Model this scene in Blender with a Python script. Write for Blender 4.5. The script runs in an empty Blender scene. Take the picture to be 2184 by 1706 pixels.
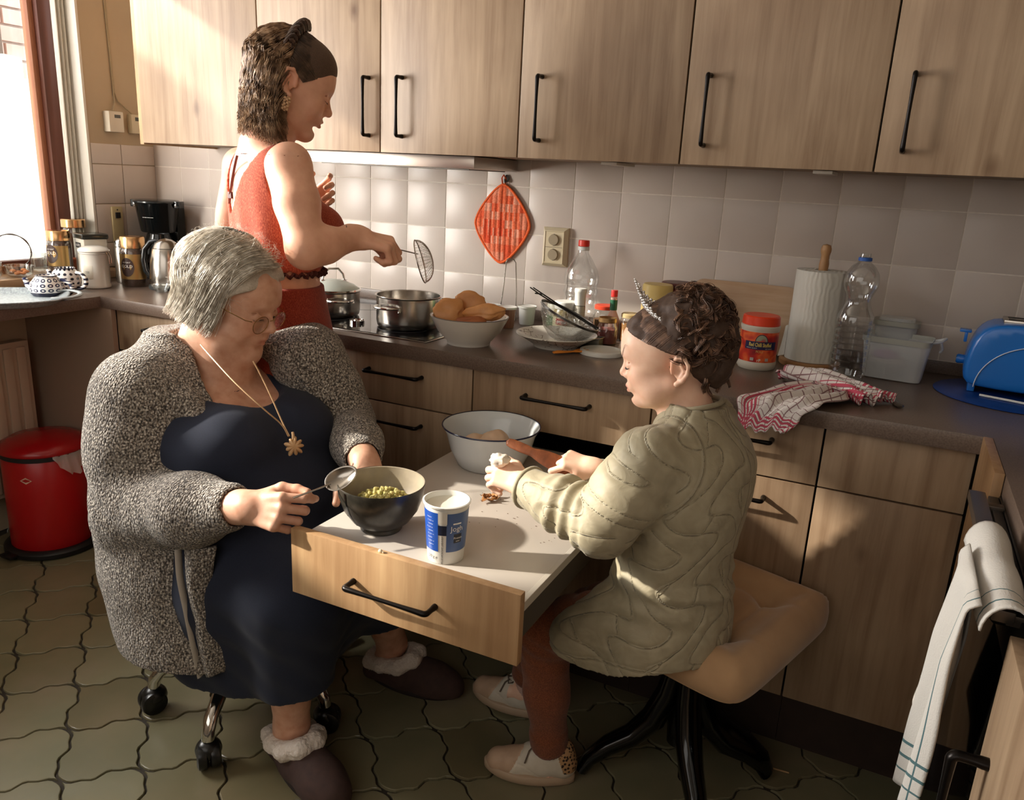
import bpy, bmesh, math, random
import numpy as np
from mathutils import Vector, Matrix
PI = math.pi
sc = bpy.context.scene
COL = sc.collection
rnd = random.Random(7)

# ------------------------------------------------------------------ camera
YAW, PIT, ROL = -0.441677, -0.276322, 0.0509269
CAM = Vector((1.74197, -2.40954, 1.36008))
f_ = Vector((math.sin(YAW) * math.cos(PIT), math.cos(YAW) * math.cos(PIT), math.sin(PIT)))
r_ = Vector((math.cos(YAW), -math.sin(YAW), 0))
u_ = r_.cross(f_)
r2 = r_ * math.cos(ROL) + u_ * math.sin(ROL)
u2 = -r_ * math.sin(ROL) + u_ * math.cos(ROL)
cd = bpy.data.cameras.new('camera')
cam = bpy.data.objects.new('camera', cd)
COL.objects.link(cam)
cam.matrix_world = Matrix(((r2.x, u2.x, -f_.x, CAM.x), (r2.y, u2.y, -f_.y, CAM.y), (r2.z, u2.z, -f_.z, CAM.z), (0, 0, 0, 1)))
cd.sensor_fit = 'HORIZONTAL'
cd.sensor_width = 36
cd.lens = 36 * 1681.26 / 2184
cd.clip_start = 0.02
cd.dof.use_dof = False
sc.camera = cam

# ------------------------------------------------------------------ light and exposure
sc.view_settings.view_transform = 'Standard'
sc.view_settings.look = 'None'
sc.view_settings.gamma = 1
sc.view_settings.use_curve_mapping = False
sc.view_settings.exposure = 0.46
sc.cycles.use_denoising = True
sc.cycles.max_bounces = 8
sc.cycles.diffuse_bounces = 4
sc.cycles.glossy_bounces = 4
sc.cycles.transmission_bounces = 8
sc.cycles.transparent_max_bounces = 12
sc.cycles.sample_clamp_indirect = 6
sc.cycles.caustics_reflective = False
sc.cycles.caustics_refractive = False
wd = bpy.data.worlds.new('sky'); sc.world = wd; wd.use_nodes = True
wn = wd.node_tree.nodes['Background']
wn.inputs[0].default_value = (0.93, 0.96, 1.0, 1)
wn.inputs[1].default_value = 2.2

def lamp(name, kind, loc, d, energy, color, **kw):
    l = bpy.data.lights.new(name, kind); l.energy = energy; l.color = color
    o = bpy.data.objects.new(name, l); COL.objects.link(o)
    o.location = loc
    o.rotation_euler = Vector(d).to_track_quat('-Z', 'Y').to_euler()
    for k, v in kw.items(): setattr(l, k, v)
    return o
lamp('sun', 'SUN', (-4, -3, 3.4), (0.80, 0.34, -0.42), 7.0, (1.0, 0.92, 0.80), angle=math.radians(1.5))
# daylight that comes in through the tall window in the left wall
lamp('window_daylight', 'AREA', (-1.235, -1.45, 1.33), (1, 0.12, 0.0), 80, (1.0, 0.955, 0.88), shape='RECTANGLE', size=1.25, size_y=.70)
lamp('window_skylight', 'AREA', (-1.36, -1.55, 2.02), (1, 0.12, -0.25), 24, (0.95, 0.97, 1.0), shape='RECTANGLE', size=1.5, size_y=.55)

# fill lamp added behind the camera to lift the shadows, no real source
lamp('back_fill', 'AREA', (0.9, -3.45, 1.75), (0.1, 1, -0.15), 10, (1.0, 0.95, 0.88), shape='RECTANGLE', size=2.6, size_y=1.2)

# ------------------------------------------------------------------ materials
def s2l(c):
    return tuple((x / 12.92 if x <= 0.04045 else ((x + 0.055) / 1.055) ** 2.4) for x in c)
def hexc(h):
    return s2l(tuple(int(h[i:i + 2], 16) / 255 for i in (0, 2, 4)))
def mat(name, col='808080', rough=0.5, metal=0.0, **kw):
    m = bpy.data.materials.new(name); m.use_nodes = True
    b = m.node_tree.nodes['Principled BSDF']
    c = hexc(col) if isinstance(col, str) else col
    b.inputs['Base Color'].default_value = (*c, 1)
    b.inputs['Roughness'].default_value = rough
    b.inputs['Metallic'].default_value = metal
    for k, v in kw.items():
        k = k.replace('_', ' ')
        if k in b.inputs: b.inputs[k].default_value = v
    return m
def N(m, t, **kw):
    n = m.node_tree.nodes.new(t)
    for k, v in kw.items():
        if k in n.inputs: n.inputs[k].default_value = v
        else: setattr(n, k, v)
    return n
def L(m, a, b): m.node_tree.links.new(a, b)
def ramp(m, fac, stops):
    r = N(m, 'ShaderNodeValToRGB')
    e = r.color_ramp.elements
    while len(e) < len(stops): e.new(0.5)
    for x, (p, c) in zip(e, stops):
        x.position = p; x.color = (*(hexc(c) if isinstance(c, str) else c), 1)
    L(m, fac, r.inputs[0]); return r
def coords(m, scale=(1, 1, 1), rot=(0, 0, 0), kind='Object', loc=(0, 0, 0)):
    t = N(m, 'ShaderNodeTexCoord'); mp = N(m, 'ShaderNodeMapping')
    mp.inputs['Scale'].default_value = scale; mp.inputs['Rotation'].default_value = rot; mp.inputs['Location'].default_value = loc
    L(m, t.outputs[kind], mp.inputs[0]); return mp.outputs[0]
def bump(m, h, strength=0.3, dist=0.002, prev=None):
    b = N(m, 'ShaderNodeBump'); b.inputs['Strength'].default_value = strength; b.inputs['Distance'].default_value = dist
    L(m, h, b.inputs['Height'])
    if prev is not None: L(m, prev, b.inputs['Normal'])
    L(m, b.outputs[0], m.node_tree.nodes[m.get('glossy', 'Principled BSDF')].inputs['Normal']); return b.outputs[0]
def pb(m): return m.node_tree.nodes['Principled BSDF']
def noisy(name, c1, c2, scale=8, rough=0.5, stretch=(1, 1, 1), bstr=0.0, bdist=0.001, metal=0, detail=6, lo=0.3, hi=0.7, **kw):
    m = mat(name, c1, rough, metal, **kw)
    v = coords(m, stretch)
    n = N(m, 'ShaderNodeTexNoise'); n.inputs['Scale'].default_value = scale; n.inputs['Detail'].default_value = detail
    L(m, v, n.inputs['Vector'])
    r = ramp(m, n.outputs[0], [(lo, c1), (hi, c2)])
    L(m, r.outputs[0], pb(m).inputs['Base Color'])
    if bstr: bump(m, n.outputs[0], bstr, bdist)
    return m
def wood(name, cols, grain=(38, 38, 2.2), knots=True, rough=0.45):
    """oak: long grain along the third axis of the mapping, darker patches and knots"""
    m = mat(name, cols[0], rough)
    v = coords(m, grain)
    oi = N(m, 'ShaderNodeObjectInfo')
    add = N(m, 'ShaderNodeVectorMath', operation='ADD'); mul = N(m, 'ShaderNodeMath', operation='MULTIPLY'); mul.inputs[1].default_value = 40
    L(m, oi.outputs['Random'], mul.inputs[0]); L(m, v, add.inputs[0]); L(m, mul.outputs[0], add.inputs[1])
    n = N(m, 'ShaderNodeTexNoise'); n.inputs['Scale'].default_value = 1; n.inputs['Detail'].default_value = 8; n.inputs['Roughness'].default_value = 0.62
    n.inputs['Distortion'].default_value = 0.35
    L(m, add.outputs[0], n.inputs['Vector'])
    v2 = coords(m, tuple(g / 9 if g > 10 else g * 1.1 for g in grain))
    add2 = N(m, 'ShaderNodeVectorMath', operation='ADD'); L(m, v2, add2.inputs[0]); L(m, mul.outputs[0], add2.inputs[1])
    n2 = N(m, 'ShaderNodeTexNoise'); n2.inputs['Scale'].default_value = 1; n2.inputs['Detail'].default_value = 3
    L(m, add2.outputs[0], n2.inputs['Vector'])
    r = ramp(m, n.outputs[0], [(0.25, cols[1]), (0.5, cols[0]), (0.75, cols[2])])
    r2_ = ramp(m, n2.outputs[0], [(0.3, (0.62, 0.55, 0.5)), (0.6, (1, 1, 1))])
    mx = N(m, 'ShaderNodeMix', data_type='RGBA', blend_type='MULTIPLY'); mx.inputs[0].default_value = 0.75
    L(m, r.outputs[0], mx.inputs[6]); L(m, r2_.outputs[0], mx.inputs[7])
    out = mx.outputs[2]
    if knots:
        vo = N(m, 'ShaderNodeTexVoronoi'); vo.inputs['Scale'].default_value = 1; vo.inputs['Randomness'].default_value = 1
        vk = coords(m, tuple(5.5 if g > 10 else 3.2 for g in grain)); add3 = N(m, 'ShaderNodeVectorMath', operation='ADD')
        L(m, vk, add3.inputs[0]); L(m, mul.outputs[0], add3.inputs[1]); L(m, add3.outputs[0], vo.inputs['Vector'])
        rk = ramp(m, vo.outputs['Distance'], [(0.02, (0.35, 0.24, 0.17)), (0.12, (1, 1, 1))])
        mk = N(m, 'ShaderNodeMix', data_type='RGBA', blend_type='MULTIPLY'); mk.inputs[0].default_value = 0.8
        L(m, out, mk.inputs[6]); L(m, rk.outputs[0], mk.inputs[7]); out = mk.outputs[2]
    L(m, out, pb(m).inputs['Base Color'])
    bump(m, n.outputs[0], 0.12, 0.001)
    return m
def glass(name, col=(1, 1, 1), rough=0.03, alpha=0.16, ior=1.3):
    """thin clear wall: mostly transparent with a glossy coat"""
    m = bpy.data.materials.new(name); m.use_nodes = True
    nt = m.node_tree; b = nt.nodes['Principled BSDF']; out = nt.nodes['Material Output']
    if alpha < .3:
        b = nt.nodes.new('ShaderNodeBsdfGlossy'); b.inputs['Color'].default_value = (*[c * .85 for c in col], 1)
    else: b.inputs['Base Color'].default_value = (*col, 1)
    b.inputs['Roughness'].default_value = rough
    tr = nt.nodes.new('ShaderNodeBsdfTransparent'); tr.inputs[0].default_value = (*col, 1)
    mx = nt.nodes.new('ShaderNodeMixShader')
    lw = nt.nodes.new('ShaderNodeLayerWeight'); lw.inputs[0].default_value = 0.35
    ma = nt.nodes.new('ShaderNodeMath'); ma.operation = 'MULTIPLY_ADD'; ma.inputs[1].default_value = 0.45; ma.inputs[2].default_value = alpha
    ma.use_clamp = True
    L(m, lw.outputs['Facing'], ma.inputs[0]); L(m, ma.outputs[0], mx.inputs[0])
    m['glossy'] = b.name
    L(m, tr.outputs[0], mx.inputs[1]); L(m, b.outputs[0], mx.inputs[2]); L(m, mx.outputs[0], out.inputs[0])
    return m

# ------------------------------------------------------------------ mesh helpers
def link(name, me, m=None, parent=None, loc=(0, 0, 0), smooth=False):
    o = bpy.data.objects.new(name, me); COL.objects.link(o)
    o.location = loc
    if m is not None and not me.materials:
        for q in (m if isinstance(m, (list, tuple)) else [m]): me.materials.append(q)
    if parent is not None:
        o.parent = parent
    if smooth and len(me.polygons):
        me.polygons.foreach_set('use_smooth', [True] * len(me.polygons))
        if smooth != 'all':
            me.set_sharp_from_angle(angle=math.radians(smooth if not isinstance(smooth, bool) else 38))
    return o
def fromdata(name, vs, fs, m=None, parent=None, loc=(0, 0, 0), smooth=False):
    me = bpy.data.meshes.new(name); me.from_pydata([tuple(v) for v in vs], [], [tuple(q) for q in fs]); me.update()
    return link(name, me, m, parent, loc, smooth)
def tag(o, label=None, cat=None, group=None, kind=None):
    if label: o['label'] = label
    if cat: o['category'] = cat
    if group: o['group'] = group
    if kind: o['kind'] = kind
    return o
def thing(name, label, cat, loc=(0, 0, 0), rz=0, group=None, kind=None):
    o = bpy.data.objects.new(name, None); COL.objects.link(o); o.location = loc; o.rotation_euler = (0, 0, rz)
    o.empty_display_size = 0.05
    return tag(o, label, cat, group, kind)
class MB:
    """collects pieces into one mesh"""
    def __init__(s): s.v = []; s.f = []; s.mi = []
    def add(s, vs, fs, mi=0):
        n = len(s.v); s.v += [tuple(v) for v in vs]; s.f += [tuple(i + n for i in q) for q in fs]; s.mi += [mi] * len(fs); return s
    def box(s, x0, x1, y0, y1, z0, z1, mi=0):
        v = [(x, y, z) for x in (x0, x1) for y in (y0, y1) for z in (z0, z1)]
        return s.add(v, [(0, 1, 3, 2), (4, 6, 7, 5), (0, 4, 5, 1), (2, 3, 7, 6), (0, 2, 6, 4), (1, 5, 7, 3)], mi)
    def tube(s, pts, r, seg=8, mi=0, cap=True, flat=1.0):
        P = [Vector(p) for p in pts]; n = len(P)
        R = r if isinstance(r, (list, tuple)) else [r] * n
        up = None; vs = []
        for i, p in enumerate(P):
            t = (P[min(i + 1, n - 1)] - P[max(i - 1, 0)])
            t = t.normalized() if t.length > 1e-9 else Vector((0, 0, 1))
            if up is None:
                up = Vector((0, 0, 1)) if abs(t.z) < 0.9 else Vector((1, 0, 0))
            a = t.cross(up)
            if a.length < 1e-6: a = t.cross(Vector((0, 1, 0)))
            a.normalize(); b = a.cross(t).normalized(); up = b
            for k in range(seg):
                w = 2 * PI * k / seg
                vs.append(p + a * math.cos(w) * R[i] + b * math.sin(w) * R[i] * flat)
        fs = [(i * seg + k, i * seg + (k + 1) % seg, (i + 1) * seg + (k + 1) % seg, (i + 1) * seg + k) for i in range(n - 1) for k in range(seg)]
        if cap: fs += [tuple(range(seg))[::-1], tuple((n - 1) * seg + k for k in range(seg))]
        return s.add(vs, fs, mi)
    def lathe(s, prof, seg=32, c=(0, 0, 0), mi=0, a0=0.0, a1=2 * PI, sx=1, sy=1):
        full = abs(a1 - a0 - 2 * PI) < 1e-6
        m = seg if full else seg + 1; vs = []
        for (r, z) in prof:
            for k in range(m):
                w = a0 + (a1 - a0) * k / seg
                vs.append((c[0] + r * math.cos(w) * sx, c[1] + r * math.sin(w) * sy, c[2] + z))
        fs = []
        for i in range(len(prof) - 1):
            for k in range(m if full else m - 1):
                j = (k + 1) % m
                fs.append((i * m + k, i * m + j, (i + 1) * m + j, (i + 1) * m + k))
        return s.add(vs, fs, mi)
    def ball(s, c, r, seg=10, rings=6, mi=0, sc_=(1, 1, 1)):
        prof = [(r * math.sin(PI * i / rings) + 1e-6, -r * math.cos(PI * i / rings)) for i in range(rings + 1)]
        n = len(s.v); s.lathe(prof, seg, (0, 0, 0), mi)
        for i in range(n, len(s.v)):
            x, y, z = s.v[i]; s.v[i] = (c[0] + x * sc_[0], c[1] + y * sc_[1], c[2] + z * sc_[2])
        return s
    def prism(s, poly, z0, z1, mi=0):
        n = len(poly); vs = [(x, y, z0) for x, y in poly] + [(x, y, z1) for x, y in poly]
        fs = [tuple(range(n))[::-1], tuple(range(n, 2 * n))] + [(i, (i + 1) % n, n + (i + 1) % n, n + i) for i in range(n)]
        return s.add(vs, fs, mi)
    def xf(s, M, start=0):
        for i in range(start, len(s.v)): s.v[i] = tuple(M @ Vector(s.v[i]))
        return s
    def build(s, name, m=None, parent=None, loc=(0, 0, 0), smooth=False, bev=0, seg=2, sub=0):
        me = bpy.data.meshes.new(name); me.from_pydata(s.v, [], s.f)
        ms = m if isinstance(m, (list, tuple)) else ([m] if m is not None else [])
        for q in ms: me.materials.append(q)
        if len(ms) > 1: me.polygons.foreach_set('material_index', s.mi)
        me.update()
        if bev:
            bm = bmesh.new(); bm.from_mesh(me); bmesh.ops.remove_doubles(bm, verts=bm.verts, dist=1e-6)
            ed = [e for e in bm.edges if len(e.link_faces) == 2 and e.calc_face_angle(0) > 0.6]
            bmesh.ops.bevel(bm, geom=ed, offset=bev, segments=seg, profile=0.6, affect='EDGES', clamp_overlap=True)
            bm.to_mesh(me); bm.free()
        if sub:
            bm = bmesh.new(); bm.from_mesh(me); bmesh.ops.remove_doubles(bm, verts=bm.verts, dist=1e-6); bm.to_mesh(me); bm.free()
        bm = bmesh.new(); bm.from_mesh(me); bmesh.ops.recalc_face_normals(bm, faces=bm.faces); bm.to_mesh(me); bm.free()
        o = link(name, me, None, parent, loc, 28 if (bev and smooth is True) else smooth)
        if sub:
            md = o.modifiers.new('s', 'SUBSURF'); md.levels = sub; md.render_levels = sub
        return o
def box(name, x0, x1, y0, y1, z0, z1, m, parent=None, bev=0.0, loc=(0, 0, 0)):
    return MB().box(x0, x1, y0, y1, z0, z1).build(name, m, parent, loc, smooth=bool(bev), bev=bev)
def copy_tree(o, parent=None):
    c = o.copy(); COL.objects.link(c)
    if parent is not None: c.parent = parent
    for ch in list(o.children): copy_tree(ch, c)
    return c
def solid(o, t, off=1):
    md = o.modifiers.new('t', 'SOLIDIFY'); md.thickness = t; md.offset = off; return o
def text(name, s, size, m, parent, M, bendr=None, extr=0.0004, align='CENTER', font_bold=0.0, sx=1.0):
    """flat lettering; bendr wraps it round a cylinder of that radius (text x to angle, y to height)"""
    cu = bpy.data.curves.new(name, 'FONT'); cu.body = s; cu.size = size; cu.extrude = 0; cu.align_x = align; cu.align_y = 'CENTER'
    cu.resolution_u = 2; cu.offset = font_bold
    ob = bpy.data.objects.new(name, cu); COL.objects.link(ob)
    dg = bpy.context.evaluated_depsgraph_get(); dg.update()
    me = bpy.data.meshes.new_from_object(ob.evaluated_get(dg)); bpy.data.objects.remove(ob)
    for v in me.vertices:
        x, y, z = v.co; x *= sx
        if bendr: a = x / bendr; v.co = (math.sin(a) * (bendr + extr), -math.cos(a) * (bendr + extr), y)
        else: v.co = (x, y, extr)
    me.materials.clear(); me.materials.append(m)
    me.transform(M)
    o = bpy.data.objects.new(name, me); COL.objects.link(o)
    if parent is not None: o.parent = parent
    return o
def patch(name, r, a0, a1, z0, z1, m, parent, M=None, seg=12, off=0.0003, rt=None):
    """a printed label patch on a cylinder (angle 0 faces -y)"""
    rt = r if rt is None else rt; vs = []; fs = []
    for i in range(seg + 1):
        a = a0 + (a1 - a0) * i / seg
        vs += [(math.sin(a) * (r + off), -math.cos(a) * (r + off), z0), (math.sin(a) * (rt + off), -math.cos(a) * (rt + off), z1)]
        if i: n = 2 * i; fs.append((n - 2, n, n + 1, n - 1))
    o = fromdata(name, vs, fs, m, parent, smooth='all')
    if M is not None: o.data.transform(M)
    return o
def T(x, y, z): return Matrix.Translation((x, y, z))
def RZ(a): return Matrix.Rotation(a, 4, 'Z')
def RX(a): return Matrix.Rotation(a, 4, 'X')
def RY(a): return Matrix.Rotation(a, 4, 'Y')

# ------------------------------------------------------------------ materials of the room
OAK = wood('oak', ['a48b70', '876c52', 'b59c80'])
OAK_EDGE = wood('oak_edge', ['b8946c', 'a37e58', 'c8a67c'], knots=False)
M_wall = noisy('plaster', 'b9a78c', 'b3a086', 5, 0.85)
M_white = mat('white_paint', 'd8d2c6', 0.6)
M_tile = mat('wall_glaze', 'cabdb2', 0.30, Specular_IOR_Level=.32)
_v = coords(M_tile, (1, 1, 1), kind='Object')
_oi = N(M_tile, 'ShaderNodeObjectInfo'); _ad = N(M_tile, 'ShaderNodeVectorMath', operation='ADD')
L(M_tile, _v, _ad.inputs[0]); L(M_tile, _oi.outputs['Location'], _ad.inputs[1])
_n = N(M_tile, 'ShaderNodeTexNoise'); _n.inputs['Scale'].default_value = 34; _n.inputs['Detail'].default_value = 3
L(M_tile, _ad.outputs[0], _n.inputs['Vector']); bump(M_tile, _n.outputs[0], 0.22, 0.0016)
_n2 = N(M_tile, 'ShaderNodeTexNoise'); _n2.inputs['Scale'].default_value = 5
L(M_tile, _ad.outputs[0], _n2.inputs['Vector'])
L(M_tile, ramp(M_tile, _n2.outputs[0], [(0.3, 'c5b8ae'), (0.7, 'cfc3b8')]).outputs[0], pb(M_tile).inputs['Base Color'])
M_grout = noisy('grout', 'e6ddd2', 'd8cdc0', 60, 0.9)
M_top = noisy('worktop_laminate', '5c4c42', '6e5e53', 260, 0.33, bstr=0.05, lo=0.35, hi=0.65)
M_dark = mat('shadow_black', '17120f', 0.6)
M_plinth = noisy('plinth_brown', '33231b', '2a1c15', 20, 0.6)
M_black = mat('black_metal', '1a1614', 0.32, 0.75)
M_steel = mat('stainless', 'b8b2aa', 0.22, 1.0)
M_chrome = mat('chrome', 'd8d6d2', 0.08, 1.0)
M_ceil = mat('ceiling_white', 'c4bcb0', 0.9)
M_far = mat('far_room_beige', '8a7c6c', 0.9)

# ------------------------------------------------------------------ shell
XL, XR, YF, ZC = -1.09, 2.60, -3.6, 2.55
fl = box('floor', XL - .1, XR + .1, YF - .1, 0.1, -0.06, -0.006, noisy('floor_grout', '2a241c', '3a3328', 60, 0.9)); tag(fl, kind='structure')
wb = box('wall_back', XL - .1, XR + .1, 0.0011, 0.12, 0, ZC, M_grout); tag(wb, kind='structure')
wr = box('wall_right', XR, XR + .1, YF, 0, 0, ZC, M_far); tag(wr, kind='structure')
wf = box('wall_front', XL, XR, YF - .1, YF, 0, ZC, M_far); tag(wf, kind='structure')
ce = box('ceiling', XL - .3, XR + .1, YF - .1, .1, ZC, ZC + .05, M_ceil); tag(ce, kind='structure')
WY0, WY1, WZ0, WZ1 = -0.292, -2.45, 0.915, 2.34
b = MB()
b.box(XL - .24, XL, WY0, 0.004, 0, ZC); b.box(XL - .24, XL, YF, WY1, 0, ZC)
b.box(XL - .24, XL, WY1, WY0, 0, WZ0); b.box(XL - .24, XL, WY1, WY0, WZ1, ZC)
wl = b.build('wall_left', M_wall); tag(wl, kind='structure')
jm = box('trim_1', XL - .235, XL + .004, WY0 + .0005 - .010, WY0, WZ0 + .02, WZ1, M_white); tag(jm, kind='structure')

# glazed wall tiles, each one a piece of its own
PX, PZ, G = 0.15686, 0.15, 0.0030
def tile_mesh(w, h, nm):
    b = MB(); b.box(G / 2, w - G / 2, 0, .004, G / 2, h - G / 2)
    me_o = b.build(nm, M_tile, bev=0.0012, seg=2, smooth=True); me = me_o.data; bpy.data.objects.remove(me_o); return me
rows = [(0.933, 1.0275), (1.0275, 1.1775), (1.1775, 1.3275), (1.3275, 1.44)]
cache = {}
def put_tile(parent, w, z0, z1, M):
    k = (round(w, 4), round(z1 - z0, 4))
    if k not in cache: cache[k] = tile_mesh(w, z1 - z0, 'wall_tile')
    o = bpy.data.objects.new('wall_tile', cache[k]); COL.objects.link(o); o.parent = parent
    o.matrix_world = M @ T(0, 0, z0) @ RX(rnd.uniform(-.002, .002)) @ RZ(rnd.uniform(-.002, .002))
for (z0, z1) in rows:
    for i in range(-7, 17):
        x0, x1 = i * PX, (i + 1) * PX
        if i == -7: x0 = XL
        if i == 16: x1 = XR
        put_tile(wb, x1 - x0, z0, z1, T(x0, 0, 0))
    for j in range(3):
        y0 = -(j + 1) * PX
        w = PX if j < 1 else 0.133
        if j == 2: continue
        if j == 1: y0 = -PX - w
        put_tile(wl, w, z0, min(z1, 1.405), T(XL + .004, y0, 0) @ RZ(PI / 2))
# left wall above the tiles sits a little proud
# ------------------------------------------------------------------ floor tiles: wavy interlocking ceramic
FA = Vector((0.1285, 0.113)); FB = Vector((-0.1375, 0.121)); FO = Vector((0.234, -1.504))
def wave(t, s): return -0.066 * math.sin(2 * PI * t) - s * 0.024 * math.sin(6 * PI * t)
def edge(n=16):
    return [(i / n) for i in range(n)]
def tile_outline(g=0.985):
    pts = []
    for t in edge(): pts.append((t, wave(t, 1)))
    for t in edge(): pts.append((1 + wave(t, 1), t))
    for t in edge(): pts.append((1 - t, 1 + wave(1 - t, 1)))
    for t in edge(): pts.append((0 + wave(1 - t, 1), 1 - t))
    out = []
    for (a, b_) in pts:
        # open a thin joint and soften the corners
        ca, cb = a - .5, b_ - .5
        r = math.hypot(ca, cb); k = 1 - 0.010 / max(r, .1)
        if r > .62: k -= (r - .62) * 0.42
        out.append(((ca * k), (cb * k)))
    return [FA * a + FB * b_ for a, b_ in out]
M_floor = mat('floor_ceramic', '6b5f48', 0.34)
_oi = N(M_floor, 'ShaderNodeObjectInfo')
_v = coords(M_floor); _ad = N(M_floor, 'ShaderNodeVectorMath', operation='ADD'); L(M_floor, _v, _ad.inputs[0]); L(M_floor, _oi.outputs['Location'], _ad.inputs[1])
_n = N(M_floor, 'ShaderNodeTexNoise'); _n.inputs['Scale'].default_value = 4.5; _n.inputs['Detail'].default_value = 5; L(M_floor, _ad.outputs[0], _n.inputs['Vector'])
_r1 = ramp(M_floor, _n.outputs[0], [(0.3, '6f6d56'), (0.55, '7b755d'), (0.75, '877c68')])
_r2 = ramp(M_floor, _oi.outputs['Random'], [(0.0, (0.80, 0.72, 0.62)), (0.5, (0.95, 0.95, 0.9)), (1.0, (1.12, 1.1, 1.06))])
_mx = N(M_floor, 'ShaderNodeMix', data_type='RGBA', blend_type='MULTIPLY'); _mx.inputs[0].default_value = 1
L(M_floor, _r1.outputs[0], _mx.inputs[6]); L(M_floor, _r2.outputs[0], _mx.inputs[7]); L(M_floor, _mx.outputs[2], pb(M_floor).inputs['Base Color'])
_n3 = N(M_floor, 'ShaderNodeTexNoise'); _n3.inputs['Scale'].default_value = 9; L(M_floor, _ad.outputs[0], _n3.inputs['Vector'])
bump(M_floor, _n3.outputs[0], 0.5, 0.006)
ol = tile_outline(); n = len(ol)
vs = [(p.x * .968, p.y * .968, 0.0) for p in ol] + [(p.x * .985, p.y * .985, -0.0012) for p in ol] + [(p.x, p.y, -0.009) for p in ol]
vs.append((0, 0, 0.0))
fs = [(i, (i + 1) % n, 3 * n) for i in range(n)]
for k in range(2): fs += [(k * n + i, (k + 1) * n + i, (k + 1) * n + (i + 1) % n, k * n + (i + 1) % n) for i in range(n)]
me = bpy.data.meshes.new('floor_tile'); me.from_pydata(vs, [], fs); me.materials.append(M_floor)
me.polygons.foreach_set('use_smooth', [True] * len(me.polygons)); me.set_sharp_from_angle(angle=math.radians(14))
for i in range(-14, 22):
    for j in range(-14, 16):
        c = FO + FA * (i + .5) + FB * (j + .5)
        if c.x < XL + .05 or c.x > 2.0 or c.y < -2.2 or c.y > -.43: continue
        q = (c - Vector((CAM.x, CAM.y)))
        if c.x > .9 and c.y < -1.35: continue
        o = bpy.data.objects.new('floor_tile', me); COL.objects.link(o); o.parent = fl
        o.location = (c.x, c.y, rnd.uniform(-.0008, .0006)); o.rotation_euler = (rnd.uniform(-.003, .003), rnd.uniform(-.003, .003), 0)

# ------------------------------------------------------------------ window in the left wall
win = bpy.data.objects.new('window_1', None); COL.objects.link(win); win.location = (XL, -1.4, WZ0); tag(win, kind='structure')
def inwin(o): o.data.transform(T(-XL, 1.4, -WZ0)); o.parent = win; return o
M_frame = noisy('stained_frame', '5b3327', '6e4030', 3, 0.5, stretch=(10, 10, 1))
M_frame_l = mat('frame_edge', 'a86f52', 0.5)
FX = -1.262
b = MB()
b.box(FX - .04, FX + .04, WY0 - .062, WY0, WZ0 + .02, WZ1); b.box(FX - .04, FX + .04, WY1, WY1 + .085, WZ0 + .02, WZ1)
b.box(FX - .04, FX + .04, WY1, WY0, WZ1 - .08, WZ1); b.box(FX - .04, FX + .04, WY1, WY0, WZ0 + .02, WZ0 + .05)
b.box(FX - .04, FX + .04, -1.44, -1.36, WZ0 + .02, WZ1)
inwin(b.build('window_frame', M_frame, bev=.003, smooth=True))
b = MB()
for (a0, a1) in ((WY0 - .062, -1.36), (-1.44, WY1 + .085)):
    b.box(FX - .02, FX + .018, a0 - .022, a0, WZ0 + .05, WZ1 - .08); b.box(FX - .02, FX + .018, a1, a1 + .035, WZ0 + .05, WZ1 - .08)
inwin(b.build('window_sash', M_frame_l, bev=.003, smooth=True))
inwin(box('window_glass', FX - .008, FX - .004, WY1 + .1, WY0 - .1, WZ0 + .05, WZ1 - .08, glass('pane_glass', alpha=0.02)))
# frosted privacy film on the lower glass, lit up by the day outside
M_film = mat('frosted_film', 'e9e6da', 0.7); pb(M_film).inputs['Emission Color'].default_value = (1.0, 0.97, 0.88, 1); pb(M_film).inputs['Emission Strength'].default_value = 1.15
vs = []; fs = []
nn = 60
for i in range(nn + 1):
    y = WY0 - .115 + (WY1 + .23 - WY0) * i / nn
    z = 1.690 + rnd.uniform(-.003, .003)
    vs += [(FX + .004, y, WZ0 + .04), (FX + .004, y, z), (FX + .001, y, WZ0 + .04), (FX + .001, y, z)]
    if i:
        k = 4 * i; fs += [(k - 4, k, k + 1, k - 3), (k - 2, k - 1, k + 3, k + 2), (k - 3, k + 1, k + 3, k - 1)]
inwin(fromdata('frosted_film', vs, fs, M_film))
inwin(box('window_sill', XL - .20, -1.008, WY1, -0.24, .901, .93, noisy('sill_wood', 'b08f6c', 'a08060', 6, 0.4, stretch=(6, 1, 6)), bev=.004))
# outside: a pale gate and brick wall seen through the clear glass
M_brick = noisy('outside_brick', 'c9a596', 'e0c6ba', 4, 0.9)
ow = thing('garden_wall', 'pale brick wall outside the window with grey posts in front', 'wall', (-2.4, -.2, 0))
obm = MB(); 
for r in range(18):
    for c in range(10):
        x = -1.6 + c * .23 + (r % 2) * .115
        if r < 9: continue
        k = MB(); k.box(-.02, .02, x, x + .215, 1.0 + r * .08, 1.0 + r * .08 + .068); k.build('brick', M_brick, ow)
k = MB(); k.box(-.06, -.01, -1.8, 1.2, 0, 2.6); k.build('backing', mat('mortar', 'e8e0d4', .9), ow)
gp = thing('garden_gate', 'grey metal posts standing outside the window glass', 'gate', (-1.75, -.35, 0))
for j, (yy, w_, c_) in enumerate(((.06, .035, '8b8c84'), (.125, .02, 'cfc9ba'), (.165, .02, '7a6f66'), (.0, .02, 'b5b2a8'), (-.06, .012, '55524c'))):
    k = MB(); k.box(-.015, .015, yy, yy + w_, 0.0, 2.6); k.build('post', mat('post_%s' % c_, c_, .6), gp, bev=.002)

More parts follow.
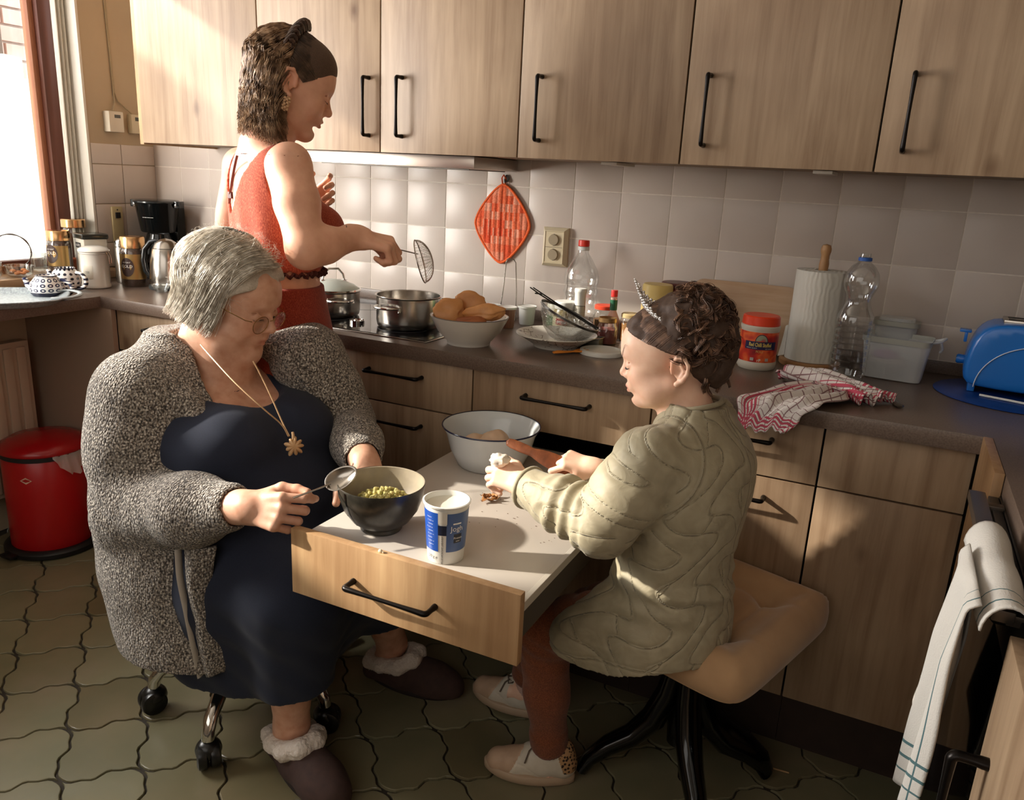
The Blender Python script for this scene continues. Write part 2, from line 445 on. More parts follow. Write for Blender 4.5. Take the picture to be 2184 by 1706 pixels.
# curtain hanging at the side of the window
M_curt = noisy('curtain_cotton', 'dad6cb', 'cfcabd', 30, 0.9, stretch=(6, 6, 1))
b = MB(); ny, nz = 60, 26; vs = []; fs = []
for j in range(nz + 1):
    z = .945 + (2.33 - .945) * j / nz
    for i in range(ny + 1):
        t = i / ny; w = .060
        y = -.296 - w * t * (.8 + .2 * (1 - j / nz))
        x = XL - .055 + .010 * math.sin(t * 22 + j * .06)
        vs.append((x, y, z))
for j in range(nz):
    for i in range(ny): a = j * (ny + 1) + i; fs.append((a, a + 1, a + ny + 2, a + ny + 1))
cu = fromdata('curtain', vs, fs, M_curt, smooth='all'); solid(cu, .002, 0)
tag(cu, 'white cotton curtain gathered at the right side of the window', 'curtain')
rail = MB().tube([(XL - .055, -.30, 2.325), (XL - .055, -2.44, 2.325)], .008).build('curtain_rail', M_white, smooth=True); tag(rail, 'white curtain rail above the window', 'rail')

# ------------------------------------------------------------------ worktop
wt = thing('worktop', 'dark brown laminate worktop running round three walls', 'worktop', (0, 0, .9))
poly = [(XL, 0), (XL, -2.3), (-.667, -2.3), (-.667, -.62), (1.9525, -.62), (1.9525, -.6202), (1.9715, -.6202), (1.9715, -2.3), (XR, -2.3), (XR, 0)]
MB().prism(poly[::-1], -.038, 0).build('worktop_slab', M_top, wt, bev=.0018, smooth=30)
MB().box(XL, XR, -.015, 0, 0, .033).build('upstand', M_top, wt, bev=.002, smooth=True)

# ------------------------------------------------------------------ handles, fronts, cabinets
def handle_mesh(length, so=.032):
    """dark bow handle along z, standing off -y, thicker at its ends"""
    h = length / 2; pts = []; R = []
    for i in range(5): pts.append((0, -so * i / 4 * .8, -h)); R.append(.0062 - .001 * (i > 1))
    for i in range(1, 4):
        a = PI / 2 * i / 4; pts.append((0, -so * .8 - so * .2 * math.sin(a), -h + so * .2 * (1 - math.cos(a)))); R.append(.0055)
    for i in range(9):
        t = -1 + 2 * i / 8; pts.append((0, -so, (h - so * .2) * t)); R.append(.0040 + .0016 * t * t)
    q = [(p[0], p[1], -p[2]) for p in pts[:8]][::-1]
    b = MB().tube(pts + q, R + R[:8][::-1], 10); return b
_h = handle_mesh(.162).build('handle', M_black, smooth=True); HV = _h.data; bpy.data.objects.remove(_h)
_h = handle_mesh(.178).xf(RY(PI / 2)).build('handle', M_black, smooth=True); HH = _h.data; bpy.data.objects.remove(_h)
def put_handle(me, parent, loc):
    o = bpy.data.objects.new('handle', me); COL.objects.link(o); o.parent = parent; o.location = loc; return o
GAP = .0022
M_grain_h = OAK
def front(name, parent, x0, x1, z0, z1, y=-.6, hx=None, hz=None, vert=False, th=.018):
    o = MB().box(x0 + GAP, x1 - GAP, 0, th, z0 + GAP, z1 - GAP).build(name, OAK, parent, bev=.0014, smooth=True)
    o.location = (0, y - parent.location.y, 0)
    if hx is not None: put_handle(HV if vert else HH, o, (hx, 0, hz))
    return o
def carcass(parent, x0, x1, z0, z1, d0, d1):
    b = MB(); t = .016
    b.box(x0, x0 + t, d0, d1, z0, z1); b.box(x1 - t, x1, d0, d1, z0, z1); b.box(x0 + t, x1 - t, d0, d1, z0, z0 + t); b.box(x0 + t, x1 - t, d1 - .01, d1, z0, z1)
    b.box(x0 + t, x1 - t, d0, d0 + .02, z1 - .008, z1)
    return b.build('carcass', M_dark, parent)
def base_cab(x0, x1, label, fronts):
    t = thing('base_cabinet', label, 'cabinet', ((x0 + x1) / 2, 0, 0), group=None)
    t.location = (0, 0, 0)
    carcass(t, x0 + .001, x1 - .001, .165, .862, -.578, -.02)
    for (nm, z0, z1, hz, pull) in fronts:
        front(nm, t, x0, x1, z0, z1, -.6 - pull, (x0 + x1) / 2 if hz else None, hz, False)
    box('plinth', x0 + .0005, x1 - .0005, -.545, -.53, .0, .165, M_plinth, t)
    return t
dr3 = [('drawer_front', .7185, .860, .81, 0), ('drawer_front', .4435, .7185, .668, 0), ('drawer_front', .165, .4435, .39, 0)]
base_cab(-.620, -.130, 'oak base cabinet in the left corner behind the seated grey-haired woman', dr3)
base_cab(-.130, .268, 'oak base cabinet with drawers behind the standing woman in rust red', dr3)
base_cab(.268, .767, 'oak drawer cabinet under the hob', dr3)
base_cab(.767, 1.262, 'oak base cabinet the white table board pulls out of', [('drawer_front', .7185, .860, .812, 0), ('cabinet_door', .165, .550, .5, 0)])
base_cab(1.262, 1.657, 'narrower oak drawer cabinet behind the seated child', dr3)
base_cab(1.657, 1.953, 'narrow oak base cabinet at the right corner without handles', [('drawer_front', .7185, .860, None, 0), ('cabinet_door', .165, .7185, None, 0)])

# upper cabinets
def upper(x0, x1, label, hx, extra=None):
    t = thing('wall_cabinet', label, 'cabinet', (0, 0, 0))
    b = MB(); b.box(x0 + .001, x1 - .001, -.330, -.004, 1.412, 2.3); b.build('carcass', mat('carcass_beige', '8f7a60', .6), t)
    o = MB().box(x0 + GAP, x1 - GAP, 0, .018, 1.41, 2.3).build('door', OAK, t, bev=.0014, smooth=True); o.location = (0, -.35, 0)
    if hx: put_handle(HV, o, (hx, 0, 1.538))
    return t
ux = [-.728, -.182, .287, .745, 1.202, 1.656, 2.11, 2.56]
ul = ['pale sunlit oak wall cabinet at the left, nearest the window', 'oak wall cabinet behind the standing woman\'s head', 'oak wall cabinet above the hob and its hood',
      'oak wall cabinet above the double socket', 'oak wall cabinet above the red-lidded pickle jar', 'oak wall cabinet in the shaded top right corner', 'oak wall cabinet at the far right end']
uh = [-.199, .246, .364, .809, 1.259, 1.709, 2.16]
for i in range(7): upper(ux[i], ux[i + 1], ul[i], uh[i])
sp = box('side_panel', -.747, -.7285, -.345, -.004, 1.405, 2.3, OAK_EDGE, bev=.001); tag(sp, 'thin pale oak end panel on the left side of the wall cabinets', 'panel')
# hood
hd = thing('cooker_hood', 'slim stainless steel cooker hood under the wall cabinets', 'hood', (0, 0, 0))
MB().box(-.035, .583, -.30, -.006, 1.374, 1.4095).build('hood_body', mat('brushed_steel', 'c4bab0', .3, 1.0), hd, bev=.0015, smooth=True)
MB().box(.0, .55, -.27, -.03, 1.371, 1.3738).build('grease_filter', mat('filter_grey', '6b6660', .5, .8), hd)
# plates for the under-cabinet lights
for i, x in enumerate((-.235, .975, 1.52)):
    o = box('cabinet_light', x, x + .045, -.30, -.14, 1.402, 1.4095, M_white, bev=.001)
    tag(o, ['small white light fitting under the leftmost wall cabinets', 'small white light fitting under the cabinet above the socket', 'small white light fitting under the cabinet above the kitchen roll'][i], 'lamp')

# corner panel and radiator under the left run
cp = box('end_panel', XL + .001, -.622, -.618, -.60, 0.1, .862, mat('cream_panel', '9d8674', .6)); tag(cp, 'cream blank end panel under the left worktop beside the radiator', 'panel')
rad = thing('radiator', 'cream ribbed panel radiator under the left worktop', 'radiator', (-1.02, -.66, .15))
M_rad = mat('radiator_cream', 'c7b39c', .45)
MB().box(-.045, .0, -1.3, 0, 0, .56).build('radiator_panel', M_rad, rad, bev=.006, smooth=True)
for i in range(26):
    MB().box(0.0, .008, -.05 - i * .048, -.018 - i * .048, .02, .54).build('rib', M_rad, rad, bev=.004, smooth=True)

# right run of units: filler panel, oven, cabinet
t = thing('filler_panel', 'sunlit oak filler panel at the inner right corner of the kitchen', 'panel', (0, 0, 0))
MB().box(1.9535, 1.9705, -.86, -.6205, .1, .901).build('panel_board', OAK_EDGE, t, bev=.0015, smooth=True)
ov = thing('oven', 'black built-in oven with a grey bar handle at the right edge', 'oven', (1.955, -.865, 0))
MB().box(.012, .55, -.515, 0, .12, .862).build('oven_body', mat('oven_black', '0c0c0d', .25), ov, bev=.003, smooth=True)
MB().box(-.002, .012, -.512, -.003, .20, .77).build('oven_door', mat('oven_glass', '08090a', .08), ov, bev=.003, smooth=True)
MB().box(-.004, .012, -.512, -.003, .775, .86).build('control_panel', mat('oven_panel', '1b1a19', .3), ov, bev=.002, smooth=True)
b = MB(); b.box(-.040, -.014, -.50, -.045, .862, .879); b.box(-.02, .015, -.075, -.055, .850, .866); b.box(-.02, .015, -.48, -.46, .850, .866)
b.build('oven_handle', mat('handle_grey', '6f655c', .35, .8), ov, bev=.003, smooth=True)
for i in range(4):
    MB().lathe([(0, 0), (.017, 0), (.017, .018), (.013, .022), (0, .022)], 20).xf(T(-.004, -.08 - i * .11, .835) @ RY(-PI / 2)).build('knob', mat('knob_black', '131211', .3), ov, smooth=True)
rc = thing('base_cabinet', 'oak cabinet with a dark upright handle in the bottom right corner', 'cabinet', (1.953, -1.385, 0))
MB().box(0, .55, -.9, 0, .1, .862).build('carcass', M_dark, rc)
o = MB().box(-.018, 0, -.9, -.002, .11, .86).build('door', OAK, rc, bev=.0015, smooth=True)
h = put_handle(HV, o, (-.018, -.06, .62)); h.rotation_euler = (0, 0, -PI / 2); h.scale = (1.5, 1.2, 1.2)
# hob on the right run
hb2 = thing('gas_hob', 'black glass hob with cast grate at the right edge', 'hob', (2.30, -1.32, .9))
MB().box(-.26, .26, -.25, .25, .0005, .012).build('hob_glass', mat('hob_black', '070708', .15), hb2, bev=.004, smooth=True)
b = MB()
for k in range(-2, 3): b.box(-.23, .23, k * .09 - .006, k * .09 + .006, .03, .042); b.box(k * .09 - .006, k * .09 + .006, -.22, .22, .03, .042)
for sx in (-.22, .21):
    for sy in (-.2, .19): b.box(sx, sx + .012, sy, sy + .012, .012, .03)
b.build('grate', mat('cast_iron', '0f0e0e', .5, .4), hb2, bev=.002)

# ================================================================== things on the worktop
ZW = .9005
M_ceram = mat('white_ceramic', 'd9d5cc', .18)
M_plas_w = mat('white_plastic', 'd8d8d2', .4)
M_clear = glass('clear_plastic', (.96, .97, .97), .06, .10)
M_clear2 = glass('clear_glass', (.97, .98, .97), .02, .08)
M_frost = glass('frosted_plastic', (.85, .87, .88), .25, .38)
M_gold = mat('gold_lid', 'd2a878', .25, 1.0)
M_red = mat('red_plastic', 'e0321c', .35)
M_navy = mat('cobalt_glaze', '15182e', .2)
M_brown = mat('coffee_brown', '4a3024', .5)
M_paper = mat('label_cream', 'd8cfa8', .6)
M_ink = mat('ink_black', '1c1a1a', .6)
M_wht = mat('ink_white', 'e8e6e0', .6)
def lathe(name, prof, m, parent=None, seg=36, loc=(0, 0, 0), M=None, smooth=40, sub=0, sx=1, sy=1):
    b = MB().lathe(prof, seg, sx=sx, sy=sy)
    if M is not None: b.xf(M)
    return b.build(name, m, parent, loc, smooth=smooth, sub=sub)

# polish pottery teapots
def teapot(loc, label, rz, r, h, near):
    t = thing('teapot', label, 'teapot', loc, rz, 'blue and white pottery teapots')
    m = mat('pottery_dots' if not near else 'pottery_flowers', 'ddd9d4', .18)
    v = coords(m, (1, 1, 1)); 
    sx = N(m, 'ShaderNodeSeparateXYZ'); L(m, v, sx.inputs[0])
    at2 = N(m, 'ShaderNodeMath', operation='ARCTAN2'); L(m, sx.outputs[1], at2.inputs[0]); L(m, sx.outputs[0], at2.inputs[1])
    cb = N(m, 'ShaderNodeCombineXYZ'); ma = N(m, 'ShaderNodeMath', operation='MULTIPLY'); ma.inputs[1].default_value = 14 / (2 * PI) * 1.0; L(m, at2.outputs[0], ma.inputs[0])
    mz = N(m, 'ShaderNodeMath', operation='MULTIPLY'); mz.inputs[1].default_value = 1 / .0155; L(m, sx.outputs[2], mz.inputs[0])
    L(m, ma.outputs[0], cb.inputs[0]); L(m, mz.outputs[0], cb.inputs[1])
    vo = N(m, 'ShaderNodeTexVoronoi'); vo.voronoi_dimensions = '2D'; vo.inputs['Scale'].default_value = 1.0; vo.inputs['Randomness'].default_value = 0.0
    L(m, cb.outputs[0], vo.inputs['Vector'])
    rd = ramp(m, vo.outputs['Distance'], [(.26, '14172c'), (.30, 'ddd9d4')] if not near else [(.12, 'ddd9d4'), (.2, '1a2040'), (.34, '1a2040'), (.4, 'ddd9d4')])
    lt = N(m, 'ShaderNodeMath', operation='LESS_THAN'); lt.inputs[1].default_value = h * (.16 if not near else .30); L(m, sx.outputs[2], lt.inputs[0])
    mx = N(m, 'ShaderNodeMix', data_type='RGBA'); L(m, lt.outputs[0], mx.inputs[0]); L(m, rd.outputs[0], mx.inputs[6]); mx.inputs[7].default_value = (*hexc('15182e'), 1)
    L(m, mx.outputs[2], pb(m).inputs['Base Color'])
    prof = [(0, 0), (r * .62, 0), (r * .70, h * .04), (r * .93, h * .22), (r, h * .45), (r * .93, h * .68), (r * .72, h * .86), (r * .60, h * .93), (r * .60, h * .99), (r * .54, h * .99), (r * .52, h * .88), (0, h * .86)]
    lathe('pot_body', prof, m, t, 40)
    b = MB(); pts = []
    for i in range(13):
        a = -PI / 2 + PI * i / 12; pts.append((r * .86 + h * .46 * math.cos(a), 0, h * .48 + h * .34 * math.sin(a)))
    b.tube(pts, [.0055 + .002 * math.sin(PI * i / 12) for i in range(13)], 10).build('handle', m, t, smooth=60)
    MB().tube([(-r * .8, 0, h * .35), (-r * 1.15, 0, h * .52), (-r * 1.35, 0, h * .86)], [.014, .010, .007], 12).build('spout', m, t, smooth=60)
    lathe('rim', [(r * .62, h * .965), (r * .65, h * .98), (r * .62, h * 1.0), (r * .57, h * .985)], M_navy, t)
    return t
teapot((-.742, -.752, ZW), 'near round pottery teapot with flower bands and navy base on the left worktop', .5, .052, .076, True)
teapot((-.835, -.62, ZW), 'pottery teapot with black polka dots beside the white canister', .25, .050, .082, False)
# small pottery lid knobs standing beside
t = thing('pot_lid', 'small navy knobbed pottery lid lying behind the near teapot', 'pot_lid', (-.87, -.735, ZW))
lathe('pot_lid_body', [(0, .0), (.028, .0), (.026, .008), (.012, .014), (.006, .022), (.011, .030), (.009, .038), (0, .040)], M_navy, t, 24)

# oval serving tray
tr = thing('serving_tray', 'grey speckled serving tray with a cut-out handle at the left edge', 'tray', (-.80, -1.0, ZW), math.radians(50))
M_tray = noisy('tray_grey', '7c8488', '9aa3a6', 160, .35, lo=.4, hi=.62)
bm = bmesh.new()
out = []
for i in range(48):
    a = 2 * PI * i / 48; c, s = math.cos(a), math.sin(a)
    e = 2 / 3.2
    out.append((math.copysign(abs(c) ** e, c) * .30, math.copysign(abs(s) ** e, s) * .17))
def ring(k, z): return [(x * k + 0, y * k, z) for x, y in out]
rs = [ring(1.0, .028), ring(.985, .030), ring(.90, .014), ring(.86, .010)]
vs = [p for r in rs for p in r]; nn = 48; fs = []
for k in range(3): fs += [(k * nn + i, k * nn + (i + 1) % nn, (k + 1) * nn + (i + 1) % nn, (k + 1) * nn + i) for i in range(nn)]
fs.append(tuple(3 * nn + i for i in range(nn)))
o = fromdata('tray_plate', vs, fs, M_tray, tr, smooth=60); solid(o, .003, -1)
b = MB(); pts = [(.275 + .055 * math.cos(a), .085 * math.sin(a), .030) for a in [(-1.9 + 3.8 * i / 16) for i in range(17)]]
b.tube(pts, .008, 8, flat=.5).build('tray_handle', mat('tray_grey_light', '9aa2a4', .35), tr, smooth=60)

# white clip-top canister
t = thing('canister', 'white lidded storage canister with clip beside the teapots', 'canister', (-.845, -.497, ZW), .5)
lathe('body', [(0, 0), (.046, 0), (.049, .003), (.049, .012), (.046, .016), (.046, .118), (.048, .121), (.048, .126), (.044, .128), (0, .128)], M_ceram, t)
lathe('lid', [(0, .147), (.025, .147), (.045, .141), (.052, .134), (.052, .130), (.045, .128), (0, .128)], M_ceram, t)
MB().lathe([(.0465, .120), (.0495, .1215), (.0465, .123)], 32).build('clip_ring', M_steel, t, smooth=True)
b = MB().tube([(.046, -.008, .128), (.056, -.008, .112), (.056, -.008, .088), (.056, .008, .088), (.056, .008, .112), (.046, .008, .128)], .0014, 6).build('clip', M_steel, t, smooth=True)
patch('label_outline', .0462, -.55, .25, .035, .082, mat('label_ivory', 'cfc9ba', .6), t)
text('label_text', 'TEE', .010, M_ink, t, RZ(-.15) @ T(0, 0, .058), .0463)

# enamel tin behind
t = thing('enamel_tin', 'cream enamel storage tin with a black rim behind the white canister', 'tin', (-.985, -.40, ZW), -.3)
MB().box(-.045, .045, -.045, .045, 0, .165).build('body', mat('enamel_cream', 'cfcabb', .25), t, bev=.012, seg=3, smooth=True)
MB().box(-.048, .048, -.048, .048, .158, .178).build('lid', mat('enamel_black', '1f2320', .25), t, bev=.008, seg=3, smooth=True)
o = fromdata('name_plate', [(-.025, -.0455, .125), (.025, -.0455, .125), (.025, -.0455, .145), (-.025, -.0455, .145)], [(0, 1, 2, 3)], M_ink, t)
text('name_text', 'KOFFIE', .012, M_wht, t, T(0, -.0460, .135) @ RX(PI / 2))

# steel clip jar
t = thing('clip_jar', 'tall steel jar with a wire clip lid behind the gold-lidded coffee jar', 'jar', (-.885, -.345, ZW))
lathe('body', [(0, 0), (.029, 0), (.031, .003), (.031, .13), (.029, .134), (0, .134)], M_steel, t)
lathe('lid', [(0, .165), (.015, .163), (.026, .154), (.030, .142), (.030, .135), (0, .135)], M_chrome, t)
MB().tube([(.03, -.006, .14), (.040, -.006, .12), (.040, .006, .12), (.03, .006, .14)], .0014, 6).build('clip', M_steel, t, smooth=True)

# coffee jars
def coffee(loc, label, rz, h=.180, r=.044):
    t = thing('coffee_jar', label, 'jar', loc, rz, 'gold lidded coffee jars')
    m = noisy('coffee_powder', '3b261b', '543728', 300, .6)
    lathe('jar_body', [(0, 0), (r * .93, 0), (r * 1.0, .006), (r * 1.0, h * .70), (r * .9, h * .755), (r * .85, h * .77), (0, h * .77)], m, t)
    lathe('glass_wall', [(r * .98, .0), (r * 1.04, .006), (r * 1.04, h * .70), (r * .92, h * .77)], M_clear2, t)
    lathe('lid', [(0, h), (r * .93, h), (r * .98, h - .003), (r * .98, h * .775), (r * .90, h * .77), (0, h * .77)], M_gold, t, 28)
    patch('label_gold', r * 1.05, -1.5, 1.5, .028, h * .66, mat('label_goldfoil', 'b0905c', .35, .8), t)
    mo = mat('label_brown', '3a241c', .45)
    vs = [(0, 0)] + [(.026 * math.cos(2 * PI * i / 28), .034 * math.sin(2 * PI * i / 28)) for i in range(28)]
    def wrap(x, y, k=1.085): a = x / (r * k); return (math.sin(a) * r * k, -math.cos(a) * r * k, .072 + y)
    fromdata('label_oval', [wrap(*p) for p in vs], [(0, i + 1, (i + 1) % 28 + 1) for i in range(28)], mo, t)
    text('label_word', 'GOLD', .0150, M_wht, t, T(0, 0, .075), r * 1.098)
    text('label_word', 'INSTANT', .0070, M_wht, t, T(0, 0, .089), r * 1.098)
    return t
coffee((-.789, -.378, ZW), 'gold-lidded coffee jar between the steel clip jar and the kettle', .35)
coffee((-1.062, -.475, .9305), 'gold-lidded coffee jar standing on the window sill', .2, .155, .040)
# tall empty glass with a gold lid, and sauce bottle, on the sill
t = thing('storage_jar', 'tall clear storage jar with a wide gold lid on the window sill', 'jar', (-1.125, -.365, .9305))
lathe('glass_wall', [(0, 0.002), (.036, .002), (.038, .006), (.038, .150), (.034, .158)], M_clear2, t)
lathe('contents', [(0, .004), (.035, .004), (.035, .040), (0, .041)], mat('lentils', 'a8532c', .7), t)
lathe('lid', [(0, .190), (.040, .190), (.043, .187), (.043, .160), (.040, .158), (0, .158)], M_gold, t)
t = thing('sauce_bottle', 'small clear bottle with a red label beside the coffee jar on the sill', 'bottle', (-1.13, -.455, .9305))
lathe('glass_wall', [(0, 0.002), (.020, .002), (.021, .01), (.021, .09), (.010, .115), (.009, .135)], glass('amber_glass', (.8, .6, .5), .05, .3), t, 24)
lathe('cap', [(0, .152), (.011, .152), (.011, .134), (0, .134)], mat('cap_red', 'c8203a', .4), t, 20)
patch('label', .0212, -1.3, 1.3, .03, .085, mat('label_red', 'b3202a', .5), t)
patch('label_white', .0213, -.3, .6, .035, .06, M_wht, t, off=.0006)
# glass bowls and odds and ends on the sill
for i, (x, y, r, lab) in enumerate(((-1.055, -.640, .046, 'clear glass bowl with orange peel at the front of the sill'), (-1.07, -.735, .040, 'clear glass dish behind the bowl of orange peel on the sill'), (-1.10, -.535, .028, 'small clear glass standing next to the coffee jar on the sill'))):
    t = thing('glass_bowl', lab, 'bowl', (x, y, .9305), 0, 'clear glass bowls on the sill')
    h = (.040, .055, .075)[i]
    lathe('bowl_wall', [(0, .002), (r * .7, .002), (r * .92, .010), (r, h), (r * .97, h), (r * .88, .012), (0, .006)], M_clear2, t)
    if i < 2:
        b = MB()
        for k in range(7):
            a = k * 0.9; b.ball((r * .45 * math.cos(a), r * .45 * math.sin(a), .014 + .004 * (k % 3)), .012, 8, 5, sc_=(1, .8, .5))
        b.build('peel', mat('orange_peel' if i == 0 else 'dried_fruit', 'c4763c' if i == 0 else '8a4a2c', .6), t, smooth=True)
t = thing('wicker_basket', 'small basket with a dark twisted hoop handle on the sill', 'basket', (-1.15, -.60, .9305), .9)
pts = [(.0 + .062 * math.cos(a), 0, .078 + .062 * math.sin(a)) for a in [(-1.1 + 5.3 * i / 30) for i in range(31)]]
MB().tube(pts, [.006 + .002 * math.sin(i * 1.4) for i in range(31)], 8, flat=.4).build('hoop_handle', mat('dark_ribbon', '4a4038', .4), t, smooth=60)
lathe('basket_body', [(0, .0), (.035, .0), (.045, .028), (.043, .030), (.034, .004), (0, .004)], noisy('wicker', 'a06a40', '6e4528', 120, .7), t, 24)
t = thing('fruit', 'reddish brown dried fruit slice leaning on the basket on the sill', 'fruit', (-1.15, -.70, .9305))
MB().ball((0, 0, .035), .035, 14, 10, sc_=(.6, 1, 1)).build('flesh', noisy('fruit_skin', '7a3a28', '9a5a3a', 30, .5), t, smooth=True)

# kettle
t = thing('kettle', 'domed stainless steel kettle with black handle at the end of the left group', 'kettle', (-.655, -.345, ZW), math.radians(25))
H = .192
lathe('kettle_body', [(0, .018), (.062, .018), (.063, .022), (.062, .05), (.058, .10), (.050, .140), (.038, .165), (.020, .178), (0, .182)], M_steel, t, 48)
lathe('kettle_base', [(0, 0), (.066, 0), (.068, .006), (.064, .017), (0, .018)], mat('kettle_base', '3a3c3c', .3), t, 40)
lathe('base_ring', [(.0635, .018), (.0645, .020), (.0635, .024), (.0630, .024)], M_chrome, t, 40)
lathe('lid_seam', [(.0475, .1455), (.0483, .1465), (.0468, .1475)], M_dark, t, 40)
pts = [(-.028, 0, .172), (-.055, 0, .166), (-.078, 0, .140), (-.086, 0, .10), (-.080, 0, .06), (-.064, 0, .036), (-.055, 0, .036)]
MB().tube(pts, [.009, .012, .013, .013, .012, .010, .006], 12, flat=.8).build('handle', mat('kettle_black', '16191a', .22), t, smooth=60)
MB().tube([(.035, 0, .15), (.060, 0, .155), (.068, 0, .163)], [.018, .012, .008], 12).build('spout', M_steel, t, smooth=60)
t = thing('glass_dish', 'small clear pointed glass dish in front of the kettle', 'dish', (-.600, -.425, ZW))
lathe('dish_wall', [(0, .002), (.018, .002), (.034, .028), (.032, .028), (.016, .005), (0, .005)], M_clear2, t, 24)

# filter coffee machine
t = thing('coffee_machine', 'glossy black filter coffee machine in the corner behind the kettle', 'coffee machine', (-.945, -.125, ZW), math.radians(20))
M_gb = mat('gloss_black', '0e1112', .12)
lathe('filter_basket', [(0, .175), (.062, .175), (.066, .180), (.082, .285), (.085, .290), (0, .290)], M_gb, t, 40)
lathe('top_lid', [(0, .300), (.080, .300), (.088, .295), (.088, .290), (0, .290)], mat('lid_black', '1a1e1f', .2), t, 40)
MB().box(-.10, -.075, -.02, .02, .27, .298).build('hinge', M_gb, t, bev=.003, smooth=True)
MB().box(.075, .104, -.02, .02, .272, .298).build('catch', M_gb, t, bev=.003, smooth=True)
MB().box(-.07, .07, .03, .09, .0, .29).build('water_tank', M_gb, t, bev=.015, seg=3, smooth=True)
lathe('jug', [(0, .02), (.05, .02), (.062, .06), (.060, .12), (.045, .165), (.045, .17), (0, .17)], M_gb, t, 32)
lathe('hot_plate', [(0, 0), (.072, 0), (.072, .018), (0, .018)], M_gb, t, 32)
text('badge', '\u2014\u2014', .022, M_wht, t, T(0, 0, .235), .0755)

# fittings on the left wall
t = thing('wall_socket', 'narrow cream wall plate with switch on the left wall beside the coffee machine', 'socket', (XL + .0045, -.205, 1.105))
M_ivory = mat('ivory_plastic', 'c9b98e', .4)
MB().box(0, .010, -.024, .024, -.075, .062).build('plate', M_ivory, t, bev=.003, smooth=True)
MB().box(.010, .014, -.011, .011, .018, .040).build('switch', M_ink, t, bev=.001)
for z in (.050, -.066): MB().ball((.0102, 0, z), .003, 8, 6).build('screw', M_ink, t)
t = thing('thermostat', 'white thermostat box with small screen on the left wall, nearer the window', 'thermostat', (XL + .0, -.188, 1.487), 0, 'thermostats')
MB().box(0, .035, -.034, .030, -.038, .038).build('case', mat('case_white', 'd5cbb8', .4), t, bev=.004, smooth=True)
MB().box(.035, .0358, -.010, .016, .014, .026).build('screen', mat('lcd', '4a463c', .2), t)
t = thing('thermostat', 'second thermostat box half hidden by the wall cabinet side', 'thermostat', (XL + .0, -.085, 1.485), 0, 'thermostats')
MB().box(0, .025, -.030, .028, -.036, .036).build('case', mat('case_cream', 'cbbd9f', .4), t, bev=.004, smooth=True)
MB().box(.025, .0258, -.012, .016, .012, .026).build('screen', mat('lcd2', '4a463c', .2), t)
cb_ = MB().tube([(XL + .014, -.185, 1.526), (XL + .006, -.170, 1.56), (XL + .004, -.172, 1.70), (XL + .004, -.195, 2.54)], .0028, 6).tube([(XL + .014, -.10, 1.522), (XL + .006, -.155, 1.565), (XL + .004, -.166, 1.60), (XL + .004, -.185, 2.54)], .0028, 6).build('cable', mat('cable_cream', 'a8977a', .6), smooth=True)
tag(cb_, 'thin cream cable running up the left wall to the thermostats', 'cable')
cb_ = MB().tube([(-.62, -.006, 1.13), (-.665, -.014, 1.16), (-.69, -.012, 1.22), (-.675, -.014, 1.29), (-.62, -.012, 1.335), (-.56, -.006, 1.37)], .003, 6).build('cable', mat('cable_white', 'd8d0c0', .5), smooth=True)
tag(cb_, 'white cable loop on the tiles behind the woman\'s back', 'cable')

# ------------------------------------------------------------------ hob and pots
t = thing('hob', 'black ceramic hob with steel rim set in the worktop', 'hob', (.275, -.315, ZW))
MB().box(-.322, .322, -.252, .252, 0, .003).build('steel_rim', M_steel, t, bev=.001, smooth=True)
MB().box(-.315, .315, -.245, .245, .002, .0045).build('glass_plate', mat('ceran', '08080a', .06), t, bev=.001)
for (x, y, r) in ((-.15, -.11, .10), (.16, -.12, .08), (-.15, .12, .075), (.15, .11, .10)):
    MB().lathe([(r, .00455), (r, .0049), (r - .002, .0049), (r - .002, .00455)], 40, (x, y, 0)).build('ring_mark', mat('ring_grey', '3c3c3e', .3), t)
def pot(loc, label, r, h, rz, lid, seg=48):
    t = thing('saucepan', label, 'pan', loc, rz)
    lathe('pan_wall', [(0, 0), (r * .90, 0), (r * .97, .006), (r, .02), (r, h - .004), (r + .004, h), (r + .003, h + .0015), (r - .002, h), (r - .003, .02), (r * .9, .005), (0, .005)], M_steel, t, seg)
    for s in (1, -1):
        b = MB(); pts = []
        for i in range(11):
            a = -1 + 2 * i / 10
            pts.append((a * .042, -s * (r + .034 * (1 - abs(a) ** 4) - .002), h * .72 - .006 * 0))
        b.tube([(pts[0][0], -s * (r - .002), h * .60)] + pts + [(pts[-1][0], -s * (r - .002), h * .60)], .0042, 8).build('handle', M_chrome, t, smooth=60)
    if lid:
        lathe('lid', [(0, h + .034), (r * .35, h + .031), (r * .8, h + .017), (r, h + .006), (r + .003, h + .002), (r - .002, h + .001), (0, h + .028)], glass('lid_glass', (.8, .85, .78), .1, .45), t, seg)
        lathe('lid_rim', [(r - .004, h + .0065), (r + .003, h + .0055), (r + .004, h + .002), (r - .003, h + .0015)], M_chrome, t, seg)
        pts = [(-.035, 0, h + .030), (-.030, 0, h + .05), (-.015, 0, h + .066), (.015, 0, h + .066), (.030, 0, h + .05), (.035, 0, h + .030)]
        MB().tube(pts, .0035, 8, flat=1).build('lid_handle', M_chrome, t, smooth=60)
        for s in (1, -1): lathe('handle_foot', [(0, .004), (.009, .002), (.010, 0)], M_chrome, t, 16, loc=(.034 * s, 0, h + .0295))
    return t
pot((.142, -.395, ZW + .0048), 'steel saucepan with a domed glass lid behind the woman\'s skirt', .082, .080, .9, True)
p2 = pot((.432, -.405, ZW + .0048), 'open stainless steel saucepan on the hob with dough boiling in it', .097, .095, -.10, False)
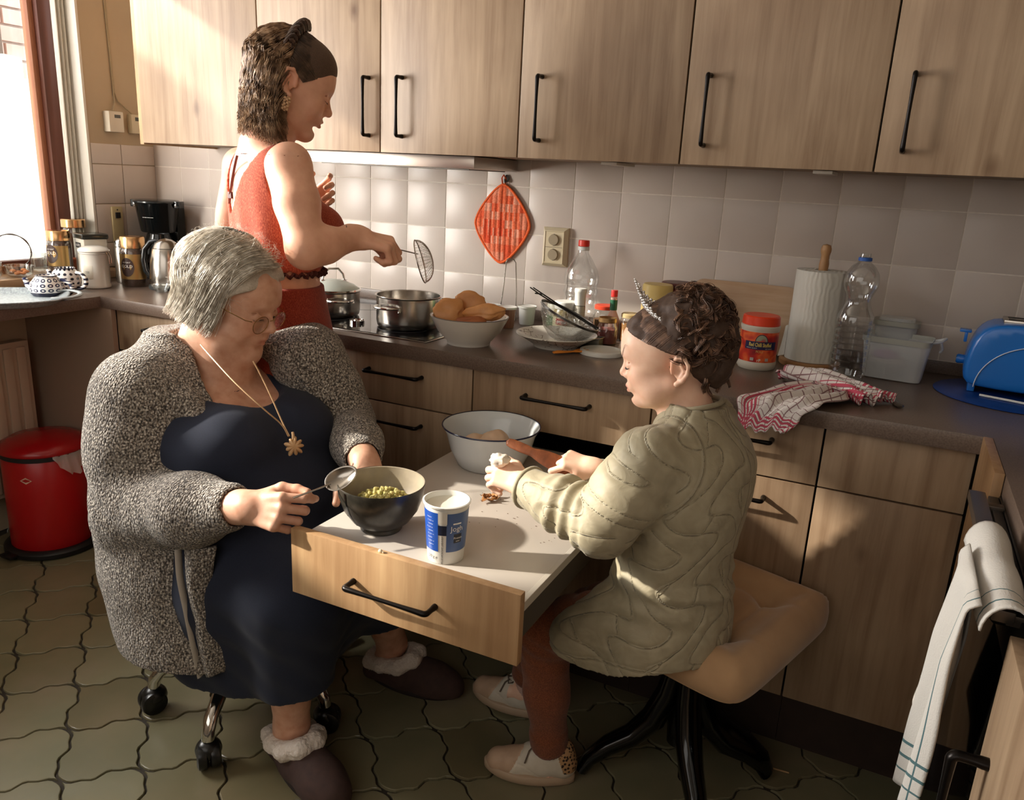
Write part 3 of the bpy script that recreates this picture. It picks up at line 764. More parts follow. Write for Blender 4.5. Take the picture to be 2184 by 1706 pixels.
dough = MB().ball((0, 0, 0), .034, 20, 12, sc_=(1, .8, .55)).build('dough_ball', noisy('dough', 'd9c0a0', 'cdb08c', 20, .6), None, (.455, -.385, ZW + .058), smooth=True)
tag(dough, 'pale round of dough floating in the open saucepan', 'dough')
wtr = MB().lathe([(0, 0), (.087, 0), (.0875, .0005)], 40).build('cooking_oil', mat('oil', '8a6a3c', .05), None, (.432, -.405, ZW + .062), smooth=True); tag(wtr, 'hot oil in the open saucepan', 'oil')
t = thing('jar_lid', 'small upside-down metal jar lid on the hob front', 'lid', (.285, -.465, ZW + .0048))
lathe('lid_body', [(0, .001), (.020, .001), (.021, .0), (.023, .0), (.023, .009), (.022, .009), (.021, .002), (0, .002)], M_chrome, t, 32)

# ------------------------------------------------------------------ middle of the worktop
# wide white bowl with puffed fried breads
BX, BY = .690, -.49
t = thing('serving_bowl', 'wide white bowl heaped with puffed fried bread by the hob', 'bowl', (BX, BY, ZW))
lathe('bowl_wall', [(0, .004), (.052, .004), (.055, 0), (.060, 0), (.061, .008), (.088, .036), (.104, .066), (.110, .078), (.108, .080), (.103, .078), (.096, .062), (.080, .036), (.055, .014), (0, .012)], M_ceram, t, 56)
lathe('rim_line', [(.1095, .0785), (.1105, .0795), (.108, .0808)], mat('rim_grey', '6a6460', .3), t, 56)
M_puri = noisy('fried_bread', 'c98a4c', 'dba068', 26, .45, bstr=.4, bdist=.004, lo=.3, hi=.7)
pb(M_puri).inputs['Subsurface Weight'].default_value = .15; pb(M_puri).inputs['Subsurface Radius'].default_value = (.01, .006, .003)
plab = ['puffed fried bread standing up at the back of the white bowl', 'broad folded fried bread at the front left of the white bowl', 'long fried bread lying at the right of the white bowl', 'small fried bread curled at the left edge of the white bowl', 'dark reddish fried bread low in the white bowl']
pd = [((-.012, .035, .105), (.050, .022, .036), (.1, .15, .35)), ((-.045, -.035, .092), (.042, .020, .036), (-.35, .25, .45)), ((.050, -.005, .094), (.055, .030, .026), (.25, -.12, .2)), ((-.080, -.012, .085), (.020, .016, .030), (0, .35, 1.1)), ((.035, -.050, .066), (.045, .030, .020), (0, 0, .4))]
from mathutils import noise as mn
for i, (c, s_, r) in enumerate(pd):
    b = MB().ball((0, 0, 0), 1, 34, 22)
    vs = []
    for v in b.v:
        q = Vector(v); n_ = mn.noise(q * 1.1 + Vector((i * 5, 0, 0))) * .34 + mn.noise(q * 3.2 + Vector((0, i * 3, 0))) * .07 - .10 * math.exp(-((q.z - .1 * math.sin(q.x * 4 + i)) / .12) ** 2)
        q = q * (1 + n_)
        # a dented face gives the collapsed pocket
        d = max(0, q.dot(Vector((.2, -.9, .35)))) * .22
        q.y += d
        vs.append((q.x * s_[0], q.y * s_[1], q.z * s_[2]))
    b.v = vs
    o = b.build('fried_bread', M_puri if i != 4 else noisy('fried_bread_dark', '8a4a26', 'a86234', 26, .5), None, (BX + c[0], BY + c[1], ZW + c[2]), smooth=True)
    o.rotation_euler = r
    tag(o, plab[i], 'bread', 'fried breads in the white bowl')

# deep plate with flower print, clear bowl lying tilted on it, steel band
t = thing('plate', 'deep white plate with brown flower print on the rim right of the bread bowl', 'plate', (.905, -.365, ZW))
M_plate = mat('plate_print', 'd5d0c6', .18)
v = coords(M_plate, (30, 30, 30)); vo = N(M_plate, 'ShaderNodeTexVoronoi'); vo.feature = 'DISTANCE_TO_EDGE'; L(M_plate, v, vo.inputs['Vector']); vo.inputs['Scale'].default_value = 1.6
nz_ = N(M_plate, 'ShaderNodeTexNoise'); nz_.inputs['Scale'].default_value = .9; L(M_plate, v, nz_.inputs['Vector'])
r_a = ramp(M_plate, vo.outputs['Distance'], [(.02, '6b5a50'), (.06, 'd5d0c6')]); r_b = ramp(M_plate, nz_.outputs[0], [(.52, (0, 0, 0)), (.56, (1, 1, 1))])
mx = N(M_plate, 'ShaderNodeMix', data_type='RGBA'); L(M_plate, r_b.outputs[0], mx.inputs[0]); mx.inputs[6].default_value = (*hexc('d5d0c6'), 1); L(M_plate, r_a.outputs[0], mx.inputs[7]); L(M_plate, mx.outputs[2], pb(M_plate).inputs['Base Color'])
lathe('plate_body', [(0, .004), (.055, .004), (.058, 0), (.064, 0), (.066, .006), (.085, .018), (.112, .034), (.116, .036), (.115, .038), (.110, .037), (.082, .022), (.060, .012), (0, .010)], M_plate, t, 56)
t = thing('glass_bowl', 'clear bowl tipped on its side on the flower-print plate', 'bowl', (.915, -.352, ZW + .046))
t.rotation_euler = (math.radians(-8), math.radians(23), 0)
M_crink = glass('crinkled_clear', (.94, .95, .95), .08, .22)
_v = coords(M_crink, (1, 1, 1)); _n = N(M_crink, 'ShaderNodeTexNoise'); _n.inputs['Scale'].default_value = 45; _n.inputs['Distortion'].default_value = 1.5; L(M_crink, _v, _n.inputs['Vector']); bump(M_crink, _n.outputs[0], .9, .01)
lathe('bowl_wall', [(0, -.028), (.03, -.028), (.055, -.012), (.078, .020), (.088, .040), (.090, .044), (.085, .042), (.074, .020), (.052, -.008), (0, -.022)], M_crink, t, 44)
o = lathe('steel_band', [(.088, .042), (.0915, .043), (.0915, .049), (.088, .049), (.0870, .046)], mat('band_grey', '5a5856', .3, .9), t, 44)
t = thing('tongs', 'dark metal whisk and tongs lying across the tipped clear bowl', 'tongs', (.915, -.352, ZW + .046)); t.rotation_euler = (math.radians(-8), math.radians(23), 0)
for k, s_ in enumerate((-1, 1)):
    MB().tube([(-.140, s_ * .012, .060), (-.105, s_ * .016, .0575), (-.04, s_ * .010, .0555), (.06, s_ * .012, .0555), (.088, s_ * .01, .056)], [.0016, .002, .002, .002, .003], 8).build('prong', M_black, t, smooth=60)
MB().tube([(-.112, -.030, .056), (-.100, 0, .060), (-.112, .030, .056)], .0022, 8).build('cross_wire', M_black, t, smooth=60)
# small tubs behind
M_choc = noisy('chocolate', '6a3c30', '82503e', 30, .5)
def tub(x, y, r, h, lab, m, lidm):
    t = thing('plastic_tub', lab, 'tub', (x, y, ZW))
    lathe('tub_wall', [(0, 0), (r * .8, 0), (r * .86, .004), (r * .97, h - .003), (0, h - .003)], m, t, 32)
    lathe('lid', [(0, h), (r * 1.0, h), (r * 1.08, h + .002), (r * 1.08, h - .004), (r * .98, h - .004)], lidm, t, 32)
    return t
M_rib = noisy('ribbed_brown', '7d5446', '9a6e5c', 3, .4, stretch=(60, 60, 1))
tub(.662, -.200, .030, .064, 'small brown ribbed pudding tub with a white lid behind the bread bowl', M_rib, M_plas_w)
tub(.570, -.135, .034, .052, 'small clear tub with a pale lid behind the bread bowl', M_frost, M_plas_w)
tub(.690, -.105, .028, .058, 'low white tub right of the brown pudding tub', M_plas_w, M_plas_w)
# wire stand
t = thing('wire_stand', 'tall bent steel wire stand against the tiles under the pot holder', 'stand', (.608, -.075, ZW))
MB().tube([(-.035, 0, 0), (-.022, .0, .10), (-.016, .0, .19), (-.010, -.002, .2), (.0, -.012, .203), (.012, -.002, .2), (.019, 0, .19), (.026, 0, .10), (.028, 0, 0)], .0018, 8).build('wire', M_steel, t, smooth=60)
MB().tube([(-.04, -.02, .002), (-.035, 0, .002), (.028, 0, .002), (.033, -.02, .002)], .0018, 8).build('wire_foot', M_steel, t, smooth=60)
# pot holder on its hook
t = thing('wall_hook', 'grey oval hook stuck on the tiles', 'hook', (.545, -.0005, 1.352))
o = MB().ball((0, -.004, .0), .5, 20, 12, sc_=(.017, .008, .024)).build('hook_plate', mat('hook_grey', '6f7474', .35, .5), t, smooth=True)
o.data.transform(Matrix.Diagonal((1, 1, 1, 1)))
MB().tube([(0, -.006, -.006), (0, -.016, -.012), (0, -.018, -.002)], .0028, 8).build('hook_arm', mat('hook_dark', '3f4444', .35, .5), t, smooth=60)
t = thing('pot_holder', 'orange quilted patchwork pot holder hanging on the tiles', 'pot holder', (.538, -.004, 1.205))
M_ph = mat('quilt_orange', 'e2582c', .9)
v = coords(M_ph, (1, 1, 1)); ck = N(M_ph, 'ShaderNodeTexBrick')
nq = N(M_ph, 'ShaderNodeTexNoise'); nq.inputs['Scale'].default_value = 22; L(M_ph, v, nq.inputs['Vector']); nf = N(M_ph, 'ShaderNodeTexNoise'); nf.inputs['Scale'].default_value = 190; L(M_ph, v, nf.inputs['Vector'])
vq = N(M_ph, 'ShaderNodeTexVoronoi'); vq.feature = 'F1'; vq.distance = 'CHEBYCHEV'; vq.inputs['Scale'].default_value = 38; vq.inputs['Randomness'].default_value = 0; L(M_ph, v, vq.inputs['Vector'])
rq = ramp(M_ph, vq.outputs['Color'], [(.2, 'd84e28'), (.5, 'e06a40'), (.8, 'e29a80')]); rf = ramp(M_ph, nf.outputs[0], [(.35, (.75, .6, .55)), (.6, (1.05, 1.05, 1.0))])
mx = N(M_ph, 'ShaderNodeMix', data_type='RGBA', blend_type='MULTIPLY'); mx.inputs[0].default_value = .8; L(M_ph, rq.outputs[0], mx.inputs[6]); L(M_ph, rf.outputs[0], mx.inputs[7]); L(M_ph, mx.outputs[2], pb(M_ph).inputs['Base Color']); bump(M_ph, nf.outputs[0], .5, .002)
n = 60; hw = .098; vs = []; fs = []
def dia(u, v):  # u,v in -1..1 square with rounded corners turned 45 deg
    e = 1 - .17 * (abs(u * v)) ** 2.2
    return ((u - v) * hw * .62 * e, (u + v) * hw * .78 * e)
for j in range(n + 1):
    for i in range(n + 1):
        u, v_ = -1 + 2 * i / n, -1 + 2 * j / n
        x, z = dia(u, v_); puff = .0075 * (abs(math.sin((x / .0190) * PI))) ** .45 * (1 - max(abs(u), abs(v_)) ** 8)
        vs.append((x, -.006 - puff, z))
for j in range(n):
    for i in range(n): a = j * (n + 1) + i; fs.append((a, a + 1, a + n + 2, a + n + 1))
o = fromdata('quilted_pad', vs, fs, M_ph, t, smooth='all'); solid(o, .007, -1)
bp = [dia(-1 + 2 * k / n, -1) for k in range(n)] + [dia(1, -1 + 2 * k / n) for k in range(n)] + [dia(1 - 2 * k / n, 1) for k in range(n)] + [dia(-1, 1 - 2 * k / n) for k in range(n)]
bp.append(bp[0]); M_trim = noisy('orange_binding', 'f06a28', 'd8541c', 200, .8, bstr=.6, bdist=.002)
MB().tube([(x, -.006, z) for x, z in bp], .0042, 8, cap=False).build('binding', M_trim, t, smooth=60)
zt = hw * .78 * 2 * .9
MB().tube([(-.004, -.006, zt - .016), (-.007, -.008, zt + .01), (0, -.010, zt + .020), (.007, -.008, zt + .01), (.004, -.006, zt - .016)], .0034, 8, flat=.6).build('hanging_loop', M_trim, t, smooth=60)

# double wall socket
t = thing('wall_socket', 'cream double wall socket on the tiles behind the bottles', 'socket', (.735, 0, 1.146))
M_sock = mat('socket_cream', 'cfc0a0', .35)
b = MB()
def rr(w, h, y, k=0): return [(-w, y, -h), (w, y, -h), (w, y, h), (-w, y, h)]
vs = rr(.044, .062, 0) + rr(.0435, .0615, -.012) + rr(.034, .052, -.026) + rr(.032, .050, -.0265) + rr(.030, .048, -.024)
fs = [(4 * k + i, 4 * k + (i + 1) % 4, 4 * k + 4 + (i + 1) % 4, 4 * k + 4 + i) for k in range(4) for i in range(4)] + [(16, 17, 18, 19)]
fromdata('socket_frame', vs, fs, M_sock, t)
for s_ in (-1, 1):
    b = MB().lathe([(.0185, 0), (.0175, -.001), (.0165, -.008), (0, -.008)], 36)
    b.xf(T(0, -.0245, .0235 * s_) @ RX(-PI / 2)); o = b.build('socket_well', mat('well_brown', '9c8c72', .4), t, smooth=60)
    b = MB(); 
    for xx in (-.0085, .0085): b.ball((xx, -.0252, .0235 * s_), .0026, 8, 6)
    b.box(-.002, .002, -.0262, -.0245, .0235 * s_ + .015, .0235 * s_ + .0185); b.box(-.002, .002, -.0262, -.0245, .0235 * s_ - .0185, .0235 * s_ - .015)
    b.build('contact_holes', M_ink, t, smooth=60)
MB().box(-.030, .030, -.0263, -.0255, -.0008, .0008).build('seam', mat('seam_brown', '8a7c64', .5), t)

# bottles and jars behind the child
def bottle(name, label, cat, loc, prof, m, cap, capm, seg=40, rz=0):
    t = thing(name, label, cat, loc, rz)
    lathe('bottle_wall', prof, m, t, seg)
    lathe('cap', cap, capm, t, 28)
    return t
t = bottle('plastic_bottle', 'large clear ribbed bottle with a red cap next to the wall socket', 'bottle', (.858, -.075, ZW),
    [(0, .003), (.045, .003), (.052, .01)] + [(.052 + .0025 * math.sin(i * 1.7), .02 + i * .0085) for i in range(17)] + [(.054, .170), (.048, .190), (.030, .222), (.017, .240), (.0155, .258)], M_clear,
    [(0, .280), (.0165, .280), (.0175, .277), (.0175, .262), (.0155, .261), (0, .261)], M_red)
lathe('cap_ring', [(.0175, .2605), (.0182, .258), (.0182, .250), (.0165, .249)], M_plas_w, t)
# paste jar
t = thing('sauce_jar', 'green-brown curry paste jar with a white lid and red banner label', 'jar', (.862, -.205, ZW), .15)
lathe('jar_body', [(0, 0), (.033, 0), (.036, .004), (.036, .066), (.032, .078), (.030, .082), (0, .082)], noisy('curry_paste', '6e6038', '86784c', 60, .35), t)
lathe('lid', [(0, .106), (.031, .106), (.033, .104), (.0335, .086), (.032, .083), (0, .083)], M_plas_w, t)
patch('label', .0362, -1.9, 1.9, .012, .060, mat('label_pale', 'cfc8a4', .6), t)
patch('banner', .0364, -.55, .45, .038, .057, mat('label_red2', 'b5231f', .5), t, seg=8)
text('brand_word', 'priya', .0150, M_wht, t, RZ(-.05) @ T(0, 0, .0475), .0368, font_bold=.0003)
for k in range(4): text('small_print', '\u00b7 \u2013 \u2013 \u00b7 \u2013', .006, M_ink, t, RZ(.05) @ T(0, 0, .033 - k * .0055), .0368)
for k in range(8): text('small_print', '\u2013\u2013\u2013\u2013', .005, M_ink, t, RZ(.95) @ T(0, 0, .056 - k * .005), .0368)
t = thing('food_can', 'green and white can half hidden behind the curry paste jar', 'can', (.812, -.145, ZW))
lathe('can_body', [(0, 0), (.031, 0), (.032, .002), (.032, .083), (.031, .085), (0, .085)], mat('can_white', 'b9b9ac', .35), t)
patch('green_band', .0322, -2.2, 2.2, .006, .050, mat('can_green', '2f8a4c', .45), t)
text('can_word', 'PE', .014, M_ink, t, RZ(-.5) @ T(0, 0, .040), .0326)
# tall white tube
t = thing('spice_grinder', 'tall narrow container with a white screw cap right of the curry paste jar', 'container', (.908, -.205, ZW))
lathe('tube_body', [(0, 0), (.0165, 0), (.017, .002), (.017, .095), (.0165, .097), (0, .097)], noisy('tube_grey', 'a8a496', 'b9b5a8', 3, .4, stretch=(1, 1, 60)), t, 28)
lathe('cap', [(0, .149), (.016, .149), (.0185, .146), (.0185, .138), (.0165, .134), (.0165, .099), (0, .097)], M_plas_w, t, 28)
for k in range(12): text('print_line', '\u2013\u2013\u2013\u2013', .0055, M_ink, t, T(0, 0, .088 - k * .0065), .0174)
# red-lid jar, hot sauce, small jam jar, gold lid jar
t = thing('glass_jar', 'clear pickle jar with a flat red lid behind the hot sauce bottle', 'jar', (.958, -.115, ZW))
lathe('jar_wall', [(0, .002), (.033, .002), (.036, .008), (.036, .070), (.030, .080)], M_clear2, t)
lathe('contents', [(0, .004), (.0335, .004), (.0335, .05), (0, .052)], noisy('pickles', '6b4330', '8c6a4a', 40, .5), t)
lathe('lid', [(0, .094), (.031, .094), (.033, .092), (.033, .082), (0, .081)], mat('lid_orange_red', 'd2462c', .35), t)
t = thing('hot_sauce_bottle', 'small hot sauce bottle with a red cap and green neck band', 'bottle', (1.000, -.165, ZW))
lathe('bottle_wall', [(0, .002), (.020, .002), (.022, .006), (.022, .060), (.014, .078), (.0095, .088), (.0095, .128)], glass('sauce_glass', (.85, .6, .5), .04, .35), t, 28)
lathe('sauce', [(0, .004), (.019, .004), (.019, .05), (0, .05)], mat('sauce_red', '8c3a24', .4), t, 24)
lathe('neck_band', [(.0102, .090), (.0110, .090), (.0110, .121), (.0102, .121)], mat('band_green', '1f5a3c', .4), t, 24)
lathe('cap', [(0, .149), (.0095, .149), (.0100, .147), (.0100, .130), (0, .129)], mat('cap_red2', 'd82a24', .35), t, 24)
t = thing('glass_jar', 'small jar of dark red jam in front of the hot sauce bottle', 'jar', (1.010, -.235, ZW))
lathe('jar_wall', [(0, .002), (.027, .002), (.030, .006), (.030, .050), (.025, .058), (.025, .066)], M_clear2, t)
lathe('contents', [(0, .004), (.0285, .004), (.0285, .045), (0, .047)], noisy('jam', '6e2e2c', '8a4440', 40, .4), t)
lathe('lid', [(.0255, .078), (.027, .077), (.0272, .066), (.0255, .064)], mat('lid_brass', 'a8865c', .3, .8), t)
t = thing('glass_jar', 'small jar with a white and gold lid in front of the child\'s tiara', 'jar', (1.052, -.150, ZW))
lathe('jar_wall', [(0, .002), (.030, .002), (.032, .006), (.032, .062), (.028, .070)], M_clear2, t)
lathe('contents', [(0, .004), (.030, .004), (.030, .055), (0, .057)], mat('honey', 'a87a4c', .3), t)
lathe('lid', [(0, .084), (.026, .084), (.029, .081), (.029, .072), (0, .071)], mat('lid_gold2', 'cfb98a', .35, .3), t)
t = thing('baking_tin', 'low grey metal tin standing behind the flat white disc', 'tin', (.985, -.300, ZW))
b = MB().box(-.032, .032, -.018, .018, 0, .026); b.build('tin_body', mat('tin_grey', '6b675c', .4, .6), t, bev=.003, smooth=True)
MB().tube([(-.034, -.02, .027), (.034, -.02, .027), (.034, .02, .027), (-.034, .02, .027), (-.034, -.02, .027)], .0018, 6).build('tin_rim', M_steel, t, smooth=60)
# yellow pack, dark red box
t = thing('cheese_pack', 'yellow wrapped round pack on top of the jars behind the child\'s head', 'pack', (1.128, -.16, ZW))
lathe('pack_body', [(0, 0), (.040, 0), (.043, .004), (.044, .175), (.041, .180), (0, .181)], noisy('yellow_wrap', 'd8bc70', 'e4cc88', 8, .45), t, 40)
t = thing('storage_tin', 'dark red round tin behind the yellow pack', 'tin', (1.165, -.075, ZW))
lathe('tin_body', [(0, 0), (.046, 0), (.047, .003), (.047, .165), (0, .165)], mat('tin_red', '6e1f22', .35), t, 40)
lathe('lid', [(0, .181), (.046, .181), (.049, .178), (.049, .166), (0, .165)], mat('tin_lid', '5c3230', .4), t, 40)
t = thing('glass_jar', 'tall clear jar with a frosted white lid behind the child\'s hair', 'jar', (1.290, -.155, ZW))
lathe('jar_wall', [(0, .002), (.046, .002), (.050, .008), (.050, .115), (.040, .132)], M_clear2, t)
lathe('lid', [(0, .147), (.043, .147), (.047, .144), (.047, .131), (0, .130)], mat('lid_frost', 'b4bab2', .4), t)
lathe('contents', [(0, .004), (.048, .004), (.048, .05), (0, .05)], mat('grain', 'b89468', .7), t)
# flat white plastic lid and orange peeler
t = thing('plastic_lid', 'flat round white plastic disc lying on the worktop by the orange peeler', 'plastic_lid', (1.045, -.372, ZW))
lathe('disc', [(0, .010), (.050, .010), (.053, .012), (.060, .010), (.062, .004), (.062, 0), (.059, 0), (.058, .006), (0, .006)], M_plas_w, t, 48)
t = thing('peeler', 'orange plastic vegetable peeler half under the plate', 'peeler', (.975, -.435, ZW), math.radians(52))
M_or = mat('orange_plastic', 'e08a34', .35)
b = MB().tube([(-.050, 0, .006), (-.035, 0, .007), (-.01, 0, .006), (.015, 0, .006)], [.007, .011, .008, .005], 12, flat=.4); b.build('handle', M_or, t, smooth=60)
MB().tube([(.012, 0, .006), (.03, .010, .007), (.055, .008, .008)], .003, 8).tube([(.012, 0, .006), (.03, -.010, .007), (.055, -.008, .008)], .003, 8).build('fork_arms', M_or, t, smooth=60)
MB().box(.03, .055, -.006, .006, .007, .0078).build('blade', M_steel, t)

# cutting board leaning on the tiles
t = thing('cutting_board', 'light wooden cutting board with rounded corners leaning on the tiles', 'board', (1.353, -.062, ZW)); t.rotation_euler = (math.radians(-13), 0, 0)
pts = []
w, h_, r = .150, .196, .03
for (cx, cz, a0) in ((w - r, r * .3, -PI / 2), (w - r, h_ - r, 0), (-w + r, h_ - r, PI / 2), (-w + r, r * .3, PI)):
    rr_ = r if cz > .1 else r * .3
    for k in range(7): a = a0 + PI / 2 * k / 6; pts.append((cx + rr_ * math.cos(a), cz + rr_ * math.sin(a)))
M_board = wood('board_wood', ['c8a888', 'b8946e', 'd6bc9c'], grain=(3, 30, 40), knots=False)
MB().prism(pts, 0, .018).xf(RX(PI / 2)).build('board', M_board, t, bev=.003, smooth=True)

# ------------------------------------------------------------------ right part of the worktop
# pickle jar
t = thing('pickle_jar', 'white pickle jar with an orange-red lid and a red chilli label', 'jar', (1.443, -.262, ZW), math.radians(14))
R = .049
lathe('jar_body', [(0, 0), (R * .94, 0), (R * 1.02, .006), (R * 1.04, .016), (R, .026), (R * .985, .100), (R, .104), (R * 1.03, .108), (R * 1.03, .115), (R * .95, .117), (0, .117)], mat('jar_white', 'd9d4c6', .3), t, 48)
lathe('lid', [(0, .141), (R * .2, .1405), (R * .90, .141), (R * .965, .138), (R * 1.0, .118), (R * .96, .116), (0, .116)], mat('lid_orange', 'e8441f', .35), t, 48)
m = mat('chilli_print', 'd0382a', .4)
v = coords(m, (1, 1, 1)); vo = N(m, 'ShaderNodeTexVoronoi'); vo.inputs['Scale'].default_value = 48; L(m, v, vo.inputs['Vector'])
nd = N(m, 'ShaderNodeTexNoise'); nd.inputs['Scale'].default_value = 22; nd.inputs['Detail'].default_value = 2; L(m, v, nd.inputs['Vector'])
r_a = ramp(m, nd.outputs[0], [(.30, '6e1418'), (.42, 'a81e20'), (.5, 'd63a22'), (.58, 'f07038'), (.70, 'c83030')])
L(m, r_a.outputs[0], pb(m).inputs['Base Color'])
patch('label_print', R * 1.0, -1.25, 1.25, .022, .101, m, t, seg=24, off=.0008)
patch('label_side', R * 1.0, -2.3, -1.25, .03, .101, mat('print_orange', 'ef7440', .4), t, seg=10, off=.0008)
patch('label_banner', R * 1.0, -.80, .88, .056, .077, mat('print_navy', '22224e', .4), t, seg=20, off=.0014)
k = R + .0020
def wr(x, y): a = x / k; return (math.sin(a) * k, -math.cos(a) * k, y)
fromdata('emblem', [wr(.002, .080)] + [wr(.002 + .0165 * math.cos(PI * i / 16), .077 + .0195 * math.sin(PI * i / 16)) for i in range(17)], [(0, i + 1, i + 2) for i in range(16)], mat('print_dark', '2a2a40', .4), t)
k = R + .0024
fromdata('emblem_disc', [wr(.002, .080)] + [wr(.002 + .0145 * math.cos(PI * i / 16), .078 + .0165 * math.sin(PI * i / 16)) for i in range(17)], [(0, i + 1, i + 2) for i in range(16)], mat('print_pale', '9da58e', .4), t)
k = R + .0028
fromdata('emblem_dish', [wr(.000, .0795), wr(.013, .0800), wr(.010, .0845), wr(.003, .0850)], [(0, 1, 2, 3)], mat('print_pink', 'b5706a', .4), t)
M_yel = mat('ink_yellow', 'e8d070', .5)
text('label_word', 'Red Chilli Stuffed', .0140, M_yel, t, T(0, 0, .0685), R + .0019, sx=.60, font_bold=.0003)
text('label_small', 'PREMIUM  QUALITY', .0035, M_wht, t, RZ(-.42) @ T(0, 0, .0595), R + .0019, sx=.9)
text('label_small', 'NET WEIGHT', .0035, M_wht, t, RZ(.45) @ T(0, 0, .0590), R + .0019, sx=.9)
text('label_word', 'PICKLE', .0085, M_yel, t, T(0, 0, .0505), R + .0013, sx=.7)
text('label_mark', 'rP', .0110, M_wht, t, T(0, 0, .0275), R + .0013, font_bold=.0002)
for a in (-.35, .42): patch('seal', R, a - .09, a + .09, .026, .034, mat('print_seal', 'b9b4ac', .4), t, seg=4, off=.0014)

# kitchen roll on its wooden holder
t = thing('kitchen_roll', 'white kitchen roll on an upright wooden holder', 'paper roll', (1.565, -.135, ZW))
M_hw = wood('holder_wood', ['b98a5c', 'a67746', 'caa070'], grain=(30, 30, 6), knots=False)
lathe('holder_base', [(0, 0), (.078, 0), (.080, .003), (.080, .013), (.077, .016), (0, .016)], M_hw, t, 48)
lathe('holder_post', [(.012, .016), (.012, .262), (.0125, .275), (.0105, .288), (.0105, .298), (.0135, .308), (.0135, .316), (.010, .325), (0, .328)], M_hw, t, 24)
M_roll = mat('paper_white', 'dcdbd2', .9)
v = coords(M_roll); sx = N(M_roll, 'ShaderNodeSeparateXYZ'); L(M_roll, v, sx.inputs[0])
wv = N(M_roll, 'ShaderNodeTexWave'); wv.inputs['Scale'].default_value = 26; wv.inputs['Distortion'].default_value = 6; wv.inputs['Detail'].default_value = 1; L(M_roll, v, wv.inputs['Vector'])
bump(M_roll, wv.outputs[0], .35, .002)
b = MB(); pr = []
for i in range(72):
    a = 2 * PI * i / 72; rr_ = .0665 + .0004 * math.sin(3 * a) + (.0035 * max(0, 1 - abs(((a - 5.6 + PI) % (2 * PI)) - PI) / .25)); pr.append((rr_ * math.cos(a), rr_ * math.sin(a)))
vs = [(x, y, .017) for x, y in pr] + [(x, y, .258) for x, y in pr] + [(x * .32, y * .32, .2595) for x, y in pr] + [(x * .32, y * .32, .20) for x, y in pr]
fs = [(k * 72 + i, k * 72 + (i + 1) % 72, (k + 1) * 72 + (i + 1) % 72, (k + 1) * 72 + i) for k in range(3) for i in range(72)]
fromdata('paper_roll', vs, fs, M_roll, t, smooth=50)
# loose paper corner hanging to the left
vs = []; 
for j in range(7):
    for i in range(7):
        u, w_ = i / 6, j / 6; vs.append((-.066 - .020 * u * (1 - w_ * .6) - .004 * math.sin(u * 3), -.012 + .03 * u, .020 + .085 * w_ - .012 * u))
o = fromdata('loose_sheet', vs, [(j * 7 + i, j * 7 + i + 1, j * 7 + i + 8, j * 7 + i + 7) for j in range(6) for i in range(6)], M_roll, t, smooth='all')

# empty PET bottle
prof = [(0, .006), (.012, .004), (.030, .0), (.040, .004), (.043, .014)]
z = .014
for i in range(9): prof += [(.0445, z + .006), (.0415, z + .0085), (.0445, z + .011)]; z += .0155
prof += [(.044, .165), (.036, .180), (.029, .198), (.028, .208), (.033, .222), (.040, .238), (.0415, .252), (.038, .272), (.028, .288), (.016, .298), (.0135, .302)]
t = thing('water_bottle', 'empty clear waisted water bottle without its cap beside the kitchen roll', 'bottle', (1.668, -.262, ZW))
lathe('bottle_wall', prof + [(.0125, .318), (.0118, .320), (.0115, .302)], M_clear, t, 48)
lathe('tamper_ring', [(.0145, .3015), (.0160, .302), (.0160, .309), (.0145, .310)], mat('ring_blue', '2a5cae', .4), t, 32)
M_bwat = glass('bottle_shade', (.55, .56, .55), .05, .18)
# clear storage box with lid and onions
t = thing('storage_box', 'clear plastic storage box with snap handles holding a mesh bag', 'box', (1.775, -.150, ZW), math.radians(-6))
def rbox(w, d, z0, z1, k0, k1, r=.02, n=5):
    def ol(w, d):
        p = []
        for (cx, cy, a0) in ((w - r, -d + r, -PI / 2), (w - r, d - r, 0), (-w + r, d - r, PI / 2), (-w + r, -d + r, PI)):
            for k in range(n): a = a0 + PI / 2 * k / (n - 1); p.append((cx + r * math.cos(a), cy + r * math.sin(a)))
        return p
    a, b_ = ol(w * k0, d * k0), ol(w * k1, d * k1); m_ = len(a)
    return [(x, y, z0) for x, y in a] + [(x, y, z1) for x, y in b_], [(i, (i + 1) % m_, m_ + (i + 1) % m_, m_ + i) for i in range(m_)], m_
vs, fs, m_ = rbox(.078, .055, .002, .098, .88, 1.0); fs.append(tuple(range(m_)))
fromdata('box_wall', vs, fs, M_frost, t, smooth=50)
vs, fs, m_ = rbox(.081, .058, .096, .110, 1.0, 1.01); fromdata('rim', vs, fs, mat('rim_frost', 'a9aaa2', .35), t, smooth=50)
b = MB().tube([(.080, -.02, .105), (.100, -.018, .112), (.108, 0, .118), (.100, .018, .112), (.080, .02, .105)], .0035, 8).tube([(.098, -.012, .112), (.104, -.006, .090), (.100, .0, .082)], .003, 8); b.build('snap_handle', M_frost, t, smooth=60)
t = thing('storage_box', 'smaller frosted box with a lid stacked behind the snap-handle box', 'box', (1.765, -.062, ZW), math.radians(-3))
vs, fs, m_ = rbox(.052, .036, .002, .128, .9, 1.0); fs.append(tuple(range(m_))); fromdata('box_wall', vs, fs, M_frost, t, smooth=50)
vs, fs, m_ = rbox(.057, .040, .126, .138, 1.02, 1.0); fs.append(tuple(m_ + i for i in range(m_))); fromdata('lid', vs, fs, mat('lid_frosted', '9a9a90', .3), t, smooth=50)
vs, fs, m_ = rbox(.045, .030, .138, .146, 1.0, .96); fs.append(tuple(m_ + i for i in range(m_))); fromdata('lid_top', vs, fs, M_frost, t, smooth=50)
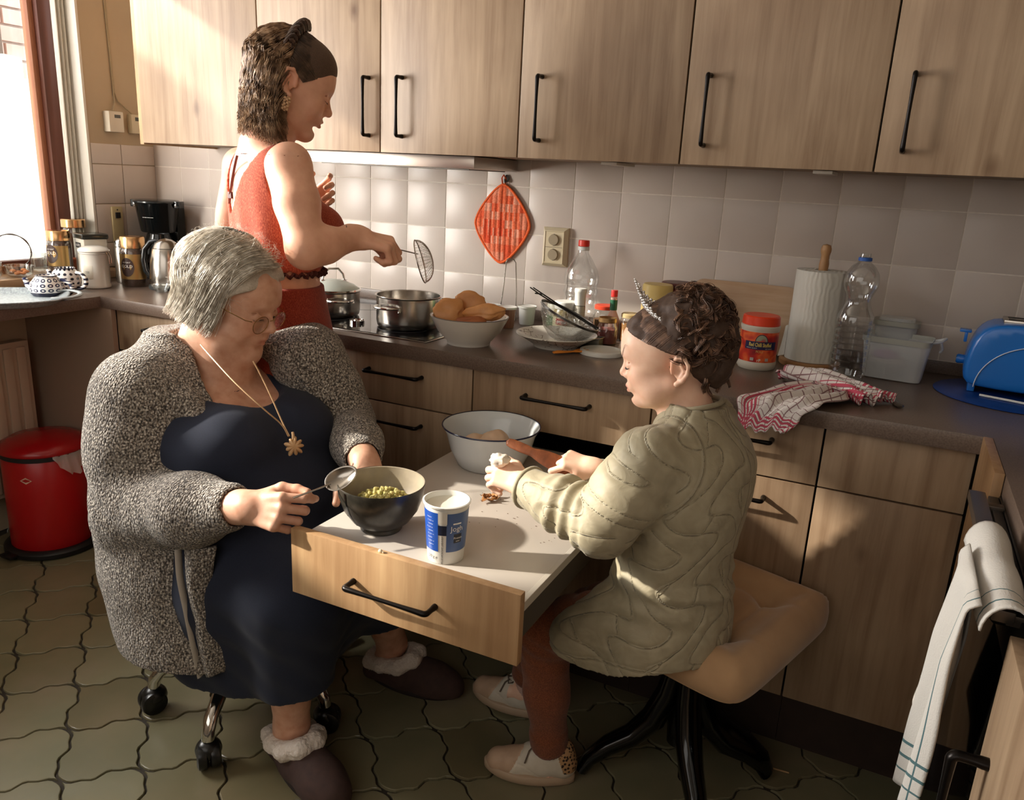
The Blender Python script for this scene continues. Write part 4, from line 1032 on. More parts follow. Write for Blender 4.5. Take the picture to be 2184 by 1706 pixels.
t = thing('mesh_bag', 'purple and white packet lying inside the snap-handle storage box', 'packet', (1.770, -.150, ZW + .0035), math.radians(-6))
b = MB().ball((-.01, .0, .034), .03, 16, 10, sc_=(1.5, 1, .9)); b.build('packet_body', noisy('packet_mix', '8a7a78', 'b0a49c', 60, .5), t, smooth=True)
MB().ball((-.018, -.010, .056), .02, 14, 8, sc_=(1.7, 1.1, .7)).build('packet_purple', noisy('packet_violet', '7a3a72', '9a5c90', 60, .4), t, smooth=True)
b = MB()
for i in range(9): b.box(-.055 + i * .0048, -.055 + i * .0048 + (.0016, .0026, .0012)[i % 3], -.0360, -.0355, .008, .036)
b.build('stripes', M_ink, t)
MB().box(-.058, -.010, -.0354, -.033, .005, .040).build('stripe_card', mat('card_white', 'b8b4ac', .5), t)

# toaster on a round blue mat
tm = thing('place_mat', 'dark blue round mat under the toaster', 'mat', (2.045, -.195, ZW))
lathe('mat_disc', [(0, .003), (.172, .003), (.174, .0015), (.172, 0)], noisy('mat_blue', '0c2f6e', '123a80', 40, .35), tm, 64)
t = thing('toaster', 'glossy blue two-slot toaster on a blue mat at the right edge', 'toaster', (2.080, -.165, ZW + .0175), math.radians(-3))
M_tb = mat('toaster_blue', '1f6fc4', .25)
# body: side silhouette extruded with a soft edge
sil = [(-.145, .006), (-.150, .030), (-.152, .060), (-.146, .100), (-.136, .130), (-.118, .152), (-.090, .163), (0, .166), (.09, .163), (.118, .152), (.136, .130), (.146, .1), (.152, .06), (.150, .03), (.145, .006), (.10, .0), (-.10, .0)]
bm = bmesh.new(); D = .078
rows_ = []
for (yy, k) in ((-D, .90), (-D * .96, .955), (-D * .82, .99), (-D * .5, 1.0), (D * .5, 1.0), (D * .82, .99), (D * .96, .955), (D, .90)):
    rows_.append([(x * k, yy, .083 + (z - .083) * k) for x, z in sil])
vs = [p for r in rows_ for p in r]; n_ = len(sil); fs = [(k * n_ + i, k * n_ + (i + 1) % n_, (k + 1) * n_ + (i + 1) % n_, (k + 1) * n_ + i) for k in range(7) for i in range(n_)]
fs += [tuple(range(n_)), tuple(7 * n_ + i for i in range(n_))[::-1]]
b = MB().add(vs, fs); o = b.build('toaster_body', M_tb, t, smooth=50, sub=1)
MB().box(-.085, .085, -.042, .042, .158, .1685).build('slot_plate', M_steel, t, bev=.002, smooth=True)
for s_ in (-.02, .02): MB().box(-.075, .075, s_ - .010, s_ + .010, .160, .1690).build('slot', M_dark, t)
MB().box(-.172, -.146, -.014, .014, .124, .131).box(-.160, -.153, -.012, .012, .100, .126).build('lever', M_tb, t, bev=.002, smooth=True)
b = MB().lathe([(0, 0), (.011, 0), (.012, .014), (.009, .018), (0, .018)], 20).xf(T(-.150, 0, .055) @ RY(-PI / 2)); b.build('dial', M_tb, t, smooth=50)
for sx_ in (-.125, .125): MB().box(sx_ - .008, sx_ + .008, -.05, .05, -.0135, .012).build('foot', M_tb, t, bev=.002, smooth=True)
arc = [(-.122 + .125 * (1 - math.cos(a)), -D * 1.005, .004 + .112 * math.sin(a)) for a in [PI / 2 * i / 20 for i in range(21)]]
MB().tube(arc + [(.12, -D * 1.005, .118)], .0014, 6).build('side_line', mat('line_white', 'c9d4e0', .4), t, smooth=60)
pic = [(-.010, .040), (.004, .041), (.016, .048), (.030, .060), (.045, .066), (.050, .060), (.040, .050), (.030, .035), (.010, .026), (-.008, .026), (-.010, .040)]
MB().tube([(x - .0, -D * 1.006, z) for x, z in pic], .0012, 6).build('side_drawing', mat('line_pale', 'd4d0cc', .4), t, smooth=60)
t = thing('power_cord', 'white cord lying in front of the toaster', 'cord', (2.0, -.28, ZW))
MB().tube([(-.03, .03, .0065), (.03, .012, .0065), (.10, -.010, .0065), (.20, -.03, .004), (.30, -.02, .003)], .003, 8).build('cable', M_plas_w, t, smooth=60)

# checked tea towel, crumpled over the worktop edge
M_chk = mat('tea_towel_check', 'd9d0cc', .9)
uv = N(M_chk, 'ShaderNodeUVMap'); sx = N(M_chk, 'ShaderNodeSeparateXYZ'); L(M_chk, uv.outputs[0], sx.inputs[0])
def stripes(out, n, w, off=0.0):
    a = N(M_chk, 'ShaderNodeMath', operation='MULTIPLY_ADD'); a.inputs[1].default_value = n; a.inputs[2].default_value = off; L(M_chk, out, a.inputs[0])
    f = N(M_chk, 'ShaderNodeMath', operation='FRACT'); L(M_chk, a.outputs[0], f.inputs[0]); l = N(M_chk, 'ShaderNodeMath', operation='LESS_THAN'); l.inputs[1].default_value = w; L(M_chk, f.outputs[0], l.inputs[0]); return l.outputs[0]
def mixc(fac, a_, col):
    mx = N(M_chk, 'ShaderNodeMix', data_type='RGBA'); L(M_chk, fac, mx.inputs[0])
    if isinstance(a_, tuple): mx.inputs[6].default_value = a_
    else: L(M_chk, a_, mx.inputs[6])
    mx.inputs[7].default_value = col; return mx.outputs[2]
c = (*hexc('dcd4cf'), 1)
o1 = mixc(stripes(sx.outputs[0], 14, .10), c, (*hexc('8a6a6c'), 1)); o1 = mixc(stripes(sx.outputs[1], 9, .10), o1, (*hexc('8a6a6c'), 1))
# red bands near the hems
def band(out, lo, hi, freq):
    g = N(M_chk, 'ShaderNodeMath', operation='GREATER_THAN'); g.inputs[1].default_value = lo; L(M_chk, out, g.inputs[0]); l = N(M_chk, 'ShaderNodeMath', operation='LESS_THAN'); l.inputs[1].default_value = hi; L(M_chk, out, l.inputs[0])
    m1 = N(M_chk, 'ShaderNodeMath', operation='MULTIPLY'); L(M_chk, g.outputs[0], m1.inputs[0]); L(M_chk, l.outputs[0], m1.inputs[1])
    s_ = stripes(out, freq, .55); m2 = N(M_chk, 'ShaderNodeMath', operation='MULTIPLY'); L(M_chk, m1.outputs[0], m2.inputs[0]); L(M_chk, s_, m2.inputs[1]); return m2.outputs[0]
for (out, lo, hi) in ((sx.outputs[0], .80, .97), (sx.outputs[1], .06, .28), (sx.outputs[0], .03, .14)): o1 = mixc(band(out, lo, hi, 22), o1, (*hexc('b8485c'), 1))
L(M_chk, o1, pb(M_chk).inputs['Base Color'])
t = thing('tea_towel', 'red and white checked tea towel crumpled over the worktop edge', 'towel', (1.60, -.48, ZW))
def cloth_grid(name, P, nu, nv, m, parent, th=.0025):
    vs = []; fs = []
    for j in range(nv + 1):
        for i in range(nu + 1): vs.append(P(i / nu, j / nv))
    for j in range(nv):
        for i in range(nu): a = j * (nu + 1) + i; fs.append((a, a + 1, a + nu + 2, a + nu + 1))
    o = fromdata(name, vs, fs, m, parent, smooth='all'); uvl = o.data.uv_layers.new(name='UVMap')
    idx = np.empty(len(o.data.loops), dtype=np.int32); o.data.loops.foreach_get('vertex_index', idx)
    U = np.array([(i / nu, j / nv) for j in range(nv + 1) for i in range(nu + 1)], dtype=np.float32)[idx]; uvl.data.foreach_set('uv', U.ravel())
    solid(o, th, 0); return o
def spline(P, t):
    n = len(P) - 1; x = t * n; i = min(int(x), n - 1); f = x - i
    p0, p1, p2, p3 = P[max(i - 1, 0)], P[i], P[i + 1], P[min(i + 2, n)]
    return tuple(.5 * ((2 * b) + (-a + c_) * f + (2 * a - 5 * b + 4 * c_ - d) * f * f + (-a + 3 * b - 3 * c_ + d) * f ** 3) for a, b, c_, d in zip(p0, p1, p2, p3))
def twisted(c_pts, w_pts, tilt, amp, fold, ph):
    def P(u, v):
        cx, cy, cz = spline(c_pts, u); wx, wy, wz = spline(w_pts, u)
        s = (v - .5) * 2
        k = amp * (1 - .25 * abs(s))
        z = cz + wz * s + k * (.5 + .5 * math.sin(fold * v * PI + ph + u * 3.1)) + .35 * k * math.sin(fold * 2.3 * v * PI + u * 9)
        return (cx + wx * s + .006 * math.sin(u * 17 + v * 5), cy + wy * s, z)
    return P
# hanging half: from the knot on the worktop forward over the edge
c1 = [(.075, .03, .010), (.04, -.03, .016), (.0, -.09, .014), (-.035, -.137, .010), (-.055, -.158, -.004), (-.066, -.163, -.034), (-.075, -.165, -.066)]
w1 = [(.020, -.030, .0), (.045, -.04, .0), (.062, -.035, .002), (.072, -.012, .003), (.074, -.002, .0), (.068, -.001, .004), (.052, 0, .010)]
cloth_grid('hanging_end', twisted(c1, w1, 0, .014, 5, .4), 44, 30, M_chk, t)
c2 = [(-.075, .10, .006), (-.04, .085, .018), (.01, .05, .022), (.06, .03, .018), (.10, .0, .016), (.14, -.03, .008)]
w2 = [(.012, .030, .0), (.030, .045, .002), (.028, .038, .004), (.02, .030, .0), (.022, .036, .0), (.020, .022, .0)]
cloth_grid('crumpled_end', twisted(c2, w2, 0, .024, 4, 1.2), 44, 24, M_chk, t)
c3 = [(.05, .04, .012), (.09, .015, .016), (.13, .0, .014), (.175, .015, .006)]
w3 = [(.01, .03, 0), (.02, .036, .0), (.016, .034, 0), (.012, .028, 0)]
cloth_grid('rolled_end', twisted(c3, w3, 0, .018, 3, 2.2), 34, 20, M_chk, t)
MB().ball((-.122, -.168, -.066), .0062, 10, 8).build('corner_knot', mat('knot_white', 'ddd6d0', .9), t, smooth=True)

# knife handle
t = thing('table_knife', 'steel table knife handle sticking out from under the tea towel', 'knife', (1.785, -.42, ZW), math.radians(-80))
MB().tube([(-.085, 0, .004), (-.02, 0, .004), (.03, 0, .0045), (.062, 0, .005), (.072, 0, .0045)], [.006, .0055, .0075, .011, .006], 12, flat=.35).build('handle', mat('old_steel', '6e655c', .3, .9), t, smooth=60)
# black appliance at the right edge of the frame
t = thing('frying_pan', 'black frying pan at the right edge of the frame beyond the oven', 'pan', (2.158, -.86, ZW + .0005))
lathe('pan_body', [(0, 0), (.10, 0), (.12, .012), (.135, .055), (.137, .058), (.132, .058), (.116, .014), (0, .005)], mat('pan_black', '0b0b0c', .25), t, 48)

# ================================================================== pull-out table board and what lies on it
ZT = .665
t = thing('pull_out_table', 'white-topped pull-out table board with an oak drawer front and dark bow handle', 'table', (1.02, -1.33, .55))
def loc_(o, p): o.location = p; return o
fr = MB().box(-.2465, .2465, 0, .018, .0, .137).build('drawer_front', OAK_EDGE, t, bev=.0014, smooth=True)
for k in fr.data.materials: pass
o = put_handle(HH, fr, (-.008, 0, .066))
M_board_w = noisy('white_laminate', 'c4bcb2', 'bcb3a8', 4, .3)
MB().box(-.240, .236, .018, .76, .098, .115).build('table_board', M_board_w, t, bev=.001, smooth=True)
MB().box(.236, .2465, .018, .76, .098, .1155).build('edge_strip', mat('edge_white', 'b9b2a6', .4), t, bev=.001)
M_run = mat('runner_grey', '4c443c', .5, .4)
for s_ in (-1, 1): MB().box(s_ * .238 - .006, s_ * .238 + .006, .018, .72, .045, .097).build('side_runner', M_run, t, bev=.001)
MB().box(-.225, .225, .02, .70, .050, .056).build('under_frame', M_dark, t)
# crumbs on the front edge and board
tt = thing('dough_crumb', 'tiny pale dough crumb stuck on the top edge of the drawer front', 'crumb', (.978, -1.3235, .6885))
MB().ball((0, 0, .001), .004, 8, 6, sc_=(1.2, .9, .9)).ball((.006, 0, 0), .0022, 6, 5).build('crumb', mat('crumb_cream', 'e0cfae', .7), tt, smooth=True)
b = MB()
for i in range(60):
    x, y = rnd.uniform(.95, 1.22), rnd.uniform(-1.12, -.80); s_ = rnd.uniform(.0005, .0014)
    b.box(x, x + s_ * rnd.uniform(1, 4), y, y + s_, ZT + .0002, ZT + .0008)
o = b.build('crumbs', mat('crumb_brown', '6b5442', .8)); tag(o, 'fine brown crumbs scattered over the white table board', 'crumbs', kind='stuff')

# stoneware bowl with mashed filling
t = thing('mixing_bowl', 'dark grey stoneware bowl with pale inside on the left corner of the table board', 'bowl', (.893, -1.200, ZT + .0005))
M_stone = noisy('stoneware_dark', '26241f', '38342c', 90, .3); M_stone_i = noisy('stoneware_inside', '8f8473', 'a0947e', 40, .35)
prof = [(0, 0), (.040, 0), (.042, .003), (.041, .009), (.058, .022), (.074, .045), (.084, .075), (.0868, .098), (.0860, .1005)]
lathe('bowl_outside', prof, M_stone, t, 64)
lathe('bowl_inside', [(.0862, .1002), (.0838, .0990), (.080, .074), (.070, .046), (.052, .022), (.02, .012), (0, .011)], M_stone_i, t, 64)
patch('glaze_drip', .0745, -.45, -.38, .045, .046, mat('drip_black', '0c0b0a', .15), t, off=.0006)
b = MB(); vs = []; fs = []
for j in range(9):
    for i in range(3):
        a = -.30 + (-.5 + i * .5) * .05 * (1 + .2 * math.sin(j)); zz = .022 + .075 * j / 8; R_ = np.interp(zz, [.009, .022, .045, .075, .098], [.041, .058, .074, .084, .0868]) + .0008
        vs.append((math.sin(a) * R_, -math.cos(a) * R_, zz))
fs = [(j * 3 + i, j * 3 + i + 1, j * 3 + i + 4, j * 3 + i + 3) for j in range(8) for i in range(2)]
fromdata('glaze_drip', vs, fs, mat('drip_black2', '0c0b0a', .15), t, smooth='all')
t = thing('mashed_filling', 'heap of pale yellow-green mashed filling inside the stoneware bowl', 'food', (.894, -1.196, ZT + .040))
M_mash = noisy('mash', 'c9b878', '9a9a58', 160, .7, lo=.35, hi=.7)
vs = []; n1, n2 = 40, 14; fs = []
for j in range(n2 + 1):
    for i in range(n1):
        a = 2 * PI * i / n1; r = .064 * (j / n2); h = .030 * (1 - (j / n2) ** 2) + .006
        p = Vector((r * math.cos(a), r * math.sin(a), 0)); h += mn.noise(p * 90) * .008 + mn.noise(p * 220) * .005
        vs.append((p.x, p.y, h if j < n2 else .0))
fs = [(j * n1 + i, j * n1 + (i + 1) % n1, (j + 1) * n1 + (i + 1) % n1, (j + 1) * n1 + i) for j in range(n2) for i in range(n1)]
fromdata('mash_heap', vs, fs, M_mash, t, smooth='all')
b = MB()
for i in range(130):
    a = rnd.uniform(0, 2 * PI); r = .058 * math.sqrt(rnd.random()); h = .030 * (1 - (r / .064) ** 2) + .010
    b.ball((r * math.cos(a), r * math.sin(a), h), rnd.uniform(.003, .0055), 6, 4)
o = b.build('mash_lumps', M_mash, t, smooth=True); o['kind'] = 'stuff'

# yoghurt cup
t = thing('yogurt_cup', 'open white and blue yogurt cup standing on the table board', 'cup', (1.066, -1.238, ZT + .0005))
r0, r1, Hc = .0335, .0430, .117
lathe('cup_wall', [(0, .002), (r0 - .002, .002), (r0, 0), (r0 + .0005, .003), (r1 - .0015, Hc - .006), (r1 + .0015, Hc - .004), (r1 + .0018, Hc - .001), (r1 - .001, Hc), (r1 - .0025, Hc - .004), (r0 + .002, .03), (0, .03)], mat('cup_white', 'd8d6cf', .35), t, 56)
lathe('yogurt', [(0, Hc - .015), (.024, Hc - .0145), (.036, Hc - .012), (.0403, Hc - .010)], mat('yogurt_cream', 'e0dccd', .4), t, 48)
def rc_(z): return r0 + .0005 + (r1 - r0 - .002) * (z / (Hc - .006))
M_cb = mat('cup_blue', '17479a', .35); M_cl = mat('cup_slate', '4a6290', .35)
def cpatch(name, a0, a1, z0, z1, m, off=.0005, seg=10):
    vs = []; fs = []
    for i in range(seg + 1):
        a = a0 + (a1 - a0) * i / seg
        for z in (z0, z1): R_ = rc_(z) + off; vs.append((math.sin(a) * R_, -math.cos(a) * R_, z))
        if i: n = 2 * i; fs.append((n - 2, n, n + 1, n - 1))
    return fromdata(name, vs, fs, m, t, smooth='all')
A0 = .62  # the direction that faces the room's front corner
cpatch('print_left', A0 - 1.75, A0 - .14 - .35, .026, .104, M_cb); cpatch('print_right', A0 + .02 - .10, A0 + 1.5, .026, .104, M_cl)
cpatch('print_back', A0 + 1.5, A0 + 4.5, .026, .104, M_cb, seg=30)
cpatch('seal_patch', A0 - .49, A0 - .08, .060, .080, mat('cup_dark', '14203a', .4), .0007)
cpatch('peel_tab', A0 - .47, A0 - .06, .083, .108, mat('tab_white', 'd2cdc2', .5), .0016, 4)
def ctext(s, size, a, z, m=M_wht, rot=0, **kw):
    M = T(0, 0, z)
    if rot:
        cu = RZ(rot); return text('cup_print', s, size, m, t, RZ(a) @ M, rc_(z) + .0009, **kw)
    return text('cup_print', s, size, m, t, RZ(a) @ M, rc_(z) + .0009, **kw)
ctext('Jogh', .0145, A0 + .42, .073)
ctext('\u25ac\u25ac', .008, A0 + .42, .084, font_bold=.0002)
for k in range(9): ctext('\u2013 \u2013\u2013 \u2013' if k % 2 else '\u2013\u2013\u2013\u2013', .0060, A0 - .95 + (.06 if k % 3 else 0), .094 - k * .0068)
ctext('150 g e', .0085, A0 - .85, .014, M_ink)
cpatch('seal_disc', A0 + .28, A0 + .70, .044, .062, mat('seal_black', '1c1e26', .4), .0008, 6)
ctext('Protein', .0060, A0 + .50, .054); ctext('natur', .0040, A0 + .50, .048)
# vertical small print on the white seam
cu = bpy.data.curves.new('v', 'FONT'); cu.body = 'BITTE PACKUNG TRENNEN'; cu.size = .0046; cu.align_x = 'CENTER'; cu.align_y = 'CENTER'; ob = bpy.data.objects.new('v', cu); COL.objects.link(ob)
dg = bpy.context.evaluated_depsgraph_get(); dg.update(); me = bpy.data.meshes.new_from_object(ob.evaluated_get(dg)); bpy.data.objects.remove(ob)
for v in me.vertices:
    x, y = v.co.y, -v.co.x; z = .030 - y; a = A0 - .28 + x / rc_(z); R_ = rc_(z) + .0008; v.co = (math.sin(a) * R_, -math.cos(a) * R_, z)
me.materials.clear(); me.materials.append(M_ink); o = bpy.data.objects.new('seam_print', me); COL.objects.link(o); o.parent = t

# enamel basin, dough, onion skin
t = thing('enamel_basin', 'large white enamel basin with a blue rim at the back of the table board', 'basin', (.905, -.750, ZT + .0005))
M_en = mat('enamel_white', 'cdd2d4', .15)
lathe('basin_wall', [(0, .003), (.073, .003), (.078, 0), (.082, .003), (.100, .040), (.111, .082), (.121, .099), (.1215, .1005), (.119, .1005), (.1085, .083), (.097, .042), (.079, .010), (0, .008)], M_en, t, 72)
lathe('rim_band', [(.1198, .0985), (.1222, .0985), (.1230, .1005), (.1222, .1022), (.1200, .1018)], mat('rim_blue', '1d2140', .2), t, 72)
t = thing('dough_lump', 'lump of pale dough lying in the enamel basin', 'dough', (.908, -.760, ZT + .012))
b = MB()
M_dough = noisy('dough_pink', 'd9c0a6', 'cfae90', 30, .6, bstr=.3, bdist=.003)
for (c, s_) in (((0.02, -.01, .038), (.040, .036, .034)), ((-.035, -.005, .028), (.032, .030, .026)), ((.0, .02, .03), (.035, .03, .028)), ((.045, -.02, .03), (.025, .025, .022))):
    k = MB().ball((0, 0, 0), 1, 20, 14); k.v = [tuple(Vector((v[0] * s_[0], v[1] * s_[1], v[2] * s_[2])) * (1 + .16 * mn.noise(Vector(v) * 2 + Vector(c) * 60)) + Vector(c)) for v in k.v]
    b.add(k.v, k.f)
b.xf(T(0, 0, .012)).build('dough_body', M_dough, t, smooth=True)
t = thing('onion_skin', 'dry brown curled onion skin on the middle of the table board', 'onion skin', (1.012, -.955, ZT + .001), .3)
M_os = noisy('onion_skin_brown', '8a5a34', 'b98452', 60, .4)
b = MB()
for k in range(6):
    a = k * 1.05; vs = []
    for i in range(6):
        for j in range(4):
            u, w_ = i / 5, (j / 3 - .5); r = .004 + .026 * u * (.8 + .3 * math.sin(k * 2)); sp_ = .012 * math.sin(PI * min(1, u + .15)) * (1 + .3 * (k % 2))
            x = r; y = w_ * sp_ * 1.4; z = .002 + .010 * u * u * (1 if k % 2 else .6) + .006 * abs(w_) * 2 * (1 - u) + .003 * math.sin(u * 9 + k)
            vs.append((x * math.cos(a) - y * math.sin(a), x * math.sin(a) + y * math.cos(a), z))
    b.add(vs, [(i * 4 + j, i * 4 + j + 1, i * 4 + j + 5, i * 4 + j + 4) for i in range(5) for j in range(3)])
o = b.build('skin_leaf', M_os, t, smooth=50); solid(o, .0006, 0)

# ================================================================== floor things
# red pedal bin
t = thing('pedal_bin', 'red metal pedal bin with a black base ring at the left edge', 'bin', (-.845, -.76, 0))
M_rb = mat('bin_red', 'b01418', .28)
lathe('bin_body', [(0, .02), (.132, .02), (.134, .024), (.134, .350), (.130, .355), (0, .355)], M_rb, t, 64)
lathe('base_ring', [(0, .001), (.150, .001), (.158, .006), (.158, .020), (.150, .028), (.135, .030), (.135, .02)], mat('bin_black', '0f0e0e', .45), t, 64)
lathe('black_band', [(.1345, .353), (.1385, .355), (.1385, .371), (.1345, .373)], M_ink, t, 64)
lathe('lid', [(0, .422), (.05, .420), (.105, .409), (.135, .393), (.142, .380), (.142, .373), (.138, .369), (0, .369)], mat('lid_dark_red', 'a01216', .25), t, 64)
MB().box(-.03, .03, -.185, -.150, .012, .022).build('pedal', mat('pedal_black', '121010', .4), t, bev=.004, smooth=True)
m = mat('emblem_cream', 'd8b8a0', .6)
k = .1347; a0_ = .50
def wr2(x, y): a = a0_ + x / k; return (math.sin(a) * k, -math.cos(a) * k, .290 + y)
fromdata('emblem', [wr2(-.020, 0), wr2(0, -.012), wr2(.020, 0), wr2(0, .012)], [(0, 1, 2, 3)], m, t)
k = .1350
fromdata('emblem_dot', [wr2(-.006, 0), wr2(0, -.004), wr2(.006, 0), wr2(0, .004)], [(0, 1, 2, 3)], mat('emblem_red', 'b02a26', .6), t)
text('emblem_mark', '\u25cf\u25cf\u25cf', .006, M_rb, t, RZ(a0_) @ T(0, 0, .2915), .1353)
# bin bag poking out
vs = []; fs = []
for j in range(8):
    for i in range(14):
        a = 1.15 + .95 * i / 13; d = j / 7; R_ = .139 + .012 * math.sin(i * 1.9) * d + .014 * d * math.sin(PI * i / 13); vs.append((math.sin(a) * R_, -math.cos(a) * R_, .371 - .075 * d * math.sin(PI * (i + .5) / 14) + .004 * math.sin(i * 2.3)))
fs = [(j * 14 + i, j * 14 + i + 1, j * 14 + i + 15, j * 14 + i + 14) for j in range(7) for i in range(13)]
fromdata('bin_bag', vs, fs, glass('bag_film', (.9, .8, .75), .25, .40), t, smooth='all')

# child's upholstered stool
t = thing('stool', 'low stool with a tan velvet buttoned seat and curved black legs', 'stool', (1.47, -.80, 0))
M_vel = noisy('tan_velvet', 'a5825f', 'b8956f', 9, .85, bstr=.15, bdist=.001); pb(M_vel).inputs['Sheen Weight'].default_value = .5; pb(M_vel).inputs['Sheen Roughness'].default_value = .4
ang = math.atan2(.10, -.315); ux_, uy_ = Vector((-.953, .302)), Vector((.297, .955))
ctr = Vector((1.585, -1.13)) + ux_ * .160 + uy_ * .235 + Vector((0, .050))
hx_, hy_ = .185, .235
n = 44; vs = []; fs = []
for j in range(n + 1):
    for i in range(n + 1):
        u, w_ = -1 + 2 * i / n, -1 + 2 * j / n
        # square to rounded square
        e = 1 - .09 * (abs(u) ** 6) * (abs(w_) ** 6)
        x, y = u * e * hx_, w_ * e * hy_
        m_ = max(abs(u), abs(w_)); ro = (1 - m_ ** 6)
        z = .452 + .036 * ro ** .5
        bt = sum(math.exp(-((u * hx_ - bu) ** 2 + (w_ * hy_ - bv) ** 2) / .0007) * .030 for bu in (-.075, .075) for bv in (-.10, .10))
        sd = sum(math.exp(-(dd / .008) ** 2) * .010 * max(0, 1 - m_ * .9) for dd in (abs(abs(u * hx_) - .075), abs(abs(w_ * hy_) - .10)))
        rim = .018 * math.exp(-((m_ - .80) / .16) ** 2)
        z += rim - bt - sd
        p = ctr + ux_ * x + uy_ * y
        vs.append((p.x - 1.47, p.y + .80, z))
N1 = (n + 1) ** 2
for j in range(n): 
    for i in range(n): a = j * (n + 1) + i; fs.append((a, a + 1, a + n + 2, a + n + 1))
bd = [j for j in range(n + 1)] + [j * (n + 1) + n for j in range(1, n + 1)] + [n * (n + 1) + i for i in range(n - 1, -1, -1)] + [j * (n + 1) for j in range(n - 1, 0, -1)]
for q, (dz, k_) in enumerate(((0.0, 1.0), (-.012, .995), (-.020, .97))):
    for a in bd: x, y, z = vs[a]; cx, cy = ctr.x - 1.47, ctr.y + .80; vs.append((cx + (x - cx) * k_, cy + (y - cy) * k_, .440 + dz))
nb = len(bd); prev = bd
for q in range(3):
    cur = [N1 + q * nb + i for i in range(nb)]
    for i in range(nb): fs.append((prev[i], cur[i], cur[(i + 1) % nb], prev[(i + 1) % nb]))
    prev = cur
fs.append(tuple(prev))
fromdata('seat', vs, fs, M_vel, t, smooth='all')
M_bl = mat('stool_black', '070707', .12)
lathe('column', [(0, .10), (.028, .10), (.032, .16), (.034, .28), (.06, .36), (.10, .400), (0, .402)], M_bl, t, 32, loc=(-.01, .0, 0))
for k in range(4):
    a = math.atan2(-.47, -.88) + k * PI / 2
    pts = [(.02, .33), (.035, .24), (.065, .165), (.11, .115), (.165, .085), (.205, .050), (.222, .018)]; R_ = [.040, .046, .048, .044, .038, .032, .026]
    MB().tube([(-.01 + math.cos(a) * x, math.sin(a) * x, z) for x, z in pts], R_, 14, flat=.62).build('leg', M_bl, t, smooth=60)
# grandmother's swivel chair
t = thing('swivel_chair', 'chrome swivel chair with black castors under the grey-haired woman', 'chair', (.405, -1.085, 0))
for k in range(5):
    a = math.radians(-142 + 72 * k); ca, sa = math.cos(a), math.sin(a); R_ = .235
    pts = [(.03, .19), (.07, .185), (.13, .165), (.18, .135), (.215, .115), (.232, .09), (R_, .07)]
    lg = MB().tube([(ca * x, sa * x, z) for x, z in pts], [.018, .018, .0175, .017, .016, .0155, .015], 14).build('leg', M_chrome, t, smooth=60)
    b = MB()
    for s_ in (-1, 1):
        q = MB().lathe([(0, -.013), (.022, -.013), (.030, -.009), (.032, 0), (.030, .009), (.022, .013), (0, .013)], 24)
        wa = a + .5; q.xf(T(ca * R_ + math.cos(wa) * .006 - math.sin(wa) * .014 * s_, sa * R_ + math.sin(wa) * .006 + math.cos(wa) * .014 * s_, .0325) @ RZ(wa) @ RX(PI / 2))
        b.add(q.v, q.f)
    q = MB().ball((ca * R_, sa * R_, .045), .032, 16, 12, sc_=(.95, .95, .85)); b.add(q.v, q.f)
    b.build('castor', mat('castor_black', '10100f', .3), lg, smooth=50)
lathe('column', [(0, .15), (.026, .15), (.026, .25), (.018, .25), (.018, .40), (0, .40)], M_chrome, t, 24)
lathe('seat_cushion', [(0, .395), (.18, .40), (.205, .41), (.215, .43), (.205, .452), (.15, .462), (0, .465)], mat('seat_blue', '23284e', .8), t, 40, loc=(-.04, .03, 0))
# straw lying on the floor
o = MB().tube([(1.655, -.66, .003), (1.705, -.655, .003)], .0022, 8).build('straw', mat('straw_tan', 'b08c60', .6), None, smooth=True)
tag(o, 'short tan straw lying on the dark floor right of the stool', 'straw')

# ================================================================== white towel on the oven bar
M_tw = mat('towel_white', 'cfcbc4', .95)
uv = N(M_tw, 'ShaderNodeUVMap'); sx = N(M_tw, 'ShaderNodeSeparateXYZ'); L(M_tw, uv.outputs[0], sx.inputs[0])
M_chk_save = M_chk; M_chk = M_tw
c = (*hexc('cfcbc4'), 1); tl = (*hexc('4a6a6e'), 1)
def line(o_, lo, hi, cc):
    g = N(M_tw, 'ShaderNodeMath', operation='COMPARE'); g.inputs[1].default_value = (lo + hi) / 2; g.inputs[2].default_value = (hi - lo) / 2; L(M_tw, o_, g.inputs[0]); return g.outputs[0]
o1 = mixc(line(sx.outputs[1], .865, .875, 0), c, tl)
for (lo, hi) in ((.915, .922), (.82, .830)): o1 = mixc(line(sx.outputs[1], lo, hi, 0), o1, tl)
for (lo, hi) in ((.90, .915), (.78, .788)): o1 = mixc(line(sx.outputs[0], lo, hi, 0), o1, tl)
L(M_tw, o1, pb(M_tw).inputs['Base Color'])
nt_ = N(M_tw, 'ShaderNodeTexNoise'); nt_.inputs['Scale'].default_value = 400; L(M_tw, coords(M_tw), nt_.inputs['Vector']); bump(M_tw, nt_.outputs[0], .4, .002)
t = thing('kitchen_towel', 'white cotton towel with thin teal stripes hanging over the oven bar', 'towel', (1.93, -1.165, .88))
def hang(left, right, bow, xoff, folds, amp, ph):
    def P(u, v):
        l = spline(left, v); r_q = spline(right, v)
        y = l[0] + (r_q[0] - l[0]) * u; z = l[1] + (r_q[1] - l[1]) * u
        x = xoff - bow * math.sin(PI * min(v, 1)) + amp * math.sin(folds * u * PI + ph + v * 1.5) * min(1, v * 3) + (.012 * (1 - min(1, v / .06)) if v < .06 else 0)
        return (x, y, z)
    return P
